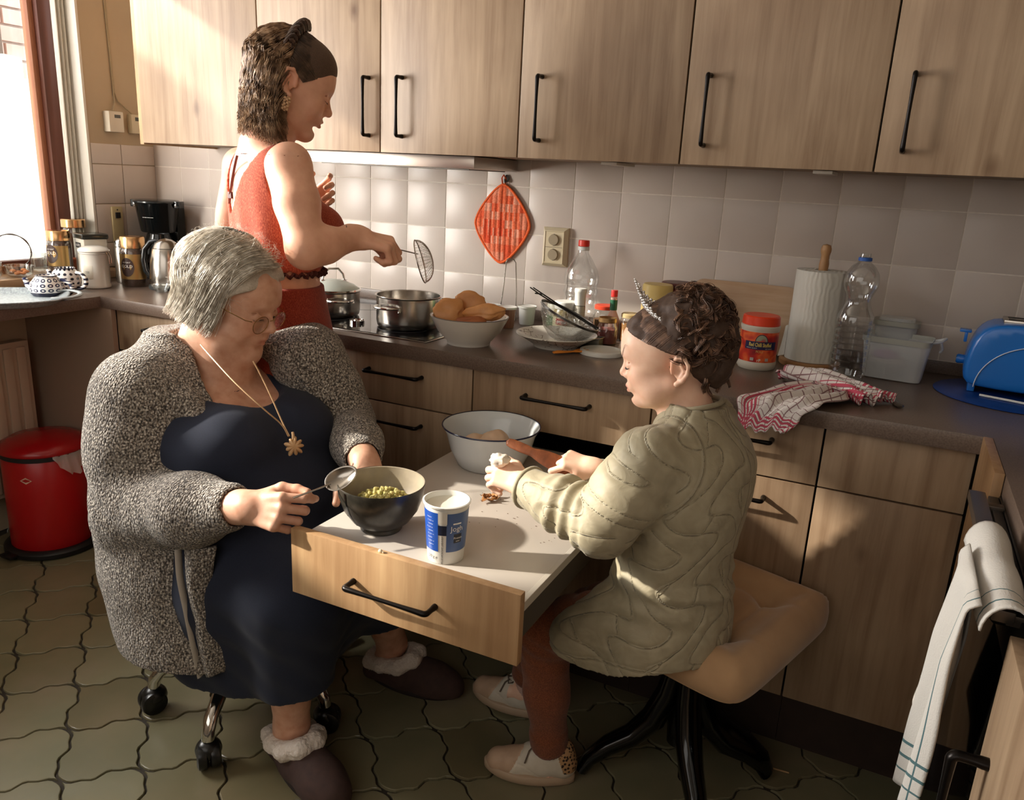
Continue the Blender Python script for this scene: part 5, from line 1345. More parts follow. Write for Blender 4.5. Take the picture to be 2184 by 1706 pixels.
# (y offset, z offset) relative to the bar
L1 = [(.035, .010), (.065, -.06), (.13, -.18), (.22, -.30), (.31, -.41)]; R1 = [(-.10, .010), (-.09, -.08), (-.05, -.19), (-.01, -.30), (.05, -.40)]
cloth_grid('left_fall', hang(L1, R1, .0, -.026, 2.2, .008, .3), 30, 40, M_tw, t)
L2 = [(-.04, .014), (-.03, -.08), (.0, -.22), (.04, -.33), (.05, -.455)]; R2 = [(-.24, .018), (-.235, -.05), (-.22, -.14), (-.20, -.22), (-.14, -.37)]
cloth_grid('right_fall', hang(L2, R2, .0, -.045, 3.4, .013, 1.0), 36, 40, M_tw, t)
def P(u, v):   # over the bar
    a = PI * v; return (-.002 - .0 + .028 * math.cos(a) * -1 + .0, .045 - .29 * u, .004 + .018 * math.sin(a) - .02 * (1 - math.sin(a)) + .003 * math.sin(u * 14))
cloth_grid('over_bar', P, 30, 12, M_tw, t)
M_chk = M_chk_save

# ================================================================== distance-field modelling for bodies and clothes
import openvdb as vdb
def npv(p): return np.array(p, dtype=np.float32)
class Field:
    def __init__(s): s.ops = []
    def add(s, fn, lo, hi, k=0.0, op='u'): s.ops.append((op, fn, npv(lo), npv(hi), k)); return s
    def cone(s, a, b, ra, rb, k=.012, op='u'):
        a = npv(a); b = npv(b); ba = b - a; L2 = max(float(ba @ ba), 1e-9); m = max(ra, rb)
        def fn(P):
            q = P - a; t = np.clip((q @ ba) / L2, 0, 1)[..., None]; return np.sqrt(((q - ba * t) ** 2).sum(-1)) - (ra + (rb - ra) * t[..., 0])
        return s.add(fn, np.minimum(a, b) - m, np.maximum(a, b) + m, k, op)
    def chain(s, pts, rs, k=.012, op='u'):
        for i in range(len(pts) - 1): s.cone(pts[i], pts[i + 1], rs[i], rs[i + 1], k, op)
        return s
    def ell(s, c, r, R=None, k=.012, op='u'):
        c = npv(c); r = npv(r); R = np.eye(3, dtype=np.float32) if R is None else np.array(R, dtype=np.float32); m = float(r.max())
        def fn(P):
            q = (P - c) @ R; k0 = np.sqrt(((q / r) ** 2).sum(-1)); k1 = np.sqrt(((q / (r * r)) ** 2).sum(-1)) + 1e-9; return k0 * (k0 - 1) / k1
        return s.add(fn, c - m, c + m, k, op)
    def box(s, c, r, R=None, rad=.005, k=.005, op='u'):
        c = npv(c); r = npv(r) - rad; R = np.eye(3, dtype=np.float32) if R is None else np.array(R, dtype=np.float32); m = float(np.linalg.norm(r) + rad)
        def fn(P):
            q = np.abs((P - c) @ R) - r; return np.sqrt((np.maximum(q, 0) ** 2).sum(-1)) + np.minimum(q.max(-1), 0) - rad
        return s.add(fn, c - m, c + m, k, op)
    def loft(s, c, fw, rt, tab, k=.02, op='u', pw=2.0):
        """a vertical body of elliptic slices; tab rows: z, forward shift, side shift, forward radius, side radius"""
        tb = np.array(tab, dtype=np.float32); tb = tb[tb[:, 0].argsort()]; c = npv(c); fw = npv(fw); rt = npv(rt); zs = np.linspace(tb[0, 0], tb[-1, 0], 80)
        cols = []
        for i in range(1, 5):
            y = np.interp(zs, tb[:, 0], tb[:, i]); yp = np.pad(y, 4, mode='edge'); cols.append(np.convolve(yp, np.ones(9) / 9, 'valid'))
        def fn(P):
            z = P[..., 2]; q = P[..., :2] - c; f = q @ fw; r = q @ rt
            df, dr, a, b = (np.interp(z, zs, y).astype(np.float32) for y in cols)
            f = f - df; r = r - dr; k0 = ((np.abs(f / a)) ** pw + (np.abs(r / b)) ** pw) ** (1 / pw) + 1e-6; k1 = np.sqrt((f / (a * a)) ** 2 + (r / (b * b)) ** 2) + 1e-6
            d = np.minimum(k0 * (k0 - 1) / k1, (k0 - 1) * np.maximum(a, b)) if pw == 2 else (k0 - 1) * np.minimum(a, b)
            return np.maximum(d, np.maximum(tb[0, 0] - z, z - tb[-1, 0]))
        m = float(np.abs(tb[:, 1:3]).max() + tb[:, 3:].max()); return s.add(fn, (c[0] - m, c[1] - m, tb[0, 0]), (c[0] + m, c[1] + m, tb[-1, 0]), k, op)
    def disp(s, fn, lo, hi): return s.add(fn, lo, hi, 0, 'd')
    def eval(s, lo, hi, h):
        lo = npv(lo); hi = npv(hi); n = np.ceil((hi - lo) / h).astype(int) + 1
        D = np.full(tuple(n), .05, dtype=np.float32)
        ax = [lo[i] + h * np.arange(n[i], dtype=np.float32) for i in range(3)]
        for op, fn, a, b, k in s.ops:
            mg = .02 + k if op != 'd' else 0.0
            i0 = np.maximum(np.floor((a - mg - lo) / h).astype(int), 0); i1 = np.minimum(np.ceil((b + mg - lo) / h).astype(int) + 1, n)
            if (i1 <= i0).any(): continue
            sl = tuple(slice(i0[i], i1[i]) for i in range(3)); X, Y, Z = np.meshgrid(*(ax[i][sl[i]] for i in range(3)), indexing='ij')
            P = np.stack([X, Y, Z], -1); S = D[sl]
            if op == 'd':
                near = np.abs(S) < .03
                if near.any(): S[near] += fn(P[near])
                continue
            d = fn(P).astype(np.float32)
            if op == 'u':
                if k > 0: hh = np.clip(.5 + .5 * (S - d) / k, 0, 1); S[...] = S + (d - S) * hh - k * hh * (1 - hh)
                else: S[...] = np.minimum(S, d)
            elif op == 's':
                d = -d
                if k > 0: hh = np.clip(.5 - .5 * (S - d) / k, 0, 1); S[...] = S + (d - S) * hh + k * hh * (1 - hh)
                else: S[...] = np.maximum(S, d)
            elif op == 'i':
                T_ = np.full(D.shape, .05, dtype=np.float32); T_[sl] = d; D[...] = np.maximum(D, T_); 
        return D
def quads_of(D, lo, h):
    g = vdb.FloatGrid(.05); g.copyFromArray(np.ascontiguousarray(D), tolerance=0)
    p, q = g.convertToQuads(0.0); return p * h + npv(lo), q
def mesh_field(name, F, regs, m, parent=None, smooth=True, post=None, minus=None, relax=0):
    """regs: (lo, hi, cell); a coarse region leaves out what a finer one covers"""
    VV = []; QQ = []; n = 0
    for i, (lo, hi, h) in enumerate(regs):
        lo = npv(lo); hi = npv(hi); D = F.eval(lo, hi, h)
        if minus is not None: D = np.maximum(D, -minus.eval(lo, hi, h) + 0.0)
        p, q = quads_of(D, lo, h)
        if not len(q): continue
        c = p[q].mean(1); keep = ((c > lo + 1.2 * h) & (c < hi - 1.2 * h)).all(1) if len(regs) > 1 else np.ones(len(q), bool)
        for j, (l2, h2, hh) in enumerate(regs):
            if hh < h: l2 = npv(l2) + 1.2 * hh + .3 * h; h2 = npv(h2) - 1.2 * hh - .3 * h; keep &= ~((c > l2) & (c < h2)).all(1)
        q = q[keep]; u, inv = np.unique(q, return_inverse=True); p = p[u]; q = inv.reshape(q.shape)
        VV.append(p); QQ.append(q[:, ::-1] + n); n += len(p)
    V = np.concatenate(VV); Q = np.concatenate(QQ)
    me = bpy.data.meshes.new(name); me.vertices.add(len(V)); me.vertices.foreach_set('co', V.astype(np.float32).ravel())
    me.loops.add(len(Q) * 4); me.loops.foreach_set('vertex_index', Q.astype(np.int32).ravel()); me.polygons.add(len(Q))
    me.polygons.foreach_set('loop_start', np.arange(0, len(Q) * 4, 4, dtype=np.int32)); me.update(calc_edges=True); me.validate()
    me.polygons.foreach_set('use_smooth', [True] * len(me.polygons))
    if parent is not None: me.transform(Matrix.Translation(-parent.location))
    o = link(name, me, m, parent)
    return o, V
def verts_of(me):
    a = np.empty(len(me.vertices) * 3, dtype=np.float32); me.vertices.foreach_get('co', a); return a.reshape(-1, 3)
def paint(o, name, cols):
    ca = o.data.color_attributes.new(name, 'FLOAT_COLOR', 'POINT'); ca.data.foreach_set('color', np.concatenate([cols, np.ones((len(cols), 1))], 1).astype(np.float32).ravel())
def vnoise(P, s, seed=0):
    """cheap smooth noise from a few rotated sines"""
    r = np.random.RandomState(seed); o = np.zeros(len(P) if P.ndim == 2 else P.shape[:-1], dtype=np.float32)
    for i in range(5):
        d = r.normal(size=3); d /= np.linalg.norm(d); o += np.sin((P @ d.astype(np.float32)) * s * (1 + .35 * i) + r.uniform(0, 6)) / (1 + .3 * i)
    return o / 3.2
class Frame:
    def __init__(s, o, fwd, up, sc_=1.0):
        f = np.array(fwd, float); f /= np.linalg.norm(f); u = np.array(up, float); y = np.cross(u, f); y /= np.linalg.norm(y); u = np.cross(f, y)
        s.o = np.array(o, float); s.R = np.stack([f, y, u], 1); s.s = sc_
    def __call__(s, x, y, z): return s.o + s.R @ (np.array([x, y, z]) * s.s)
    def inv(s, P): return ((P - s.o) @ s.R) / s.s
def skin(name, base, dark, lip, rough=.5):
    m = mat(name, base, rough)
    b = pb(m); b.inputs['Subsurface Weight'].default_value = .12; b.inputs['Subsurface Radius'].default_value = (.010, .004, .002); b.inputs['Subsurface Scale'].default_value = 1.0
    at_ = N(m, 'ShaderNodeAttribute'); at_.attribute_name = 'tint'
    v = coords(m); n = N(m, 'ShaderNodeTexNoise'); n.inputs['Scale'].default_value = 45; n.inputs['Detail'].default_value = 6; L(m, v, n.inputs['Vector'])
    r = ramp(m, n.outputs[0], [(.3, dark), (.7, base)]); mx = N(m, 'ShaderNodeMix', data_type='RGBA', blend_type='MULTIPLY'); mx.inputs[0].default_value = 1
    L(m, r.outputs[0], mx.inputs[6]); L(m, at_.outputs['Color'], mx.inputs[7]); L(m, mx.outputs[2], b.inputs['Base Color'])
    n2 = N(m, 'ShaderNodeTexNoise'); n2.inputs['Scale'].default_value = 400; L(m, v, n2.inputs['Vector']); bump(m, n2.outputs[0], .10, .0006)
    return m
def head(F, H, p):
    """a head in its own frame: x to the face, y to the person's left, z up, origin between the ears; p: shape numbers"""
    s = H.s; k = s
    fat = p.get('fat', 0); ch = p.get('chin', 1.0); R = H.R; cr = p.get('cr', 1.0); ex = p.get('ex', 0.0); ez = p.get('ez', 0.0)
    def E(x, y, z, a, b, c, kk=.02, op='u'): F.ell(H(x, y, z), (a * s, b * s, c * s), R, kk * s, op)
    def Cn(a, b, ra, rb, kk=.01, op='u'): F.cone(H(*a), H(*b), ra * s, rb * s, kk * s, op)
    zc = -.098 * ch
    E(-.012 - .02 * (cr - 1), 0, .036 + .02 * (cr - 1), .094 * cr, .074 * cr, .083 * cr)
    E(.030, 0, .022, .062, .062, .072, .03)
    E(.038, 0, -.035, .050, .052 + fat * .5, .062, .03)
    for y in (-1, 1):
        Cn((-.005, y * (.050 + fat), -.052), (.066, y * .008, zc + .006), .018 + fat * .6, .016 + fat * .2, .022)
        E(.058, y * .033, -.030, .026 + fat * .3, .024 + fat * .4, .028 + fat * .4, .018)
        if fat: E(.030, y * .046, -.062, .034, .024, .032, .02)
    E(.070, 0, zc + .002, .018 + fat * .2, .020, .017, .014)
    if fat: E(.030, 0, zc + .002, .045, .042, .024, .02); 
    Cn((.081, -.024, .022), (.081, .024, .022), .011, .011, .016)
    E(.064, 0, .042, .026, .048, .034, .03)
    # eye hollows
    for y in (-1, 1): E(.099, y * .030, .000, .013, .019, .013, .014, 's')
    # nose
    nt = p.get('nose', 1.0); nu = p.get('nose_up', 0.0)
    Cn((.084, 0, .012), (.083 + .020 * nt, 0, -.022 + nu), .0075, .0085, .008)
    E(.083 + .021 * nt, 0, -.027 + nu, .0098, .0100, .0092, .006)
    for y in (-1, 1):
        E(.083 + .011 * nt, y * .0105, -.031 + nu * .7, .0095, .0065, .0070, .006)
        F.ell(H(.083 + .013 * nt, y * .0060, -.0385 + nu * .7), (.0045 * s, .0028 * s, .0030 * s), R, .002 * s, 's')
    # mouth
    E(.082, 0, -.052, .014, .026, .016, .014)
    lp = p.get('lips', 1.0)
    Cn((.088, -.017, -.0565), (.0955, 0, -.0535), .0035, .0052 * lp, .004); Cn((.088, .017, -.0565), (.0955, 0, -.0535), .0035, .0052 * lp, .004)
    Cn((.086, -.015, -.0605), (.0925, 0, -.0650), .0035, .0060 * lp, .004); Cn((.086, .015, -.0605), (.0925, 0, -.0650), .0035, .0060 * lp, .004)
    op = p.get('open', .0)
    Cn((.097, -.017, -.0592), (.101, .017, -.0592), .0012 + op, .0012 + op, .0025, 's'); Cn((.1035, -.008, -.0592), (.1035, .008, -.0592), .0035 + op, .0035 + op, .002, 's')
    E(.086, 0, -.0765, .010, .016, .006, .008, 's')
    # closed or lowered lids
    for y in (-1, 1):
        E(.0795, y * .0295, -.001, .0125, .0150, .0125, .004)
        Cn((.0905, y * .0180, .0075), (.0800, y * .0430, .0055), .0016, .0016, .003, 's')
        Cn((.0915, y * .0190, -.0050), (.0820, y * .0420, -.0065), .0009, .0009, .0015, 's')
    # ears
    es = p.get('ear', 1.0)
    for y in (-1, 1):
        def e(x, z, d): return (-.006 + ex + x * es, y * (.070 + d), -.004 + ez + z * es)
        pts = [e(.010, .004, .004), e(.006, .020, .006), e(-.006, .030, .010), e(-.020, .026, .014), e(-.026, .010, .015), e(-.022, -.008, .012), e(-.010, -.022, .008), e(.003, -.028, .006)]
        for i in range(len(pts) - 1): Cn(pts[i], pts[i + 1], .0040, .0040 if i < 5 else .0062, .003)
        E(*e(-.008, .002, .003), .016 * es, .0045, .024 * es, .006)
        Cn(e(-.010, .014, .010), e(-.016, .0, .010), .0028, .0028, .003); Cn(e(-.016, 0, .010), e(-.006, -.014, .008), .0028, .0028, .003)
        E(*e(-.003, -.002, .012), .0065, .006, .009, .004, 's')
        Cn(e(.010, -.004, .004), e(.009, .004, .006), .0035, .003, .003)
def hand(F, W, side, curls, spread=(.10, .02, -.05, -.13), thumb=((.35, .9, -.25), (.75, .55, -.35), (.9, .3, -.3)), s=1.0, k=.004, lens=None):
    """W: frame at the wrist, x to the fingers, z out of the back of the hand; side +1: thumb on +y"""
    P = lambda x, y, z: W(x * s, y * side * s, z * s)
    lens = lens or ((.042, .025, .021), (.046, .029, .022), (.042, .027, .022), (.033, .020, .019))
    ys = (.030, .010, -.010, -.028); xs = (.084, .088, .084, .076)
    F.cone(P(-.02, 0, 0), P(.02, .0, 0), .026 * s, .026 * s, .02)
    for i in range(4):
        F.cone(P(.012, ys[i] * .55, .0), P(xs[i], ys[i], .002), .0155 * s, .0115 * s, .010)
    F.cone(P(.01, .012, -.006), P(.045, .032, -.010), .016 * s, .014 * s, .012)
    tips = []
    for i in range(4):
        p = P(xs[i], ys[i], .002); a = 0; r = (.0098, .0102, .0096, .0086)[i] * s
        for j in range(3):
            a += curls[i][j]; sp = spread[i]; d = np.array([math.cos(a) * math.cos(sp), math.sin(sp) * side * math.cos(a * .5), -math.sin(a)]); d = W.R @ d; q = p + d * lens[i][j] * s * W.s
            F.cone(p, q, r * (1.0, .93, .88)[j], r * (.93, .88, .76)[j], k * .8); p = q
        tips.append(p)
    p = P(.022, .026, -.008)
    for j, (d, l, r) in enumerate(zip(thumb, (.044, .032, .024), (.0135, .0112, .0100))):
        d = np.array([d[0], d[1] * side, d[2]]); d = W.R @ (d / np.linalg.norm(d)); q = p + d * l * s * W.s
        F.cone(p, q, r * s, r * .88 * s, k * 1.4); p = q
    tips.append(p); return tips
def strands(name, curves, r, m, parent, seg=3):
    """many thin tapering hairs as one mesh; curves (n, k, 3)"""
    C = np.asarray(curves, dtype=np.float32); n, k, _ = C.shape
    t = np.gradient(C, axis=1); t /= np.linalg.norm(t, axis=2, keepdims=True) + 1e-9
    up = np.array([.3, .2, .93], dtype=np.float32); a = np.cross(t, up); a /= np.linalg.norm(a, axis=2, keepdims=True) + 1e-9; b = np.cross(a, t)
    rad = (np.asarray(r, dtype=np.float32).reshape(-1, 1) * np.linspace(1, .25, k)[None, :] ** .7)[..., None]
    rings = [C + (a * math.cos(2 * PI * j / seg) + b * math.sin(2 * PI * j / seg)) * rad for j in range(seg)]
    V = np.stack(rings, 2).reshape(-1, 3)
    if parent is not None: V = V - np.array(parent.location, dtype=np.float32)
    base = (np.arange(n)[:, None, None] * k + np.arange(k - 1)[None, :, None]) * seg; j = np.arange(seg)[None, None, :]; j2 = (j + 1) % seg
    Q = np.stack([base + j, base + j2, base + seg + j2, base + seg + j], -1).reshape(-1, 4)
    me = bpy.data.meshes.new(name); me.vertices.add(len(V)); me.vertices.foreach_set('co', V.astype(np.float32).ravel()); me.loops.add(len(Q) * 4); me.loops.foreach_set('vertex_index', Q.astype(np.int32).ravel())
    me.polygons.add(len(Q)); me.polygons.foreach_set('loop_start', np.arange(0, len(Q) * 4, 4, dtype=np.int32)); me.update(calc_edges=True); me.polygons.foreach_set('use_smooth', [True] * len(me.polygons))
    return link(name, me, m, parent)
def hair_mat(name, c1, c2, c3, rough=.38):
    m = mat(name, c1, rough); v = coords(m, (1, 1, 1)); n = N(m, 'ShaderNodeTexNoise'); n.inputs['Scale'].default_value = 60; n.inputs['Detail'].default_value = 4; L(m, v, n.inputs['Vector'])
    r = ramp(m, n.outputs[0], [(.3, c2), (.5, c1), (.7, c3)]); L(m, r.outputs[0], pb(m).inputs['Base Color']); return m
def melange(name, c1, c2, c3, scale, rough=.95, bs=.8, bd=.003, stretch=(1, 1, 1)):
    m = mat(name, c1, rough); v = coords(m, stretch); vo = N(m, 'ShaderNodeTexVoronoi'); vo.inputs['Scale'].default_value = scale; L(m, v, vo.inputs['Vector'])
    n = N(m, 'ShaderNodeTexNoise'); n.inputs['Scale'].default_value = scale * .9; n.inputs['Detail'].default_value = 2; L(m, v, n.inputs['Vector'])
    r = ramp(m, n.outputs[0], [(.38, c2), (.5, c1), (.62, c3)]); L(m, r.outputs[0], pb(m).inputs['Base Color'])
    bump(m, vo.outputs['Distance'], bs, bd); pb(m).inputs['Sheen Weight'].default_value = .15; return m

# ================================================================== standing woman
SK_W = skin('skin_woman', 'e6b396', 'dca488', 'b8604e')
wo = thing('person', 'standing woman in a rust red sleeveless top and skirt holding a wire skimmer', 'person', (.30, -.82, 0))
Wc = np.array([.30, -.82]); Wf = np.array([.46, .888]); Wr = np.array([.888, -.46])
def wp(f, r, z): q = Wc + Wf * f + Wr * r; return np.array([q[0], q[1], z])
RW = np.array([[Wf[0], -Wr[0], 0], [Wf[1], -Wr[1], 0], [0, 0, 1]])   # columns fwd, left, up
B = Field()
HW = Frame((0.3420, -0.8000, 1.5477), (.66, .72, -.36), (.25, .27, .92), .985)
# torso
def torso(F, g=0.0, k=.03):
    F.loft(Wc, Wf, Wr, [(1.405, -.03, 0, .035 + g, .060 + g), (1.385, -.025, 0, .055 + g, .105 + g), (1.35, -.02, 0, .078 + g, .140 + g), (1.30, -.01, 0, .094 + g, .152 + g), (1.22, .0, 0, .103 + g, .150 + g), (1.12, .0, 0, .098 + g, .134 + g), (1.05, .0, 0, .100 + g, .136 + g), (.98, .0, 0, .115 + g, .152 + g), (.90, -.01, 0, .122 + g, .165 + g)], k)
    for s in (-1, 1): F.ell(wp(.088, s * .062, 1.205), (.058 + g, .058 + g, .058 + g), RW, .03)
torso(B)
RS = (0.4142, -0.8950, 1.3595); RE = (0.4989, -0.9450, 1.1724); RWr = (0.5378, -0.8000, 1.1969)
LS = (0.1080, -0.7350, 1.3494); LE = (0.0043, -0.7200, 1.1012); LWr = (0.2145, -0.6000, 1.2469)
for s_, S_ in ((1, RS), (-1, LS)):
    B.cone(wp(-.02, s_ * .04, 1.365), S_, .034, .046, .03)
B.chain([RS, tuple(np.array(RS) * .55 + np.array(RE) * .45), RE], [.050, .051, .044], .02)
B.chain([RE, tuple(np.array(RE) * .65 + np.array(RWr) * .35), RWr], [.043, .042, .027], .02)
B.chain([LS, LE], [.046, .040], .02); B.chain([LE, LWr], [.040, .026], .02)
# neck
B.cone(wp(-.035, 0, 1.335), HW(-.030, 0, -.045), .060, .052, .035)
B.cone(wp(-.02, 0, 1.36), HW(-.012, 0, -.075), .050, .048, .03)
head(B, HW, dict(nose=1.05, open=.0012, chin=1.0))
# right hand closed round the skimmer handle, left hand raised with bent fingers
hd = Frame(RWr, (.70, .55, -.20), (.20, -.25, .92), 1.0)
hand(B, hd, 1, [(.80, 1.45, .7), (.95, 1.55, .8), (1.05, 1.6, .8), (1.1, 1.6, .8)], thumb=((.75, .45, -.55), (.8, .0, -.6), (.7, -.3, -.6)), s=.97)
hl = Frame(LWr, (.70, .30, .55), (-.35, .92, .1), 1.0)
hand(B, hl, -1, [(.35, .6, .4), (.7, .9, .5), (.9, 1.1, .6), (1.0, 1.2, .6)], thumb=((.6, .8, -.4), (.9, .4, -.4), (.95, .1, -.3)), s=.82)
# legs, hidden behind the others
for s_ in (-1, 1):
    B.chain([wp(0, s_ * .085, .90), wp(.01, s_ * .085, .48), wp(-.01, s_ * .08, .09)], [.075, .050, .035], .03); B.cone(wp(-.03, s_ * .08, .035), wp(.13, s_ * .09, .022), .032, .022, .02)
hp = HW.o
wb_, wV = mesh_field('body', B, [((.02, -1.12, 0), (.75, -.40, 1.42), .0062), (hp - [.17, .17, .17], hp + [.17, .17, .17], .0024),
    (np.array(RWr) - [.04, .05, .14], np.array(RWr) + [.17, .18, .07], .0022), (np.array(LWr) - [.05, .05, .05], np.array(LWr) + [.16, .16, .16], .0022)], SK_W, wo)
def tint(o, V, H, lipc=(.78, .50, .46), cheek=(.97, .86, .82)):
    q = H.inv(V.astype(np.float64)); c = np.ones((len(V), 3))
    def blob(x, y, z, a, b, cc, col, pw=1.0):
        w = np.exp(-(((q[:, 0] - x) / a) ** 2 + ((q[:, 1] - y) / b) ** 2 + ((q[:, 2] - z) / cc) ** 2) ** pw)[:, None]; c[:] = c * (1 - w) + c * np.array(col) * w
    blob(.096, 0, -.0590, .012, .018, .0085, lipc, 2); 
    for y in (-1, 1): blob(.07, y * .035, -.028, .03, .022, .02, cheek); blob(-.008, y * .080, -.002, .02, .012, .028, (1.0, .84, .78))
    blob(.105, 0, -.028, .012, .012, .010, (1.0, .86, .82))
    paint(o, 'tint', np.clip(c, 0, 1.2))
tint(wb_, wV, HW)
# brows and lashes
M_brow = mat('brow_brown', '3a2418', .7)
def brow_lash(H, parent, m, lash=True, bz=.0225, t=.0019):
    b = MB()
    for y in (-1, 1):
        b.tube([tuple(np.array(H(.0935 - .0008, y * .012, bz)) - np.array(parent.location)), tuple(np.array(H(.0915, y * .024, bz + .003)) - np.array(parent.location)), tuple(np.array(H(.0835, y * .036, bz + .001)) - np.array(parent.location))], [t, t, t * .4], 6, flat=.5)
    b.build('eyebrows', m, parent, smooth=True)
    if lash:
        b = MB()
        for y in (-1, 1):
            if y > 0: b.tube([tuple(np.array(H(.0925 - .0098 * u ** 1.6, -y * (.0185 + .0235 * u), -.0056 - .0012 * math.sin(PI * u))) - np.array(parent.location)) for u in np.linspace(0, 1, 9)], [.0004, .0009, .0012, .0013, .0014, .0013, .0012, .0010, .0004], 6)
            for i in range(15):
                u = i / 14; a = H(.0920 - .010 * u ** 1.6, y * (.0185 + .0235 * u), -.0052 - .0012 * math.sin(PI * u)); c = H(.0955 - .008 * u ** 1.6, y * (.0175 + .0265 * u), -.0090 - .001 * math.sin(PI * u))
                b.tube([tuple(a - np.array(parent.location)), tuple(c - np.array(parent.location))], [.00055, .0002], 4)
        b.tube([tuple(np.array(H(.0925 - .0098 * u ** 1.6, y * (.0185 + .0235 * u), -.0056 - .0012 * math.sin(PI * u))) - np.array(parent.location)) for u in np.linspace(0, 1, 9)], [.0004, .0009, .0012, .0013, .0014, .0013, .0012, .0010, .0004], 6)
        b.build('eyelashes', mat('lash_black', '1a120e', .6), parent, smooth=True)
brow_lash(HW, wo, M_brow)

# top and skirt
M_rust = melange('rust_knit', 'a5432c', '8e3522', 'bd6346', 900, bs=.3, bd=.0008, stretch=(1, 1, .25))
M_rust_d = melange('rust_skirt', '92331f', '80291a', 'a3472e', 900, bs=.3, bd=.0008, stretch=(1, 1, .25))
TP = Field(); torso(TP, .007, .03)
for s_, S_ in ((1, RS), (-1, LS)): TP.cone(wp(-.02, s_ * .045, 1.365), tuple(np.array(wp(-.02, s_ * .045, 1.365)) * .6 + np.array(S_) * .4), .042, .048, .03)
def folds(P): return (.0035 * np.sin((P[..., 0] * Wr[0] + P[..., 1] * Wr[1]) * 95 + P[..., 2] * 7) * np.clip((1.36 - P[..., 2]) * 4, 0, 1)).astype(np.float32)
TP.disp(folds, (-.1, -1.2, 1.0), (.7, -.4, 1.5))
MN = Field()
# v cut at the back, neck opening, armholes, lower edge
def plane(n, d):
    n = npv(n); return lambda P: (P @ n - d)
a_ = wp(-.13, -.030, 1.225); ax_l = wp(-.10, -.100, 1.42); ax_r = wp(-.10, .058, 1.42)
def vcut(P):
    q = P[..., :2] - Wc.astype(np.float32); r = q @ Wr.astype(np.float32); f = q @ Wf.astype(np.float32); z = P[..., 2]
    w = np.clip((z - 1.235) / .15, 0, 1.4); l = -.020 - .090 * w ** .8; rr_ = -.020 + .105 * w ** .8
    return np.maximum(np.maximum(l - r, r - rr_), np.maximum(1.235 - z, f - .02 - np.clip((z - 1.36) * 8, 0, .2))).astype(np.float32)
MN.add(vcut, (-.1, -1.2, 1.2), (.8, -.4, 1.5))
MN.ell(wp(.035, 0, 1.405), (.085, .075, .07), RW, 0)
MN.ell(np.array(RS) + np.array([.03, -.03, -.015]), (.062, .070, .085), RW, 0)
MN.ell(np.array(LS) + np.array([-.03, .03, -.015]), (.062, .070, .085), RW, 0)
def low(P): return (P[..., 2] - 1.105 - .004 * np.sin(P[..., 0] * 160) - .003 * np.sin(P[..., 1] * 230)).astype(np.float32)
MN.add(low, (-.1, -1.2, .8), (.8, -.4, 1.2))
tp, _ = mesh_field('top', TP, [((.05, -1.06, 1.06), (.56, -.56, 1.45), .0042)], M_rust, wo, minus=MN)
# dark edging of the v and shoulder seam, bra strap
M_edge = mat('edging_dark', '4a1c16', .8)
def onback(r, z, g=.0125):
    f = -.103 * math.sqrt(max(0, 1 - (r / .156) ** 2)) - .006; return wp(f, r, z)
SK = Field()
SK.loft(Wc, Wf, Wr, [(1.068, .0, 0, .108, .142), (1.03, .0, 0, .112, .148), (.98, .0, 0, .124, .164), (.92, 0, 0, .134, .180), (.85, 0, 0, .138, .188), (.75, .01, 0, .140, .192), (.6, .025, 0, .145, .200), (.45, .035, 0, .152, .206), (.3, .04, 0, .158, .212)], .0)
def skf(P): return (.004 * np.sin((P[..., 0] * Wr[0] + P[..., 1] * Wr[1]) * 60 + P[..., 2] * 2) * np.clip((1.0 - P[..., 2]) * 3, 0, 1)).astype(np.float32)
SK.disp(skf, (-.1, -1.3, .3), (.8, -.3, 1.1))
MS = Field(); MS.add(lambda P: (1.066 - P[..., 2]).astype(np.float32), (-.1, -1.3, 1.0), (.8, -.3, 1.2))
sk_, _ = mesh_field('skirt', SK, [((-.0, -1.2, .30), (.62, -.56, 1.09), .006)], M_rust_d, wo, minus=MS)
def relp(p): return tuple(np.array(p) - np.array(wo.location))
b = MB()
bb = [relp(wp(-.112 - .004 * math.sin(i), -.13 + .26 * i / 60, 1.058)) for i in range(2)]
for i in range(64):
    a = 2 * PI * i / 64; p = wp(.004 + .116 * math.cos(a), .142 * math.sin(a), 1.048); b.ball(relp(p), .0001, 3, 2)
# frilled hem of the top
b = MB(); pts = []
for i in range(161):
    a = 2 * PI * i / 160; pts.append(relp(wp(.008 + (.106 + .004 * math.sin(i * 2.1)) * math.cos(a), (.140 + .004 * math.sin(i * 2.1)) * math.sin(a), 1.098 + .005 * math.sin(i * 1.3))))
b.tube(pts, [.0045 + .0015 * math.sin(i * 1.9) for i in range(161)], 6, cap=False).build('frilled_hem', M_edge, tp, smooth=True)
# bra strap with slider
st = [relp(onback(-.030 + .070 * t_ + .0, 1.26 + .115 * t_, .0)) for t_ in np.linspace(0, 1, 12)]
MB().tube(st, .0032, 8, flat=.4).build('shoulder_strap', mat('strap_mauve', '7e4038', .5), wo, smooth=60)
MB().box(-.006, .006, -.003, .003, -.008, .008).xf(T(*st[2])).build('strap_slider', mat('slider', '5a2c28', .4), wo, bev=.001)

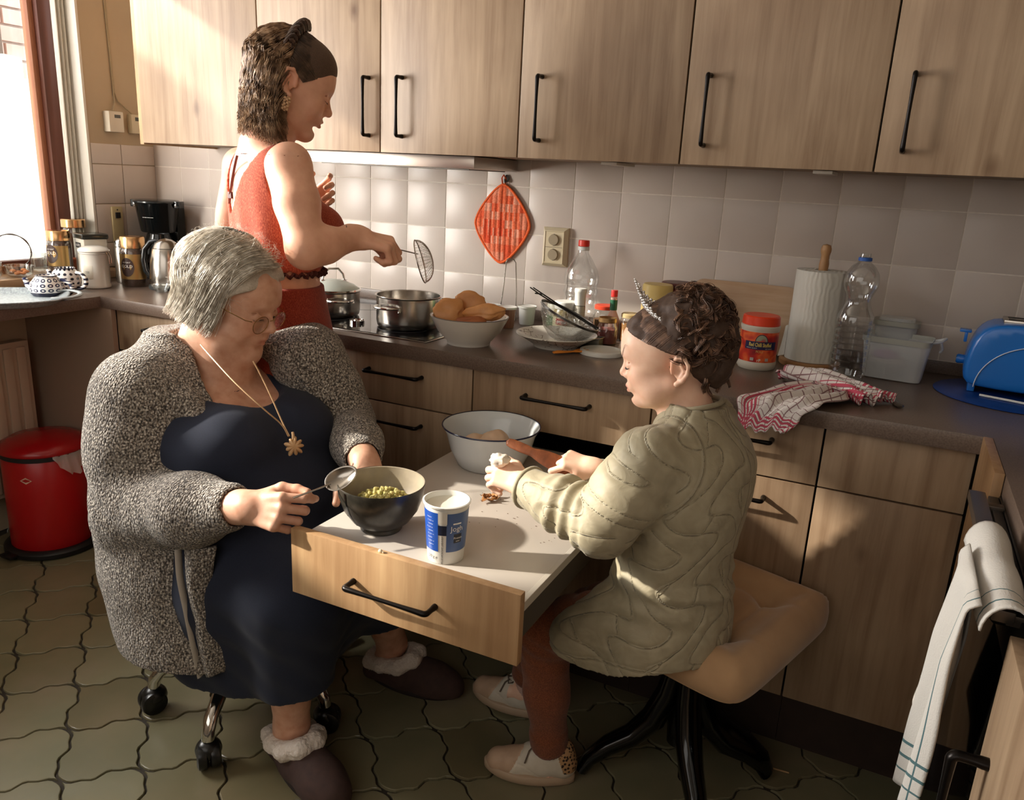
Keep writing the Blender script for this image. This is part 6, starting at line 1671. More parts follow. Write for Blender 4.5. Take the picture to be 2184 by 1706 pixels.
# bracelet and earring
MB().tube([tuple(np.array(RWr) + (np.array(RE) - np.array(RWr)) * .22 - np.array(wo.location) + HW.R[:, 0] * 0 + np.array([.033 * math.cos(a) * .5, -.033 * math.cos(a) * .6, .034 * math.sin(a)])) for a in [2 * PI * i / 24 for i in range(25)]], .0011, 6, cap=False).build('bracelet', M_brown, wo, smooth=True)
b = MB()
for i in range(22):
    a = i * 2.4; p = relp(HW(-.004 + .006 * math.sin(a), -.086 + .003 * math.cos(a), -.040 - i * .0014)); b.ball(p, .0036, 6, 4)
b.build('tassel_earring', mat('earring_tan', 'c9a27c', .6), wo, smooth=True)

# hair
M_hw_ = hair_mat('hair_brown', '8f7054', '543a28', 'c8a684', .38)
def head_pt(H, az, el, rx=.103, ry=.083, rz=.094, c=(-.012, 0, .036)):
    """point above the skull; az 0 = face, pi = back; el up"""
    return H(c[0] + rx * math.cos(el) * math.cos(az), c[1] + ry * math.cos(el) * math.sin(az), c[2] + rz * math.sin(el))
HF = Field(); sH = HW.s
HF.ell(HW(-.008, 0, .042), (.094 * sH, .079 * sH, .086 * sH), HW.R, .01); HF.ell(HW(.040, 0, .060), (.052 * sH, .060 * sH, .050 * sH), HW.R, .03)
HF.ell(HW(-.048, 0, -.015), (.058 * sH, .070 * sH, .085 * sH), HW.R, .03)
HF.ell(HW(-.060, 0, -.075), (.040 * sH, .062 * sH, .045 * sH), HW.R, .03)
HM = Field()
def facecut(H, hx=.052, slope=.55, ear=True):
    def fn(P):
        q = H.inv(P.astype(np.float64)); x, y, z = q[..., 0], q[..., 1], q[..., 2]
        a = (hx - slope * np.clip(.078 - z, 0, .2) - x) # keep behind a slanting hairline
        d = -(-a)
        e = np.sqrt((x + .004) ** 2 / 1.0 + (z - .000) ** 2 * .7) - .030
        return np.minimum(a * -1.0 * -1, 9) if not ear else np.minimum(a, np.where(np.abs(y) > .05, e, 9)).astype(np.float32)
    return lambda P: fn(P).astype(np.float32)
HM.add(facecut(HW, .112, 1.10), HW.o - .2, HW.o + .2)
hb_, _ = mesh_field('hair', HF, [(HW.o - .17, HW.o + .17, .0032)], noisy('hair_under', '4a3628', '5a4434', 300, .7), wo, minus=HM)
rs = np.random.RandomState(3)
def wstr(n, front=False):
    out = []; 
    for i in range(n):
        az = rs.uniform(1.75, 2 * PI - 1.75); el = rs.uniform(.35, 1.35); p0 = np.array(head_pt(HW, az, el)); pts = [p0]
        side = math.sin(az); tgt_el = -.6; k = 13; ln = rs.uniform(.75, 1.05); ph = rs.uniform(0, 6); gph = round(az * 5) * 1.7 + round(el * 4) * 2.3 + rs.normal() * .28
        for j in range(1, k):
            t = j / (k - 1); e2 = el + (-.25 - el) * min(1, t * 1.8); 
            base = np.array(head_pt(HW, az, e2, .106, .087, .099))
            drop = max(0, t - .42) * .30 * ln
            w = .010 * t; wav = np.array([math.sin(t * 14 + gph) * .019 * t ** .6, math.cos(t * 12 + gph) * .017 * t ** .6, 0])
            q = base + np.array([0, 0, -1.0]) * drop + HW.R @ (wav + np.array([-.006 * t, .0, 0])) + (HW.R @ np.array([-.02, side * .008, 0])) * max(0, t - .5) * .5
            pts.append(q)
        out.append(pts)
    return np.array(out)
S1 = wstr(2600); strands('hair_strands', S1, rs.uniform(.0006, .0018, len(S1)), M_hw_, wo)['kind'] = 'stuff'
# combed-back front hair
def front_strands(n):
    out = []
    for i in range(n):
        s_ = rs.choice([-1, 1]); u = rs.uniform(0, 1)
        # from the hairline at the forehead/temple back to the braid line
        a = np.array([.088 - .070 * u ** 1.1, s_ * (.004 + .072 * u ** .8), .092 - .085 * u]); b_ = np.array([-.020 - .02 * u, s_ * (.02 + .06 * u), .128 - .085 * u])
        pts = []
        for j in range(9):
            t = j / 8; q = a * (1 - t) + b_ * t; d = (q - np.array([-.012, 0, .036])) / np.array([.100, .0805, .093]); nrm = np.linalg.norm(d); q = np.array([-.012, 0, .036]) + d / nrm * np.array([.100, .0805, .093]) * (1 + .015 * rs.rand())
            pts.append(HW(*q))
        out.append(pts)
    return np.array(out)
S2 = front_strands(700); strands('front_hair', S2, rs.uniform(.0008, .0018, len(S2)), hair_mat('hair_dark', '4c382a', '34251b', '6a5240', .34), wo)['kind'] = 'stuff'
# braid over the crown
bp_ = []
for i in range(15):
    t = i / 14; a = -1.25 + 2.5 * t; c0 = np.array([-.012 - .03 * abs(math.sin(a)), .088 * math.sin(a), .040 + .104 * math.cos(a)]); bp_.append(c0)
b = MB()
for ph in range(3):
    pts = []; 
    for i in range(90):
        t = i / 89 * 14; j = min(int(t), 13); f = t - j; c0 = bp_[j] * (1 - f) + bp_[j + 1] * f; a = i * .42 + ph * 2.1
        c0 = c0 + np.array([.0095 * math.sin(a), 0, .0060 * math.sin(2 * a + 1)]) + (c0 / np.linalg.norm(c0)) * .004 * math.cos(a); pts.append(relp(HW(*c0)))
    b.tube(pts, [.0068 * (1 - .3 * abs(i / 45 - 1)) for i in range(90)], 8)
b.build('braid', hair_mat('hair_braid', '3a2820', '21160f', '5c4336', .3), wo, smooth=True)

# skimmer in her right hand: its own thing
G0 = (0.5373, -0.7250, 1.1771); G1 = (0.5817, -0.6000, 1.1482); DC = (0.5840, -0.5750, 1.1230)
sk = thing('skimmer', 'round wire mesh skimmer held over the open saucepan', 'skimmer', tuple(G1))
b = MB(); g0 = np.array(G0) - np.array(G1); d_ = np.array(DC) - np.array(G1)
up_ = np.cross(g0 / np.linalg.norm(g0), [0, 0, 1]); up_ /= np.linalg.norm(up_)
for s_ in (-1, 1): b.tube([tuple(g0 * 1.25 + up_ * .004 * s_), tuple(g0 * .5 + up_ * .004 * s_), tuple(up_ * .007 * s_)], .0013, 8)
b.build('handle', M_steel, sk, smooth=True)
# bowl: opening faces left-back, curved side to the right
n_ = np.array([.86, .42, .27]); n_ /= np.linalg.norm(n_); e1 = np.cross(n_, [0.2, -1, 0]); e1 /= np.linalg.norm(e1); e2 = np.cross(n_, e1); Rk = .058
def bp2(r, a, h): return tuple(e1 * (r * math.cos(a)) + e2 * (r * math.sin(a)) + n_ * h + np.array([0.010, .004, -.020]))
MB().tube([bp2(Rk, 2 * PI * i / 40, 0) for i in range(41)], .0019, 8, cap=False).build('rim', M_steel, sk, smooth=True)
b = MB()
for i in range(36):
    a = 2 * PI * i / 36; b.tube([bp2(Rk * math.cos(t), a, .034 * math.sin(t)) for t in [PI / 2 * j / 8 for j in range(9)]], .00035, 4)
for j in range(1, 12):
    t = PI / 2 * j / 12; b.tube([bp2(Rk * math.cos(t), 2 * PI * i / 32, .034 * math.sin(t)) for i in range(33)], .00035, 4, cap=False)
o = b.build('wire_mesh', M_steel, sk); o['kind'] = 'stuff'
MB().tube([bp2(Rk * math.cos(t), .3, .033 * math.sin(t)) for t in [PI * j / 16 for j in range(17)]], .0013, 6).build('brace', M_steel, sk, smooth=True)

# ================================================================== seated grey-haired woman
SK_G = skin('skin_elder', 'dcae94', 'c99478', 'b06050')
gm = thing('person', 'seated elderly woman with grey hair in a navy dress and speckled knitted cardigan', 'person', (.33, -1.06, 0))
GO = np.array(gm.location)
def gr(p): return tuple(np.array(p) - GO)
HG = Frame((0.3790, -1.0600, 1.0539), (.93, .16, -.28), (.26, .05, .95), 1.06)
G = Field()
head(G, HG, dict(fat=.008, nose=1.08, lips=.8, chin=1.02, open=.0008))
gc = np.array([.33, -1.06]); gf = np.array([.985, -.17]); gr_ = np.array([-.17, -.985])   # forward, and her right
def gp(f, r, z): q = gc + gf * f + gr_ * r; return np.array([q[0], q[1], z])
# neck and upper chest
G.cone(gp(-.07, 0, .86), HG(-.025, 0, -.055), .085, .070, .03); G.cone(gp(-.01, 0, .84), HG(.020, 0, -.085), .08, .058, .03)
GT = [(.93, -.07, 0, .06, .09), (.89, -.06, 0, .085, .15), (.84, -.03, 0, .125, .205), (.77, .02, 0, .175, .23), (.68, .06, 0, .215, .235), (.60, .07, 0, .235, .230), (.52, .06, 0, .25, .225), (.46, .04, 0, .24, .215)]
def gtorso(F, g=0.0, k=.03):
    F.loft(gc, gf, gr_, [(z, f, r, a + g, b + g) for z, f, r, a, b in GT], k)
    for s in (-1, 1): F.ell(gp(.13, s * .085, .745), (.120 + g, .110 + g, .095 + g), None, .05)
    F.ell(gp(.17, 0, .60), (.155 + g, .20 + g, .11 + g), None, .05)
gtorso(G, -.012)
# arms
GRS = (0.2603, -1.2300, 0.8536); GRE = (0.2939, -1.3000, 0.6021); GRW = (0.6726, -1.3350, 0.7081)
GLS = (0.4446, -0.8850, 0.8865); GLE = (0.5217, -0.8300, 0.7185); GLW = (0.7280, -1.0300, 0.7198)
G.chain([GRS, GRE], [.075, .055], .03); G.chain([GRE, GRW], [.052, .033], .02); G.chain([GLS, GLE], [.07, .05], .03); G.chain([GLE, GLW], [.048, .033], .02)
hR = Frame(GRW, (.95, -.02, .10), (.26, -.86, .42), 1.0)
tR = hand(G, hR, 1, [(.62, 1.0, .35), (1.0, 1.45, .7), (1.15, 1.5, .8), (1.25, 1.5, .8)], thumb=((.80, .50, -.30), (.95, .05, -.35), (.97, -.12, -.15)), s=.98)
hL = Frame(GLW, (.78, -.52, -.35), (.35, .05, .93), 1.0)
tL = hand(G, hL, -1, [(.35, .55, .3), (.45, .6, .35), (.5, .7, .4), (.5, .8, .4)], thumb=((.55, .75, -.35), (.72, .55, -.45), (.75, .25, -.55)), s=.98)
# legs and feet
KN = gp(.38, .10, .47); KF = gp(.37, -.13, .47)
AN = (0.6467, -1.2050, 0.1049); AF = (0.6669, -0.8250, 0.1139)
for K_, A_, s_ in ((KN, AN, 1), (KF, AF, -1)):
    G.cone(gp(.06, s_ * .11, .52), K_, .115, .085, .03)
    mid = K_ * .62 + np.array(A_) * .38 + np.array([-.012, 0, 0])
    G.chain([K_ + np.array([0, 0, -.01]), mid, A_], [.070, .062, .038], .02)
    ft = np.array(A_); G.cone(ft, ft + np.array([-.018, 0, -.055]), .038, .034, .02); G.cone(ft + np.array([-.015, 0, -.06]), ft + np.array([.085, -.02 * s_, -.085]), .032, .026, .02)
hg = HG.o
gb_, gV = mesh_field('body', G, [((-.05, -1.55, .0), (1.1, -.68, .92), .0078), (hg - [.19, .17, .21], hg + [.18, .17, .17], .0025),
    (np.array(GRW) - [.05, .09, .08], np.array(GRW) + [.20, .13, .10], .0020), (np.array(GLW) - [.06, .13, .12], np.array(GLW) + [.17, .06, .08], .0020), (np.array(AN) - [.08, .08, .14], np.array(AN) + [.16, .08, .12], .003), (np.array(AF) - [.08, .08, .14], np.array(AF) + [.14, .08, .12], .003)], SK_G, gm)
tint(gb_, gV, HG, lipc=(.80, .55, .50), cheek=(.98, .84, .78))
brow_lash(HG, gm, mat('brow_grey', '8c7866', .8), lash=True, t=.0016)

# navy dress
M_navyd = noisy('navy_jersey', '161d30', '1c2438', 500, .9, bstr=.15, bdist=.0006); pb(M_navyd).inputs['Sheen Weight'].default_value = .06
DR = Field(); gtorso(DR, .0)
DR.ell(gp(.16, 0, .49), (.24, .205, .10), None, .05)
for K_, A_, s_ in ((KN, AN, 1), (KF, AF, -1)):
    DR.cone(gp(.06, s_ * .11, .50), K_ + np.array([0, 0, -.01]), .150, .105, .05)
    DR.cone(K_ + np.array([0, 0, -.01]), K_ * .40 + np.array(A_) * .60 + np.array([.01, 0, 0]), .100, .082, .04)
# cloth stretched between the legs down to the hem
for (a_, b_, ra, rb) in ((gp(.34, .06, .42), gp(.22, .08, .21), .10, .11), (gp(.34, -.06, .42), gp(.24, -.05, .24), .10, .10), (gp(.18, .12, .40), gp(.10, .11, .23), .13, .12), (gp(.30, .0, .40), gp(.20, .02, .24), .12, .12)): DR.cone(a_, b_, ra, rb, .06)
def dfold(P): return (.0022 * vnoise(P, 38, 3) + .0016 * np.sin((P[..., 0] * .6 + P[..., 2] * 1.0) * 70 + 2 * np.sin(P[..., 1] * 30))).astype(np.float32) * np.clip((.70 - P[..., 2]) * 3, .25, 1)
DR.disp(dfold, (-.2, -1.6, 0), (1.1, -.6, 1.0))
DM = Field()
nk = HG(.03, 0, -.155)
nc = gp(.035, 0, .905)
DM.ell(gp(.065, 0, .905), (.125, .118, .105), np.stack([np.array([gf[0], gf[1], -.45]) / 1.097, np.array([-gr_[0], -gr_[1], 0]), np.cross(np.array([gf[0], gf[1], -.45]) / 1.097, np.array([-gr_[0], -gr_[1], 0]))], 1), 0)
DM.add(lambda P: (P[..., 2] - .935).astype(np.float32) * -1, (-.2, -1.6, .90), (1, -.6, 1.1))
def hem(P):
    q = P[..., :2] - gc.astype(np.float32); f = q @ gf.astype(np.float32); r = q @ gr_.astype(np.float32)
    return (P[..., 2] - (.185 + .26 * np.clip(f - .24, 0, .4) + .10 * np.clip(.10 - r, 0, .3) + .05 * np.clip(.12 - f, 0, .4))).astype(np.float32)
DM.add(hem, (-.3, -1.6, -.1), (1.1, -.6, .4))
dr, _ = mesh_field('dress', DR, [((-.15, -1.45, .05), (.95, -.72, .97), .0052)], M_navyd, gm, minus=DM)

# cardigan: speckled knit
M_card = mat('cardigan_knit', '8c8478', .95)
v = coords(M_card, (1, 1, .8)); vo = N(M_card, 'ShaderNodeTexVoronoi'); vo.inputs['Scale'].default_value = 205; vo.inputs['Randomness'].default_value = .75; L(M_card, v, vo.inputs['Vector'])
nz2 = N(M_card, 'ShaderNodeTexNoise'); nz2.inputs['Scale'].default_value = 250; nz2.inputs['Detail'].default_value = 3; L(M_card, v, nz2.inputs['Vector'])
rc1 = ramp(M_card, nz2.outputs[0], [(.38, '463f3a'), (.50, '9a9086'), (.60, 'd8d1c6')]); rc2 = ramp(M_card, vo.outputs['Distance'], [(.25, (1.1, 1.08, 1.05)), (.62, (.42, .40, .38))])
mx = N(M_card, 'ShaderNodeMix', data_type='RGBA', blend_type='MULTIPLY'); mx.inputs[0].default_value = .85; L(M_card, rc1.outputs[0], mx.inputs[6]); L(M_card, rc2.outputs[0], mx.inputs[7]); L(M_card, mx.outputs[2], pb(M_card).inputs['Base Color'])
inv = N(M_card, 'ShaderNodeMath', operation='SUBTRACT'); inv.inputs[0].default_value = 1; L(M_card, vo.outputs['Distance'], inv.inputs[1]); bump(M_card, inv.outputs[0], 1.0, .006); pb(M_card).inputs['Sheen Weight'].default_value = .25
CD = Field()
CD.loft(gc, gf, gr_, [(.97, -.095, 0, .080, .110), (.92, -.08, 0, .110, .172), (.86, -.055, 0, .140, .228), (.78, -.03, 0, .19, .262), (.68, -.02, 0, .235, .275), (.58, -.01, .01, .262, .290), (.48, .0, .02, .268, .292), (.40, .01, .025, .262, .288), (.30, .04, .03, .25, .280), (.24, .06, .03, .24, .275)], .03)
for s_, S_, E_, W_ in ((1, GRS, GRE, GRW), (-1, GLS, GLE, GLW)):
    S_, E_, W_ = map(np.array, (S_, E_, W_))
    if s_ > 0:
        CD.cone(gp(-.06, .10, .86), S_ + np.array([-.01, .02, -.02]), .095, .112, .04)
        CD.chain([S_ + np.array([-.01, .02, -.02]), S_ * .5 + E_ * .5 + np.array([-.012, .02, 0]), E_ + np.array([-.005, .015, 0])], [.112, .112, .094], .03)
        CD.chain([E_ + np.array([-.005, .015, 0]), E_ * .45 + W_ * .55 + np.array([0, .0, -.006]), W_ - (W_ - E_) * .16], [.092, .075, .050], .03)
    else:
        CD.cone(gp(-.05, -.08, .87), S_, .085, .092, .04); CD.chain([S_, S_ * .5 + E_ * .5, E_], [.092, .088, .072], .03); CD.chain([E_, E_ * .45 + W_ * .55, W_ - (W_ - E_) * .14], [.070, .062, .046], .03)
# collar roll
cl = [gp(-.135, -.02, .935), gp(-.11, .07, .925), gp(-.035, .125, .885), gp(.06, .138, .835), gp(.155, .120, .785), gp(.20, .115, .745)]
CD.chain(cl, [.024, .028, .030, .030, .026, .012], .02)
cl2 = [gp(-.135, .02, .935), gp(-.11, -.06, .925), gp(-.03, -.115, .89), gp(.06, -.135, .835), gp(.13, -.150, .765), gp(.17, -.165, .70)]
CD.chain(cl2, [.022, .024, .024, .024, .022, .016], .02)
def cfold(P):
    w = .0030 * vnoise(P, 26, 5) + .0018 * vnoise(P, 60, 8)
    d = P - npv(GRE); rr_ = np.sqrt((d ** 2).sum(-1)); w = w + .0045 * np.sin(P[..., 2] * 95 + P[..., 0] * 60) * np.exp(-(rr_ / .10) ** 2)
    return w.astype(np.float32)
CD.disp(cfold, (-.3, -1.6, .1), (1.0, -.6, 1.1))
CM = Field()
# the front opening: a wedge in front between the two edges
def opening(P):
    q = P[..., :2] - gc.astype(np.float32); f = q @ gf.astype(np.float32); r = q @ gr_.astype(np.float32); z = P[..., 2]
    right = np.interp(z, [.20, .45, .62, .70, .80, .88, .94], [.05, .07, .100, .085, .085, .085, .075]); left = np.interp(z, [.20, .45, .62, .72, .80, .88, .94], [-.26, -.24, -.215, -.195, -.150, -.110, -.08])
    ff = np.interp(z, [.20, .5, .8, .90, .95], [.02, .04, .03, -.03, -.05])
    a = np.maximum(np.maximum(r - right, left - r), ff - f)
    # do not cut the sleeves
    d1 = sleeve_d(P); return np.maximum(a, .004 - d1).astype(np.float32)
SL = Field()
def sleeve_d(P):
    out = np.full(P.shape[:-1], 9.0, dtype=np.float32)
    for pts, rs_ in (([GRS, GRE, GRW], [.112, .094, .055]), ([GLS, GLE, GLW], [.09, .072, .05])):
        for i in range(2):
            a = npv(pts[i]); b_ = npv(pts[i + 1]); ba = b_ - a; q = P - a; t = np.clip((q @ ba) / float(ba @ ba), 0, 1)[..., None]; out = np.minimum(out, np.sqrt(((q - ba * t) ** 2).sum(-1)) - (rs_[i] + (rs_[i + 1] - rs_[i]) * t[..., 0]))
    return out
CM.add(opening, (-.2, -1.6, .1), (1.2, -.5, 1.1))
CM.ell(gp(-.035, 0, .975), (.080, .088, .070), None, 0)
# hollow so the dress and neck sit inside
CM.loft(gc, gf, gr_, [(.93, -.07, 0, .07, .10), (.86, -.04, 0, .118, .19), (.77, .0, 0, .165, .23), (.6, .02, 0, .235, .258), (.42, .03, 0, .235, .25), (.20, .05, 0, .18, .24)], 0)
CM.add(lambda P: (P[..., 2] - .262).astype(np.float32), (-.3, -1.6, .1), (1, -.5, .262))
for W_, E_ in ((GRW, GRE), (GLW, GLE)):
    W_ = np.array(W_); E_ = np.array(E_); u__ = (W_ - E_) / np.linalg.norm(W_ - E_); CM.cone(W_ - u__ * .05, W_ + u__ * .09, .036, .05, 0)
cdg, _ = mesh_field('cardigan', CD, [((-.14, -1.50, .24), (.80, -.68, 1.0), .0046)], M_card, gm, minus=CM)
# zip tape along the near front edge
M_tape = mat('zip_tape', 'cfc8be', .8)
b = MB(); tp_ = [gp(.215, .150, .66), gp(.25, .160, .56), gp(.262, .166, .47), gp(.255, .158, .38), (gp(.235, .148, .30)), gp(.232, .142, .262)]
tpp = [(0.4796, -1.3450, 0.5721), (0.4850, -1.3500, 0.5101), (0.4918, -1.3450, 0.4313), (0.4930, -1.3350, 0.3457), (0.4918, -1.3200, 0.2507)]
b.tube([gr(spline(tpp, i / 20)) for i in range(21)], [.0095] * 21, 8, flat=.30).build('zip_tape', M_tape, cdg, smooth=60)
# knitted front panel hanging beside the tape
pan = [((0.4993, -1.3400, 0.5805), (0.5641, -1.3200, 0.5890)), ((0.5034, -1.3450, 0.5019), (0.5444, -1.3200, 0.5018)), ((0.5033, -1.3350, 0.4183), (0.5518, -1.3100, 0.4088)), ((0.5036, -1.3250, 0.3318), (0.5485, -1.3000, 0.3089)), ((0.5097, -1.3150, 0.2564), (0.5386, -1.2900, 0.2708))]
Lp = [p[0] for p in pan]; Rp = [p[1] for p in pan]
def PP(u, v):
    a = np.array(spline(Lp, v)); c = np.array(spline(Rp, v)); q = a * (1 - u) + c * u + np.array([.0, -.016, 0]) * math.sin(PI * u); return gr(q)
fp = cloth_grid('front_panel', PP, 16, 40, M_card, cdg, .010)
# cuffs' inner hem
# glasses
M_gg = mat('frame_gold', 'b08850', .25, 1.0)
b = MB()
def gl(y, a, w=.026, h=.021): return gr(HG(.104 + .002 - abs(y + w * .2 * math.cos(a)) * .20 - .0 + .0045 * 0, y + w * math.cos(a), -.012 + h * math.sin(a) * (1.0 if math.sin(a) < 0 else .82)))
for y in (-.035, .035): b.tube([gl(y, 2 * PI * i / 30) for i in range(31)], .00085, 6, cap=False)
b.tube([gr(HG(.104, -.010, -.006)), gr(HG(.110, 0, -.002)), gr(HG(.104, .010, -.006))], .0009, 6)
for s_ in (-1, 1): b.tube([gr(HG(.093, s_ * .061, -.004)), gr(HG(.085, s_ * .073, -.002)), gr(HG(.04, s_ * .080, .004)), gr(HG(-.01, s_ * .082, .010))], .0011, 6)
gla = thing('glasses', 'thin gold wire glasses low on the elderly woman\'s nose', 'glasses', tuple(HG(.10, 0, -.01)))
def shift(me): me.transform(T(*gm.location)); me.transform(T(*[-c for c in gla.location])); return me
o = b.build('frame', M_gg, gla, smooth=True); shift(o.data)
for y in (-.035, .035):
    vs = [gr(HG(.106 - abs(y) * .20, y, -.012))] + [gl(y, 2 * PI * i / 24, .0255, .0205) for i in range(24)]
    o = fromdata('lens', vs, [(0, i + 1, (i + 1) % 24 + 1) for i in range(24)], glass('lens_glass', (.97, .95, .93), .02, .05), gla, smooth='all'); shift(o.data)

# necklace with flower pendant
PT = (0.6064, -1.1250, 0.7607)
M_cord = mat('cord_gold', 'c8a47c', .4, .3)
nl = thing('necklace', 'long pale cord necklace with a flower shaped pendant over the navy dress', 'necklace', tuple(PT))
def nr(p): return tuple(np.array(p) - np.array(PT))
c1_ = [(0.3839, -1.1650, 0.9672), (0.4279, -1.1850, 0.9558), (0.5247, -1.2100, 0.9131), (0.5953, -1.2050, 0.8672), (0.6085, -1.1650, 0.8230), (0.6091, -1.1450, 0.7909)]
c2_ = [(0.4923, -1.1200, 0.9373), (0.5079, -1.1150, 0.9065), (0.5475, -1.1250, 0.8611), (0.5840, -1.1350, 0.8160), (0.6091, -1.1420, 0.7901)]
for cc in (c1_, c2_): MB().tube([nr(spline(cc, i / 24)) for i in range(25)], .0016, 6).build('cord', M_cord, nl, smooth=True)
right_ = np.array([r2.x, r2.y, r2.z]); upv = np.array([u2.x, u2.y, u2.z]); fwv = -np.array([f_.x, f_.y, f_.z])
fa = np.array([.80, -.55, .25]); fa /= np.linalg.norm(fa); fx = np.cross([0, 0, 1], fa); fx /= np.linalg.norm(fx); fy = np.cross(fa, fx)
vs = [tuple(fa * .004)]; nP = 64
for i in range(nP):
    a = 2 * PI * i / nP; r = .0175 + .0042 * math.cos(9 * a + .4) + .002 * math.sin(5 * a); vs.append(tuple(fx * r * math.cos(a) + fy * r * math.sin(a) + fa * .002 * math.cos(9 * a)))
o = fromdata('pendant', vs, [(0, i + 1, (i + 1) % nP + 1) for i in range(nP)], noisy('pendant_tan', 'd8b488', 'c49a6c', 60, .5), nl, smooth=60); solid(o, .003, 0)
MB().tube([tuple(fy * .016), tuple(fy * .026 + fa * .002), tuple(fy * .032)], .003, 8).build('bail', M_cord, nl, smooth=True)

# slippers
M_sl = noisy('slipper_suede', '3a2824', '45302a', 60, .85); M_fur = noisy('slipper_fleece', 'e8dfd6', 'd8ccc0', 180, .98, bstr=.8, bdist=.004)
def slipper(A_, fdir, lab, side):
    A_ = np.array(A_); fd = np.array([fdir[0], fdir[1], 0.0]); fd /= np.linalg.norm(fd); sd = np.array([-fd[1], fd[0], 0])
    t = thing('slipper', lab, 'slipper', (A_[0], A_[1], 0), 0, 'fleece lined slippers'); O = np.array([A_[0], A_[1], 0])
    S = Field(); P = lambda f, s, z: O + fd * f + sd * s + np.array([0, 0, z])
    S.chain([P(-.045, 0, .022), P(.04, .0, .026), P(.13, .0, .030), P(.175, .002, .026)], [.040, .044, .047, .040], .03)
    S.cone(P(.075, 0, .050), P(.15, 0, .034), .042, .034, .03)
    Sm = Field(); Sm.add(lambda X: (X[..., 2] - .012).astype(np.float32), O - .4, O + np.array([.4, .4, .012])); Sm.cone(P(-.03, 0, .060), P(.035, 0, .064), .036, .038, 0)
    mesh_field('upper', S, [(O - [.26, .26, .02], O + [.26, .26, .14], .0035)], M_sl, t, minus=Sm)
    ol_ = []
    for i in range(40):
        a = 2 * PI * i / 40; f = .062 + .128 * math.cos(a); w = .047 * (1 + .12 * math.cos(a)); ol_.append(((fd * f + sd * w * math.sin(a))[0], (fd * f + sd * w * math.sin(a))[1]))
    MB().prism(ol_, .0, .014).build('sole', mat('slipper_sole', '241a17', .7), t, bev=.003, smooth=True)
    Fu = Field(); ring_ = [P(-.060, 0, .060), P(-.052, .030, .062), P(-.010, .044, .070), P(.04, .042, .078), P(.070, .018, .092), P(.072, -.018, .092), P(.04, -.042, .078), P(-.010, -.044, .070), P(-.052, -.030, .062), P(-.060, 0, .060)]
    Fu.chain(ring_, [.017, .018, .019, .021, .022, .022, .021, .019, .018, .017], .01)
    Fu.disp(lambda X: (.0018 * vnoise(X, 240, 2) + .0010 * vnoise(X, 520, 4)).astype(np.float32), O - .3, O + .3)
    mesh_field('fleece_collar', Fu, [(O - [.16, .16, -.0], O + [.16, .16, .14], .0024)], M_fur, t)
    C_ = []
    rsl = np.random.RandomState(5)
    for i in range(900):
        j = rsl.randint(0, 9); u = rsl.rand(); c = ring_[j] * (1 - u) + ring_[j + 1] * u; d = rsl.normal(size=3); d /= np.linalg.norm(d); p0 = c + d * .017; tg = rsl.normal(size=3) * .5 + d; tg /= np.linalg.norm(tg); C_.append([p0, p0 + tg * .004, p0 + tg * .007 + rsl.normal(size=3) * .001])
    strands('fleece_tufts', np.array(C_), .0006, M_fur, t)['kind'] = 'stuff'
    return t
slipper(AN, (.93, -.33), 'near brown slipper with a thick cream fleece collar', 1)
slipper(AF, (.95, .10), 'far brown slipper under the table drawer, cream fleece collar at its heel', -1)

# spoon in her right hand
t0 = np.array((0.7951, -1.3450, 0.7598)); t1 = np.array((0.8139, -1.3100, 0.7670)); t2 = np.array((0.8221, -1.2700, 0.7686)); t3 = np.array((0.8417, -1.2500, 0.7837))
spn = thing('spoon', 'steel serving spoon held over the stoneware bowl', 'spoon', tuple(t1)); rl = lambda p: tuple(np.array(p) - t1)
MB().tube([rl(t0), rl(t0 * .5 + t1 * .5), rl(t1), rl(t2)], [.0035, .0030, .0024, .0030], 10, flat=.6).build('spoon_handle', M_steel, spn, smooth=True)
ax = (t3 - t2); la = np.linalg.norm(ax); ax /= la; nn_ = np.array([.25, -.75, .55]); nn_ -= ax * (nn_ @ ax); nn_ /= np.linalg.norm(nn_); bx = np.cross(nn_, ax); cc = (t2 + t3) / 2 + ax * .008
vs = []; fs = []
for i in range(9):
    for j in range(28):
        a = 2 * PI * j / 28; k = i / 8; vs.append(rl(cc + ax * (.034 * k * math.cos(a)) + bx * (.0215 * k * math.sin(a) * (1 - .12 * math.cos(a))) + nn_ * (-.010 * (1 - k * k))))
fs = [(i * 28 + j, i * 28 + (j + 1) % 28, (i + 1) * 28 + (j + 1) % 28, (i + 1) * 28 + j) for i in range(8) for j in range(28)]
o = fromdata('spoon_bowl', vs, fs, M_steel, spn, smooth='all'); solid(o, .0012, 0)

# grey hair, combed over from the crown towards the far side and back
M_gh = hair_mat('hair_grey', 'd6cec0', 'aa9f90', 'efeae0', .42)
GH = Field(); sg = HG.s
GH.ell(HG(-.018, 0, .045), (.100 * sg, .084 * sg, .088 * sg), HG.R, .02)
GH.ell(HG(-.052, 0, -.005), (.070 * sg, .080 * sg, .082 * sg), HG.R, .03)
GH.ell(HG(.015, -.040, .035), (.068 * sg, .044 * sg, .055 * sg), HG.R, .03); GH.ell(HG(.030, .030, .068), (.055 * sg, .050 * sg, .038 * sg), HG.R, .03)
GH.ell(HG(-.034, -.050, -.035), (.034 * sg, .026 * sg, .045 * sg), HG.R, .03)
GH.disp(lambda P: (.0022 * vnoise(P, 120, 6)).astype(np.float32), HG.o - .2, HG.o + .2)
GHM = Field()
def gcut(P):
    q = HG.inv(P.astype(np.float64)); x, y, z = q[..., 0], q[..., 1], q[..., 2]
    lim = np.interp(z, [-.09, -.05, -.02, .01, .04, .07, .1], [-.028, -.012, .002, .018, .048, .092, .12]) - np.where(y > .02, .016, .0)
    return (lim - x).astype(np.float32)
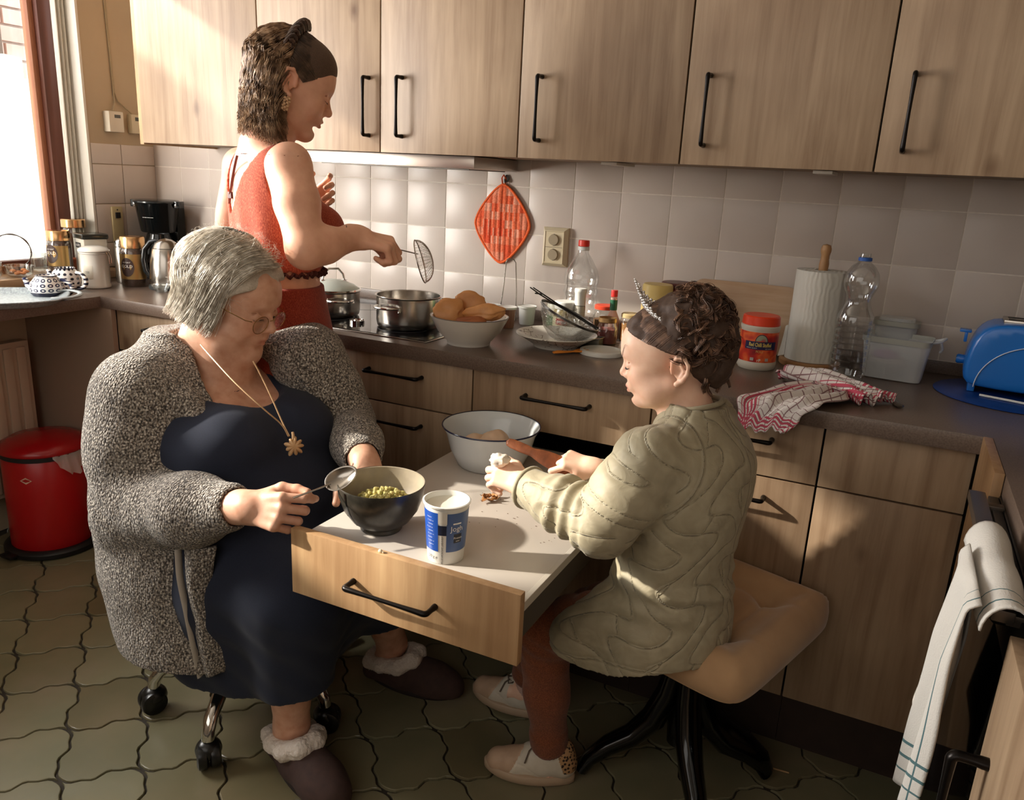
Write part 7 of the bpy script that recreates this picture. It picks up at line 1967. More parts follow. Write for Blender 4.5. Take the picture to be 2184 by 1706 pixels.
GHM.add(gcut, HG.o - .2, HG.o + .2)
mesh_field('hair', GH, [(HG.o - .18, HG.o + .18, .0030)], noisy('hair_grey_under', 'c4baac', 'aaa092', 260, .9), gm, minus=GHM)
rg = np.random.RandomState(11)
def gstr(n, mode):
    out = []
    for i in range(n):
        k = 14; pts = []
        if mode == 0:   # near side: from a parting on the crown down, sweeping back over the ear
            u = rg.rand(); x0 = .075 - .150 * u; y0 = .018 + rg.normal() * .012
            p0 = np.array([x0, y0, 0]); 
            tx = -.012 - .095 * u + (.018 if u < .35 else 0) * (1 - u / .35) + rg.normal() * .006; side = -1
            ph = rg.uniform(0, 6); cl_ = round(u * 14) * 1.9
            L_ = rg.uniform(.80, 1.06); lf = rg.uniform(.97, 1.075); cl_ += rg.normal() * .5
            for j in range(k):
                t = j / (k - 1) * L_; ang = 1.35 * 1 - t * 2.42 # elevation from top to below ear
                c, s_ = math.cos(ang), math.sin(ang)
                x = x0 * (1 - t ** 1.1) + tx * t ** 1.1
                rx = math.sqrt(max(.05, 1 - ((x + .020) / .120) ** 2))
                y = y0 * max(0, 1 - t * 3) - .091 * rx * c * 1.0 * (1 if ang > 0 else 1); z = .045 + .094 * rx * s_ if ang > 0 else .045 + .100 * s_ * 1.15
                if ang < 0: y = -.091 * rx + .012 * (-s_); 
                wv_ = .006 * math.sin(t * 7 + cl_) * t + rg.normal() * .0006
                # curl in at the ends
                x += wv_ + (.014 * math.sin(cl_) * max(0, t - .75) / .3); y += -.004 * math.sin(t * 6 + cl_) * t
                pts.append(HG(-.02 + (x + .02) * lf, y * lf, .045 + (z - .045) * lf))
        else:           # far side and back
            az = rg.uniform(PI * .42, PI * 1.25) if mode == 1 else rg.uniform(PI * .75, PI * 1.45); el0 = 1.3; ph = round(az * 7) * 1.3 + rg.normal() * .4; lf2 = rg.uniform(.97, 1.06); L_ = rg.uniform(.8, 1.08)
            for j in range(k):
                t = j / (k - 1) * L_; el = el0 - 2.05 * t; w = .006 * math.sin(t * 8 + ph) * t
                q = np.array([-.022 + .118 * math.cos(az) * math.cos(el), .094 * math.sin(az) * math.cos(el), .045 + .098 * math.sin(el)]) 
                if el < -.3: q[0] += -.02 * (-.3 - el)
                q[0] += w; q = np.array([-.022, 0, .045]) + (q - np.array([-.022, 0, .045])) * lf2 + rg.normal(size=3) * .0005; pts.append(HG(*q))
        out.append(pts)
    return np.array(out)
S3 = np.concatenate([gstr(2500, 0), gstr(800, 1), gstr(1500, 2)])
strands('hair_strands', S3, rg.uniform(.0004, .0011, len(S3)), M_gh, gm)['kind'] = 'stuff'
# flyaway hairs
fl_ = []
for i in range(260):
    az = rg.uniform(0, 2 * PI); el = rg.uniform(-.3, 1.4); a = np.array([-.014 + .108 * math.cos(az) * math.cos(el), .090 * math.sin(az) * math.cos(el), .045 + .096 * math.sin(el)])
    if a[0] > .045 and a[2] < .10: continue
    d = a - np.array([-.014, 0, .045]); d /= np.linalg.norm(d); tg = np.cross(d, rg.normal(size=3)); tg /= np.linalg.norm(tg)
    fl_.append([HG(*(a + d * .020 * math.sin(PI * t * .8) * rg.uniform(.4, 1.2) + tg * .045 * t)) for t in np.linspace(0, 1, 8)])
strands('flyaway_hairs', np.array(fl_), .00028, M_gh, gm)['kind'] = 'stuff'

# ================================================================== seated child
SK_C = skin('skin_child', 'f0c9b0', 'e6b89e', 'c47464')
chd = thing('person', 'child with a tiara in an olive quilted jacket sitting on the stool', 'person', (1.42, -.93, 0))
CO = np.array(chd.location)
def cr_(p): return tuple(np.array(p) - CO)
HC = Frame((1.3749, -0.9450, 1.0390), (-.955, -.20, -.20), (-.18, -.03, .97), .85)
K = Field()
head(K, HC, dict(fat=.002, nose=.86, nose_up=.004, chin=.90, lips=1.0, ear=1.02, ex=-.016, ez=-.012, cr=1.05, open=.0))
cc = np.array([1.43, -.94]); cf = np.array([-.997, .06]); cr2 = np.array([.06, .997])   # forward, her right (away from the camera)
def cp(f, r, z): q = cc + cf * f + cr2 * r; return np.array([q[0], q[1], z])
K.cone(cp(-.01, 0, .90), HC(-.030, 0, -.055), .052, .040, .02); K.cone(cp(.01, 0, .90), HC(-.008, 0, -.070), .042, .036, .02)
CLS = (1.3940, -1.0750, 0.8719); CLE = (1.3332, -1.1300, 0.7547); CLW = (1.1426, -1.0550, 0.7613)
CRS = cp(.0, .125, .885); CRE = (1.2732, -0.8000, 0.6595); CRW = (1.2144, -0.8500, 0.7480)
K.chain([CLS, CLE, CLW], [.036, .030, .021], .02); K.chain([CRS, CRE, CRW], [.036, .030, .021], .02)
K.loft(cc, cf, cr2, [(.95, -.0, 0, .04, .05), (.90, 0, 0, .065, .11), (.80, 0, 0, .085, .125), (.65, 0, 0, .085, .115), (.52, 0, 0, .10, .13)], .02)
hCL = Frame(CLW, (-.93, .10, .16), (.10, -.55, .82), 1.0)
hand(K, hCL, -1, [(.45, 1.15, .6), (.6, 1.25, .7), (.75, 1.35, .7), (.85, 1.4, .7)], spread=(.02, .0, -.02, -.04), thumb=((.75, .42, .02), (.92, .18, -.12), (.97, -.05, -.2)), s=.80, k=.004)
hCR = Frame(CRW, (-.90, -.30, .22), (.10, -.35, .90), 1.0)
hand(K, hCR, 1, [(.75, 1.35, .7), (.85, 1.45, .7), (.95, 1.5, .7), (1.0, 1.5, .7)], thumb=((.75, .5, -.45), (.85, .15, -.45), (.9, -.1, -.3)), s=.78, k=.003)
CKN = np.array((1.1816, -1.0050, 0.4279)); CKF = np.array((1.1148, -0.8200, 0.2944)); CAN = np.array((1.1969, -0.9550, 0.0775)); CAF = np.array((1.0515, -0.7700, 0.1154))
for s_, K_, A_ in ((-1, CKN, CAN), (1, CKF, CAF)):
    K.chain([cp(.05, s_ * .07, .50), K_], [.062, .045], .02); K.chain([K_, A_], [.043, .026], .02)
    K.cone(A_, A_ + np.array([0, 0, -.045]), .026, .026, .01); K.cone(A_ + np.array([0, 0, -.05]), A_ + np.array([-.09, -.02, -.06]), .025, .02, .02)
hc = HC.o
kb_, kV = mesh_field('body', K, [((1.0, -1.22, .0), (1.64, -.68, .94), .0066), (hc - [.14, .15, .17], hc + [.15, .15, .14], .0022),
    (np.array(CLW) - [.13, .05, .07], np.array(CLW) + [.035, .05, .05], .0017), (np.array(CRW) - [.13, .07, .07], np.array(CRW) + [.035, .05, .05], .0017)], SK_C, chd)
tint(kb_, kV, HC, lipc=(.82, .52, .50), cheek=(.99, .86, .82))
brow_lash(HC, chd, mat('brow_dark', '6a4c3a', .7), t=.0011)

# quilted jacket
M_jk = mat('olive_nylon', '9c9478', .62); v = coords(M_jk); n = N(M_jk, 'ShaderNodeTexNoise'); n.inputs['Scale'].default_value = 30; n.inputs['Detail'].default_value = 5; n.inputs['Distortion'].default_value = .8; L(M_jk, v, n.inputs['Vector'])
L(M_jk, ramp(M_jk, n.outputs[0], [(.3, '938970'), (.7, 'a3997f')]).outputs[0], pb(M_jk).inputs['Base Color']); nrm_ = bump(M_jk, n.outputs[0], .30, .006)
_at = N(M_jk, 'ShaderNodeAttribute'); _at.attribute_name = 'quilt'; _sx = N(M_jk, 'ShaderNodeSeparateXYZ'); L(M_jk, _at.outputs['Vector'], _sx.inputs[0])
_mn = N(M_jk, 'ShaderNodeMath', operation='MINIMUM'); L(M_jk, _sx.outputs[0], _mn.inputs[0]); L(M_jk, _sx.outputs[1], _mn.inputs[1])
_rp = ramp(M_jk, _mn.outputs[0], [(0.0, (0, 0, 0)), (.09, (.7, .7, .7)), (.2, (1, 1, 1))]); bump(M_jk, _rp.outputs[0], .9, .004, nrm_); pb(M_jk).inputs['Sheen Weight'].default_value = .1
J = Field()
JT = [(.960, -.008, 0, .050, .054), (.935, -.012, 0, .068, .085), (.905, -.018, 0, .088, .130), (.86, -.022, 0, .108, .158), (.80, -.018, 0, .115, .165), (.73, -.01, 0, .112, .158), (.65, -.0, 0, .108, .150), (.58, .0, 0, .118, .158), (.51, .01, 0, .138, .176), (.46, .02, 0, .150, .184), (.425, .025, 0, .152, .184)]
J.loft(cc, cf, cr2, JT, .02)
J.cone(cp(-.005, -.09, .885), CLS, .055, .060, .03); J.cone(cp(-.005, .09, .885), CRS, .055, .058, .03)
CLSn, CLEn, CLWn = map(np.array, (CLS, CLE, CLW))
J.chain([CLSn, CLSn * .5 + CLEn * .5, CLEn], [.062, .064, .058], .02)
cw_end = CLWn - (CLWn - CLEn) * .10
J.chain([CLEn, CLEn * .5 + CLWn * .5, cw_end], [.056, .050, .040], .02)
J.chain([CRS, CRE, np.array(CRW) - (np.array(CRW) - np.array(CRE)) * .2], [.060, .052, .038], .02)
# front flap over the near thigh
J.cone(cp(.09, -.10, .52), cp(.145, -.12, .455), .055, .060, .04); J.cone(cp(.10, .10, .52), cp(.13, .12, .46), .05, .05, .03)
def arm_t(P, A, B_):
    A = npv(A); B_ = npv(B_); ba = B_ - A; q = P - A; t = (q @ ba) / float(ba @ ba); d = np.sqrt(((q - ba * np.clip(t, 0, 1)[..., None]) ** 2).sum(-1)); return t * float(np.linalg.norm(ba)), d
def qlines(P):
    q = P[..., :2] - cc.astype(np.float32); f = q @ cf.astype(np.float32); r = q @ cr2.astype(np.float32); z = P[..., 2]
    ang = np.arctan2(r, -f); u = ang * .135
    s1, d1 = arm_t(P, CLS, CLE); s2, d2 = arm_t(P, CLE, CLW)
    arm = (np.minimum(d1 - .064, d2 - .056) < .012) & ((s1 > .005) | (d2 - .056 < .012))
    w1 = 2 * PI / .130; vv = z + .022 * np.sin(u * 31 + 1)
    g1 = np.sin(u * w1 + .9 + 2.3 * np.sin(vv * 2 * PI / .155 + .5)) / w1
    g2 = np.sin(vv * 2 * PI / .31 + 1.9 * np.sin(u * w1 * .5 + .4) + .9) * .31 / (2 * PI)
    la = np.where(d1 < d2, s1, .17 + s2); th = P[..., 0] * .3 + z
    g3 = np.sin(la * 2 * PI / .150 + 2.0 * np.sin(th * 2 * PI / .105)) * .15 / (2 * PI)
    sm = np.where((f < .03) & (z > .47), np.abs(r + .012 + .004 * np.sin(z * 18)), .05)
    ah = np.where(~arm & (r < -.05), np.abs(np.sqrt((P - npv(CLS)) ** 2 @ np.ones(3, dtype=np.float32)) - .098), .05)
    hm = np.abs(z - (.470 - .02 * np.clip((1.40 - P[..., 0]) / .10, 0, 1)))
    d = np.minimum(np.abs(np.where(arm, g3, g1)), np.where(arm, .05, np.where(g1 > 0, np.abs(g2), .05)))
    return d, np.minimum(np.minimum(sm, ah), hm), arm, s1, d1, s2, d2, th, r, z
def quilt(P):
    d, sm, arm, s1, d1, s2, d2, th, r, z = qlines(P)
    puff = .0034 * np.clip(d / .012, 0, 1) ** .6 + .0022 * np.clip(sm / .008, 0, 1)
    wr_ = (.0026 * vnoise(P, 42, 12) + .0032 * np.abs(vnoise(P, 66, 14)) + .0014 * vnoise(P, 130, 15))
    cr_w = .0055 * np.sin(s2 * 2 * PI / .036 + 1.5 * np.sin(th * 40)) * arm * (d2 < d1) * np.clip(1 - np.abs(s2 - .06) / .09, 0, 1)
    waist = .0035 * np.sin(z * 2 * PI / .05 + r * 30) * np.exp(-((z - .60) / .05) ** 2) * (~arm)
    return (.003 - puff + wr_ * .8 + cr_w + waist).astype(np.float32)
J.disp(quilt, (.9, -1.3, .4), (1.8, -.6, 1.0))
JM = Field()
JM.add(lambda P: (P[..., 2] - (.458 - .028 * np.clip((1.40 - P[..., 0]) / .10, 0, 1) - .0 + .012 * np.sin(P[..., 0] * 22))).astype(np.float32), (.9, -1.3, .3), (1.8, -.6, .50))
JM.loft(cc, cf, cr2, [(.99, 0, 0, .044, .048), (.95, .0, 0, .046, .050), (.90, 0, 0, .055, .07)], 0)
JM.cone(CLWn - (CLWn - CLEn) * .16, CLWn + (CLWn - CLEn) * .4, .030, .030, 0)
# open front below the chest
def jopen(P):
    q = P[..., :2] - cc.astype(np.float32); f = q @ cf.astype(np.float32); r = q @ cr2.astype(np.float32); z = P[..., 2]
    return np.maximum(np.maximum(np.abs(r - .01) - np.interp(z, [.42, .55, .9], [.045, .03, .006]), .10 - f), -9).astype(np.float32)
JM.add(jopen, (1.1, -1.2, .4), (1.5, -.7, .94))
jk, jV = mesh_field('jacket', J, [((1.02, -1.24, .415), (1.65, -.70, .975), .0032)], M_jk, chd, minus=JM)
_d = qlines(jV.astype(np.float32)); paint(jk, 'quilt', np.stack([_d[0] * 50, _d[1] * 50, _d[0] * 0], 1))
b = MB(); ed = []
for i in range(29):
    a = PI * 2 * i / 28; f = .0; ed.append(cr_(cp(-.006 + .050 * math.cos(a + PI), .054 * math.sin(a), .958 - .012 * math.cos(a + PI) * 1.0)))
b.tube(ed, .0052, 8, cap=False).build('collar_binding', M_jk, jk, smooth=60)
cu_ = (CLWn - CLEn) / np.linalg.norm(CLWn - CLEn); a1 = np.cross(cu_, [0, 0, 1]); a1 /= np.linalg.norm(a1); a2 = np.cross(cu_, a1)
MB().tube([cr_(cw_end + cu_ * .012 + a1 * .040 * math.cos(t) + a2 * .040 * math.sin(t)) for t in [2 * PI * i / 28 for i in range(29)]], .0058, 8, cap=False).build('cuff', M_jk, jk, smooth=60)
# seam cord down the front placket side
pl = [(1.3419, -1.1000, 0.6901), (1.3309, -1.1000, 0.6329), (1.3218, -1.1000, 0.5698), (1.3150, -1.0850, 0.5132)]
# pocket flap
pf = [[(1.2662, -1.1150, 0.7010), (1.3670, -1.1350, 0.7493)], [(1.2808, -1.1250, 0.6876), (1.3704, -1.1400, 0.7102)]]

# trousers
M_tr = melange('rust_trousers', '7a4226', '6c3820', '8c5030', 500, bs=.3, bd=.0008)
TR = Field()
for s_, K_, A_ in ((-1, CKN, CAN), (1, CKF, CAF)):
    TR.chain([cp(.04, s_ * .07, .495), K_], [.080, .058], .03); A2 = np.array(A_) + (K_ - np.array(A_)) * .08
    TR.chain([K_, K_ * .45 + A2 * .55, A2], [.057, .050, .040], .02)
    u_c = (K_ - A2) / np.linalg.norm(K_ - A2); TR.cone(A2 + u_c * .002, A2 + u_c * .028, .0445, .0455, .003)
def trf(P): return (.0022 * vnoise(P, 60, 21) + .0025 * np.sin(P[..., 2] * 150 + P[..., 0] * 60) * np.clip((P[..., 2] - .30) * 6, 0, 1)).astype(np.float32)
TR.disp(trf, (.9, -1.2, .05), (1.6, -.6, .7))
TM = Field()
for A_, K_ in ((CAN, CKN), (CAF, CKF)):
    A_ = np.array(A_); A2 = A_ + (K_ - A_) * .08; u_c = (K_ - A2) / np.linalg.norm(K_ - A2); TM.cone(A2 - u_c * .08, A2 - u_c * .012, .06, .036, 0)
mesh_field('trousers', TR, [((1.02, -1.16, .06), (1.55, -.68, .60), .0042)], M_tr, chd, minus=TM)
# socks
M_sock2 = noisy('sock_pink', 'c9a898', 'b8948a', 200, .9, stretch=(1, 1, 6), bstr=.4, bdist=.001)
for A_ in (CAN, CAF):
    A_ = np.array(A_); b = MB().tube([cr_(A_ + np.array([0, 0, .025])), cr_(A_ + np.array([0, 0, 0])), cr_(A_ + np.array([0, 0, -.05]))], [.030, .0295, .030], 24); b.build('sock', M_sock2, chd, smooth=60)

# sneakers
M_le = noisy('sneaker_cream', 'c9bfae', 'd4cbbb', 40, .5); M_to = noisy('sneaker_beige', 'b89a80', 'c4a68c', 40, .6); M_solec = mat('sole_cream', 'b39b82', .6); M_lace = noisy('lace_grey', '54483e', '66584c', 200, .9)
M_leo = mat('leopard_tab', 'b08c64', .7); vo = N(M_leo, 'ShaderNodeTexVoronoi'); vo.inputs['Scale'].default_value = 130; L(M_leo, coords(M_leo), vo.inputs['Vector']); L(M_leo, ramp(M_leo, vo.outputs['Distance'], [(.35, '2a1a12'), (.45, 'b48c62')]).outputs[0], pb(M_leo).inputs['Base Color'])
def sneaker(A_, fdir, lab, z0=0.0, pitch=0.0, cam_side=1):
    A_ = np.array(A_); fd = np.array([fdir[0], fdir[1], 0.0]); fd /= np.linalg.norm(fd); sd = np.array([-fd[1], fd[0], 0]); O = np.array([A_[0], A_[1], z0]); t = thing('sneaker', lab, 'shoe', tuple(O), 0, 'the child\'s sneakers')
    P = lambda f, s, z: O + fd * f + sd * s + np.array([0, 0, z]); rl = lambda p: tuple(np.array(p) - O)
    S = Field(); S.chain([P(-.034, 0, .045), P(.02, 0, .042), P(.075, .0, .032), P(.118, 0, .028)], [.030, .031, .032, .030], .02)
    S.chain([P(-.036, 0, .062), P(-.030, 0, .085)], [.026, .027], .02); S.cone(P(-.02, 0, .075), P(.04, 0, .062), .030, .026, .02)
    Sm = Field(); Sm.add(lambda X: (X[..., 2] - (z0 + .020)).astype(np.float32), O - .3, O + np.array([.3, .3, .02])); Sm.cone(P(-.008, 0, .078), P(-.002, 0, .13), .0275, .032, .0)
    def panel(X):
        q = X - O.astype(np.float32); f = q @ fd.astype(np.float32); s_ = q @ sd.astype(np.float32); z = q[..., 2]
        d = np.abs(z - (.030 + .022 * np.sin((f - .02) * 26))); g = np.exp(-(d / .0012) ** 2) * ((f > -.02) & (f < .08)); g2 = np.exp(-(np.abs(f - .085 + (z - .03) * .5) / .0014) ** 2); return (.0014 * g + .0016 * g2).astype(np.float32)
    S.disp(panel, O - .3, O + .3)
    o, _ = mesh_field('upper', S, [(O - [.18, .18, 0], O + [.18, .18, .14], .0024)], [M_le, M_to, M_leo], t, minus=Sm)
    # toe cap and leopard heel by face
    V = verts_of(o.data); me = o.data; li = np.empty(len(me.loops), dtype=np.int32); me.loops.foreach_get('vertex_index', li); c = V[li.reshape(-1, 4)].mean(1); f = c @ fd; mi = np.zeros(len(c), dtype=np.int32); mi[f > .085 - (c[:, 2] - .03) * .5] = 1; mi[(f < -.034 + (c[:, 2] - .06) * .35) & (c[:, 2] > .045)] = 2; me.polygons.foreach_set('material_index', mi); me.update()
    def outl(g): 
        out = []
        for i in range(44):
            a = 2 * PI * i / 44; f = .045 + (.108 + g) * math.cos(a); w = (.0375 + g) * (1 + .16 * math.cos(a)) * (1 - .12 * math.cos(2 * a)) * math.sin(a); out.append((f, w))
        return out
    vs = []; fs = []
    prof = [(0.0, -.006), (.006, .0), (.022, .001), (.026, -.002)]
    for (z, g) in prof:
        for (f, w) in outl(g): p = fd * f + sd * w; vs.append((p[0], p[1], z + .004 * max(0, (f - .11) / .04)))
    fs = [(k * 44 + i, k * 44 + (i + 1) % 44, (k + 1) * 44 + (i + 1) % 44, (k + 1) * 44 + i) for k in range(3) for i in range(44)] + [tuple(range(44))[::-1], tuple(3 * 44 + i for i in range(44))]
    fromdata('sole', vs, fs, M_solec, t, smooth=50)
    b = MB()
    for s_ in (-1, 1):
        pts = [(f, (.0385) * (1 + .16 * c_) * s_, .016) for f, c_ in ((-.045, -.8), (-.02, -.6), (.01, -.3))]
    b = MB()
    for i in range(6):
        f = .030 + i * .0095; zz = .0905 - i * .0068; w = .016
        b.tube([rl(P(f, -w, zz - .006)), rl(P(f + .003, -w * .4, zz + .0015)), rl(P(f + .006, w * .4, zz + .001)), rl(P(f + .009, w, zz - .008))], .0026, 6, flat=.6); b.tube([rl(P(f, w, zz - .006)), rl(P(f + .003, w * .4, zz + .002)), rl(P(f + .006, -w * .4, zz + .0015)), rl(P(f + .009, -w, zz - .008))], .0026, 6, flat=.6)
    for s_ in (-1, 1):
        b.tube([rl(P(.030, s_ * .002, .094)), rl(P(.038, s_ * .018, .104)), rl(P(.030, s_ * .032, .092)), rl(P(.024, s_ * .018, .088)), rl(P(.030, 0, .094))], .0021, 6); b.tube([rl(P(.030, 0, .094)), rl(P(.045, s_ * .022, .084)), rl(P(.052, s_ * .036, .060))], .0019, 6)
    b.build('laces', M_lace, t, smooth=60)
    MB().tube([rl(P(.022, 0, .088)), rl(P(.034, 0, .096)), rl(P(.040, 0, .100))], [.016, .017, .014], 12, flat=.25).build('tongue', M_le, t, smooth=60)
    o = patch('size_tag', .01, 0, .1, 0, .001, M_brown, t); o.data.transform(T(*rl(P(.055, -.031 * cam_side, .052)))); 
    return t
sneaker((CAN[0], CAN[1], 0), (-.95, -.26), 'near cream sneaker with beige toe and leopard heel tab, below the stool', cam_side=1)
sneaker((CAF[0] - .01, CAF[1] + .005, 0), (-.985, .05), 'far white sneaker with grey laces under the drawer corner', cam_side=1)

# hair up in loose curls
M_ch = hair_mat('child_hair', '664a3a', '3a281e', '9a765e', .34); M_chu = noisy('child_hair_under', '3c2a20', '4c372a', 300, .7)
CH = Field(); sc2 = HC.s
CH.ell(HC(-.014, 0, .042), (.101 * sc2, .083 * sc2, .088 * sc2), HC.R, .01); CH.ell(HC(.035, 0, .055), (.055 * sc2, .065 * sc2, .052 * sc2), HC.R, .02)
CH.ell(HC(-.060, 0, .085), (.075 * sc2, .075 * sc2, .060 * sc2), HC.R, .03); CH.ell(HC(-.100, 0, .035), (.058 * sc2, .070 * sc2, .070 * sc2), HC.R, .03); CH.ell(HC(-.095, 0, -.025), (.040 * sc2, .055 * sc2, .050 * sc2), HC.R, .03)
CH.disp(lambda P: (.0045 * vnoise(P, 95, 31) + .002 * vnoise(P, 210, 33)).astype(np.float32), HC.o - .2, HC.o + .2)
CHM = Field()
def ccut(P):
    q = HC.inv(P.astype(np.float64)); x, y, z = q[..., 0], q[..., 1], q[..., 2]
    lim = np.interp(z, [-.08, -.03, .0, .02, .035, .05, .07, .09, .11], [-.055, -.050, -.045, -.020, .010, .035, .066, .088, .12]); return (lim - x).astype(np.float32)
CHM.add(ccut, HC.o - .2, HC.o + .2)
mesh_field('hair', CH, [(HC.o - .17, HC.o + .17, .0026)], M_chu, chd, minus=CHM)
rc3 = np.random.RandomState(23); st_ = []
for i in range(2000):   # combed back from the hairline
    s_ = rc3.choice([-1, 1]); u = rc3.rand(); a = np.array([.088 - .110 * u, s_ * (.002 + .072 * min(1, u * 1.2)), .085 - .060 * u]) ; a[0] = min(a[0], float(np.interp(a[2], [.0, .02, .035, .05, .07, .09], [-.04, -.015, .014, .040, .070, .09])))
    b_ = np.array([-.075, s_ * (.045 * u), .110 - .07 * u]); pts = []; ph = rc3.uniform(0, 6); lft = rc3.rand() * .004
    for j in range(10):
        t = j / 9; q = a * (1 - t) + b_ * t + np.array([0, 0, .012 * math.sin(PI * t)]); d = (q - np.array([-.014, 0, .040])) / np.array([.101, .083, .089]); q = np.array([-.014, 0, .040]) + d / np.linalg.norm(d) * np.array([.101, .083, .089]) * (1.018 + lft / .1 * .5 + .010 * math.sin(t * 8 + round(u * 12) * 1.9))
        pts.append(HC(*q))
    st_.append(pts)
strands('combed_hair', np.array(st_), rc3.uniform(.0005, .0013, len(st_)), M_ch, chd)['kind'] = 'stuff'
cl3 = []
for c in range(150):    # curls: bundles of strands along looping guides
    az = rc3.uniform(PI * .38, PI * 1.62); el = rc3.uniform(-.55, 1.45)
    base = np.array([-.062 + .088 * math.cos(az) * math.cos(el), .082 * math.sin(az) * math.cos(el), .050 + .098 * math.sin(el)]); nrm = base - np.array([-.055, 0, .04]); nrm /= np.linalg.norm(nrm)
    tg = np.cross(nrm, rc3.normal(size=3)); tg /= np.linalg.norm(tg); tg = tg * .6 + np.array([-.3, 0, -.5]); tg -= nrm * (tg @ nrm); tg /= np.linalg.norm(tg); bt = np.cross(nrm, tg); rr_ = rc3.uniform(.009, .016); ln = rc3.uniform(.030, .060); tw = rc3.uniform(5, 9) * rc3.choice([-1, 1]); ph = rc3.uniform(0, 6)
    for k in range(25):
        off = rc3.normal(size=2) * .0034; pts = []
        for j in range(16):
            t = j / 15; a = ph + tw * t; rad = rr_ * (1 - .25 * t); pts.append(HC(*(base + tg * (ln * (t - .4)) + (nrm * (math.sin(a) * rad * .55 + off[0] + .002) + bt * (math.cos(a) * rad + off[1])))))
        cl3.append(pts)
for c in range(10):   # hanging ringlets behind the ear
    y0 = .040 + .010 * c % .03; x0 = -.075 - .006 * c
    for k in range(22):
        off = rc3.normal(size=3) * .0026; ph = c * 1.3; L_ = .060 + .012 * (c % 3)
        cl3.append([HC(*(np.array([x0 + .006 * math.sin(ph + t * 7), (.050 - .012 * c) + .004 * math.cos(ph + t * 7), -.005 - L_ * t]) + off * (1 - .3 * t))) for t in np.linspace(0, 1, 16)])
strands('curls', np.array(cl3), rc3.uniform(.0007, .0015, len(cl3)), M_ch, chd)['kind'] = 'stuff'
wsp = [[HC(*(np.array([.078, .02 + .006 * i, .062 - .003 * i]) + np.array([.018 * t, .012 * t, -.035 * t + .012 * math.sin(PI * t)]))) for t in np.linspace(0, 1, 9)] for i in range(6)]
strands('loose_wisps', np.array(wsp), .00035, M_ch, chd)['kind'] = 'stuff'

# tiara
M_sil = mat('tiara_silver', 'c9bfb6', .22, 1.0); M_rhi = mat('tiara_stone', 'e8e4e0', .08, .6)
tir = thing('tiara', 'small silver tiara with rhinestones set in the child\'s curled hair', 'tiara', tuple(HC(.06, 0, .13))); TO = np.array(tir.location)
def ta(a, h, out=0.0):
    """a: -1..1 across the head from her left side to the right; h: height above the band"""
    th = a * 1.12; x = -.046 + .086 * math.cos(th); y = .078 * math.sin(th); z = .048 + .078 * math.cos(th)
    return tuple(HC(x + h * .22, y * (1 + h * 1.2), z + h * .97) - TO)
b = MB().tube([ta(-1 + 2 * i / 40, 0) for i in range(41)], .0016, 8).tube([ta(-1 + 2 * i / 40, .007) for i in range(41)], .0010, 6)
hs = []
for i in range(17):
    a = -.92 + 1.84 * i / 16; hgt = .016 + .042 * math.exp(-(a / .42) ** 2) * (1 if i % 2 == 0 else .62); hs.append((a, hgt)); b.tube([ta(a, 0), ta(a, hgt)], [.0012, .0008], 6)
    if i: a0_, h0 = hs[-2]; b.tube([ta(a0_, h0 * .45), ta((a + a0_) / 2, min(h0, hgt) * .85), ta(a, hgt * .45)], .0009, 6)
b.build('band', M_sil, tir, smooth=True)
b = MB()
for (a, hgt) in hs:
    for k in range(int(hgt / .0058) + 1): b.ball(ta(a, .003 + k * .0058), .0031 if k % 2 else .0024, 7, 5)
for i in range(70): a = -1 + 2 * i / 69; b.ball(ta(a, .0035 + .005 * (i % 2)), .0026, 7, 5)
b.build('rhinestones', M_rhi, tir, smooth=True)

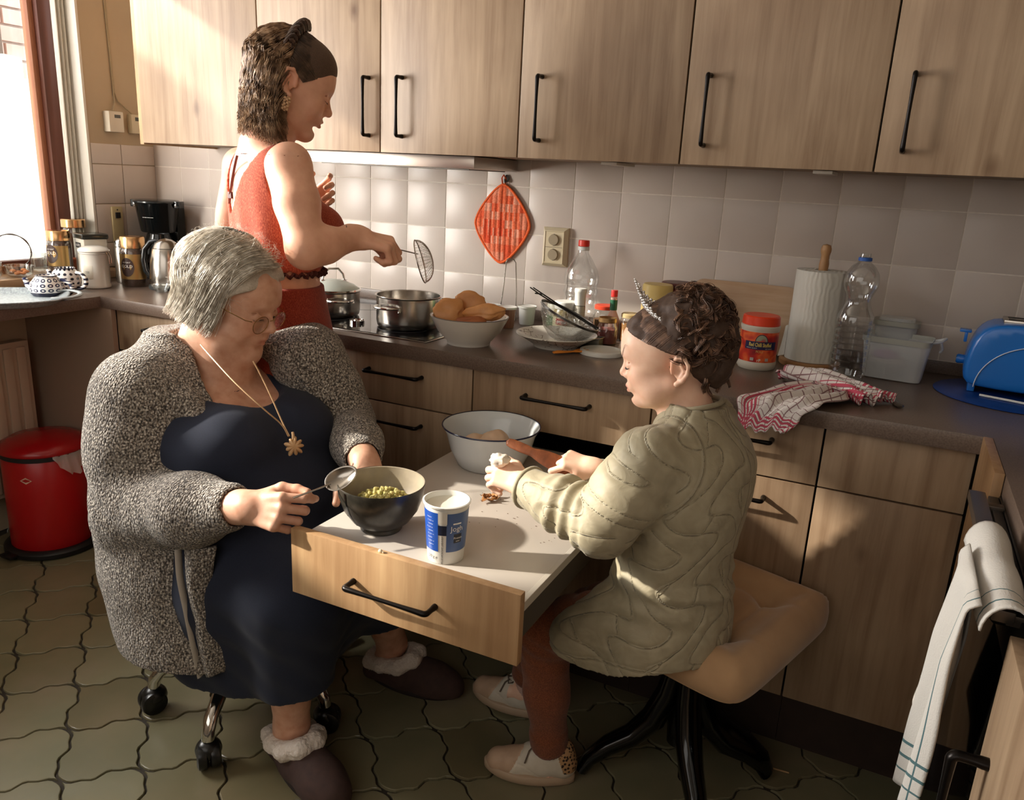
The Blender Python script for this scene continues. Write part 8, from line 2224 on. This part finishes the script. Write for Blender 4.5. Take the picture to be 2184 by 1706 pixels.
# dough in the left hand, wooden tool in the right
dp = (1.0762, -1.0450, 0.7997)
t = thing('dough_piece', 'small piece of white dough pinched in the child\'s near hand', 'dough', tuple(dp)); b = MB().ball((0, 0, 0), 1, 26, 18); b.v = [tuple(Vector((v[0] * .021, v[1] * .016, v[2] * .014)) * (1 + .25 * mn.noise(Vector(v) * 2.2)) + Vector((0, 0, .003 * abs(v[0])))) for v in b.v]; b.build('dough_body', mat('dough_white', 'd8cdbe', .6), t, smooth=True)
w0 = np.array((1.0171, -0.9000, 0.7895)); w1 = np.array((1.0859, -0.8850, 0.7633)); w2 = np.array((1.1545, -0.8750, 0.7433)); w3 = np.array((1.2389, -0.8600, 0.7213))
t = thing('wooden_spatula', 'worn brown wooden kitchen tool held over the enamel basin', 'spatula', tuple(w1)); rl = lambda p: np.array(p) - w1
M_wt = wood('tool_wood', ['8a4e2c', '5c3018', 'b0703e'], grain=(30, 30, 8), knots=False)
ax = rl(w3) - rl(w0); ln_ = np.linalg.norm(ax); ax /= ln_; nn_ = np.array([.25, -.70, .55]); nn_ -= ax * (nn_ @ ax); nn_ /= np.linalg.norm(nn_); bx = np.cross(nn_, ax)
ws = [(0, .011), (.03, .012), (.055, .012), (.066, .009), (.075, .013), (.10, .019), (.13, .021), (.16, .018), (.18, .011), (ln_, .009)]
vs = []; fs = []
for (s_, w) in ws:
    c = rl(w0) + ax * s_ + nn_ * (.004 * math.sin(s_ * 20))
    for (u, h) in ((-1, -.6), (-1, .6), (-.6, 1), (.6, 1), (1, .6), (1, -.6), (.6, -1), (-.6, -1)): vs.append(tuple(c + bx * w * u + nn_ * .0045 * h))
nn2 = len(ws); fs = [(k * 8 + i, k * 8 + (i + 1) % 8, (k + 1) * 8 + (i + 1) % 8, (k + 1) * 8 + i) for k in range(nn2 - 1) for i in range(8)] + [tuple(range(8))[::-1], tuple((nn2 - 1) * 8 + i for i in range(8))]
o = MB().add(vs, fs).build('tool_body', M_wt, t, smooth=50, sub=1)
vs = [tuple(rl(w0) + ax * (.128 + .022 * math.cos(a)) + bx * .0105 * math.sin(a) + nn_ * .0062) for a in [2 * PI * i / 24 for i in range(24)]]; fromdata('hole_patch', vs, [tuple(range(24))], mat('hole_dark', '22120a', .6), t)  # the dark of the tool's oval hole, painted on as a flat patch
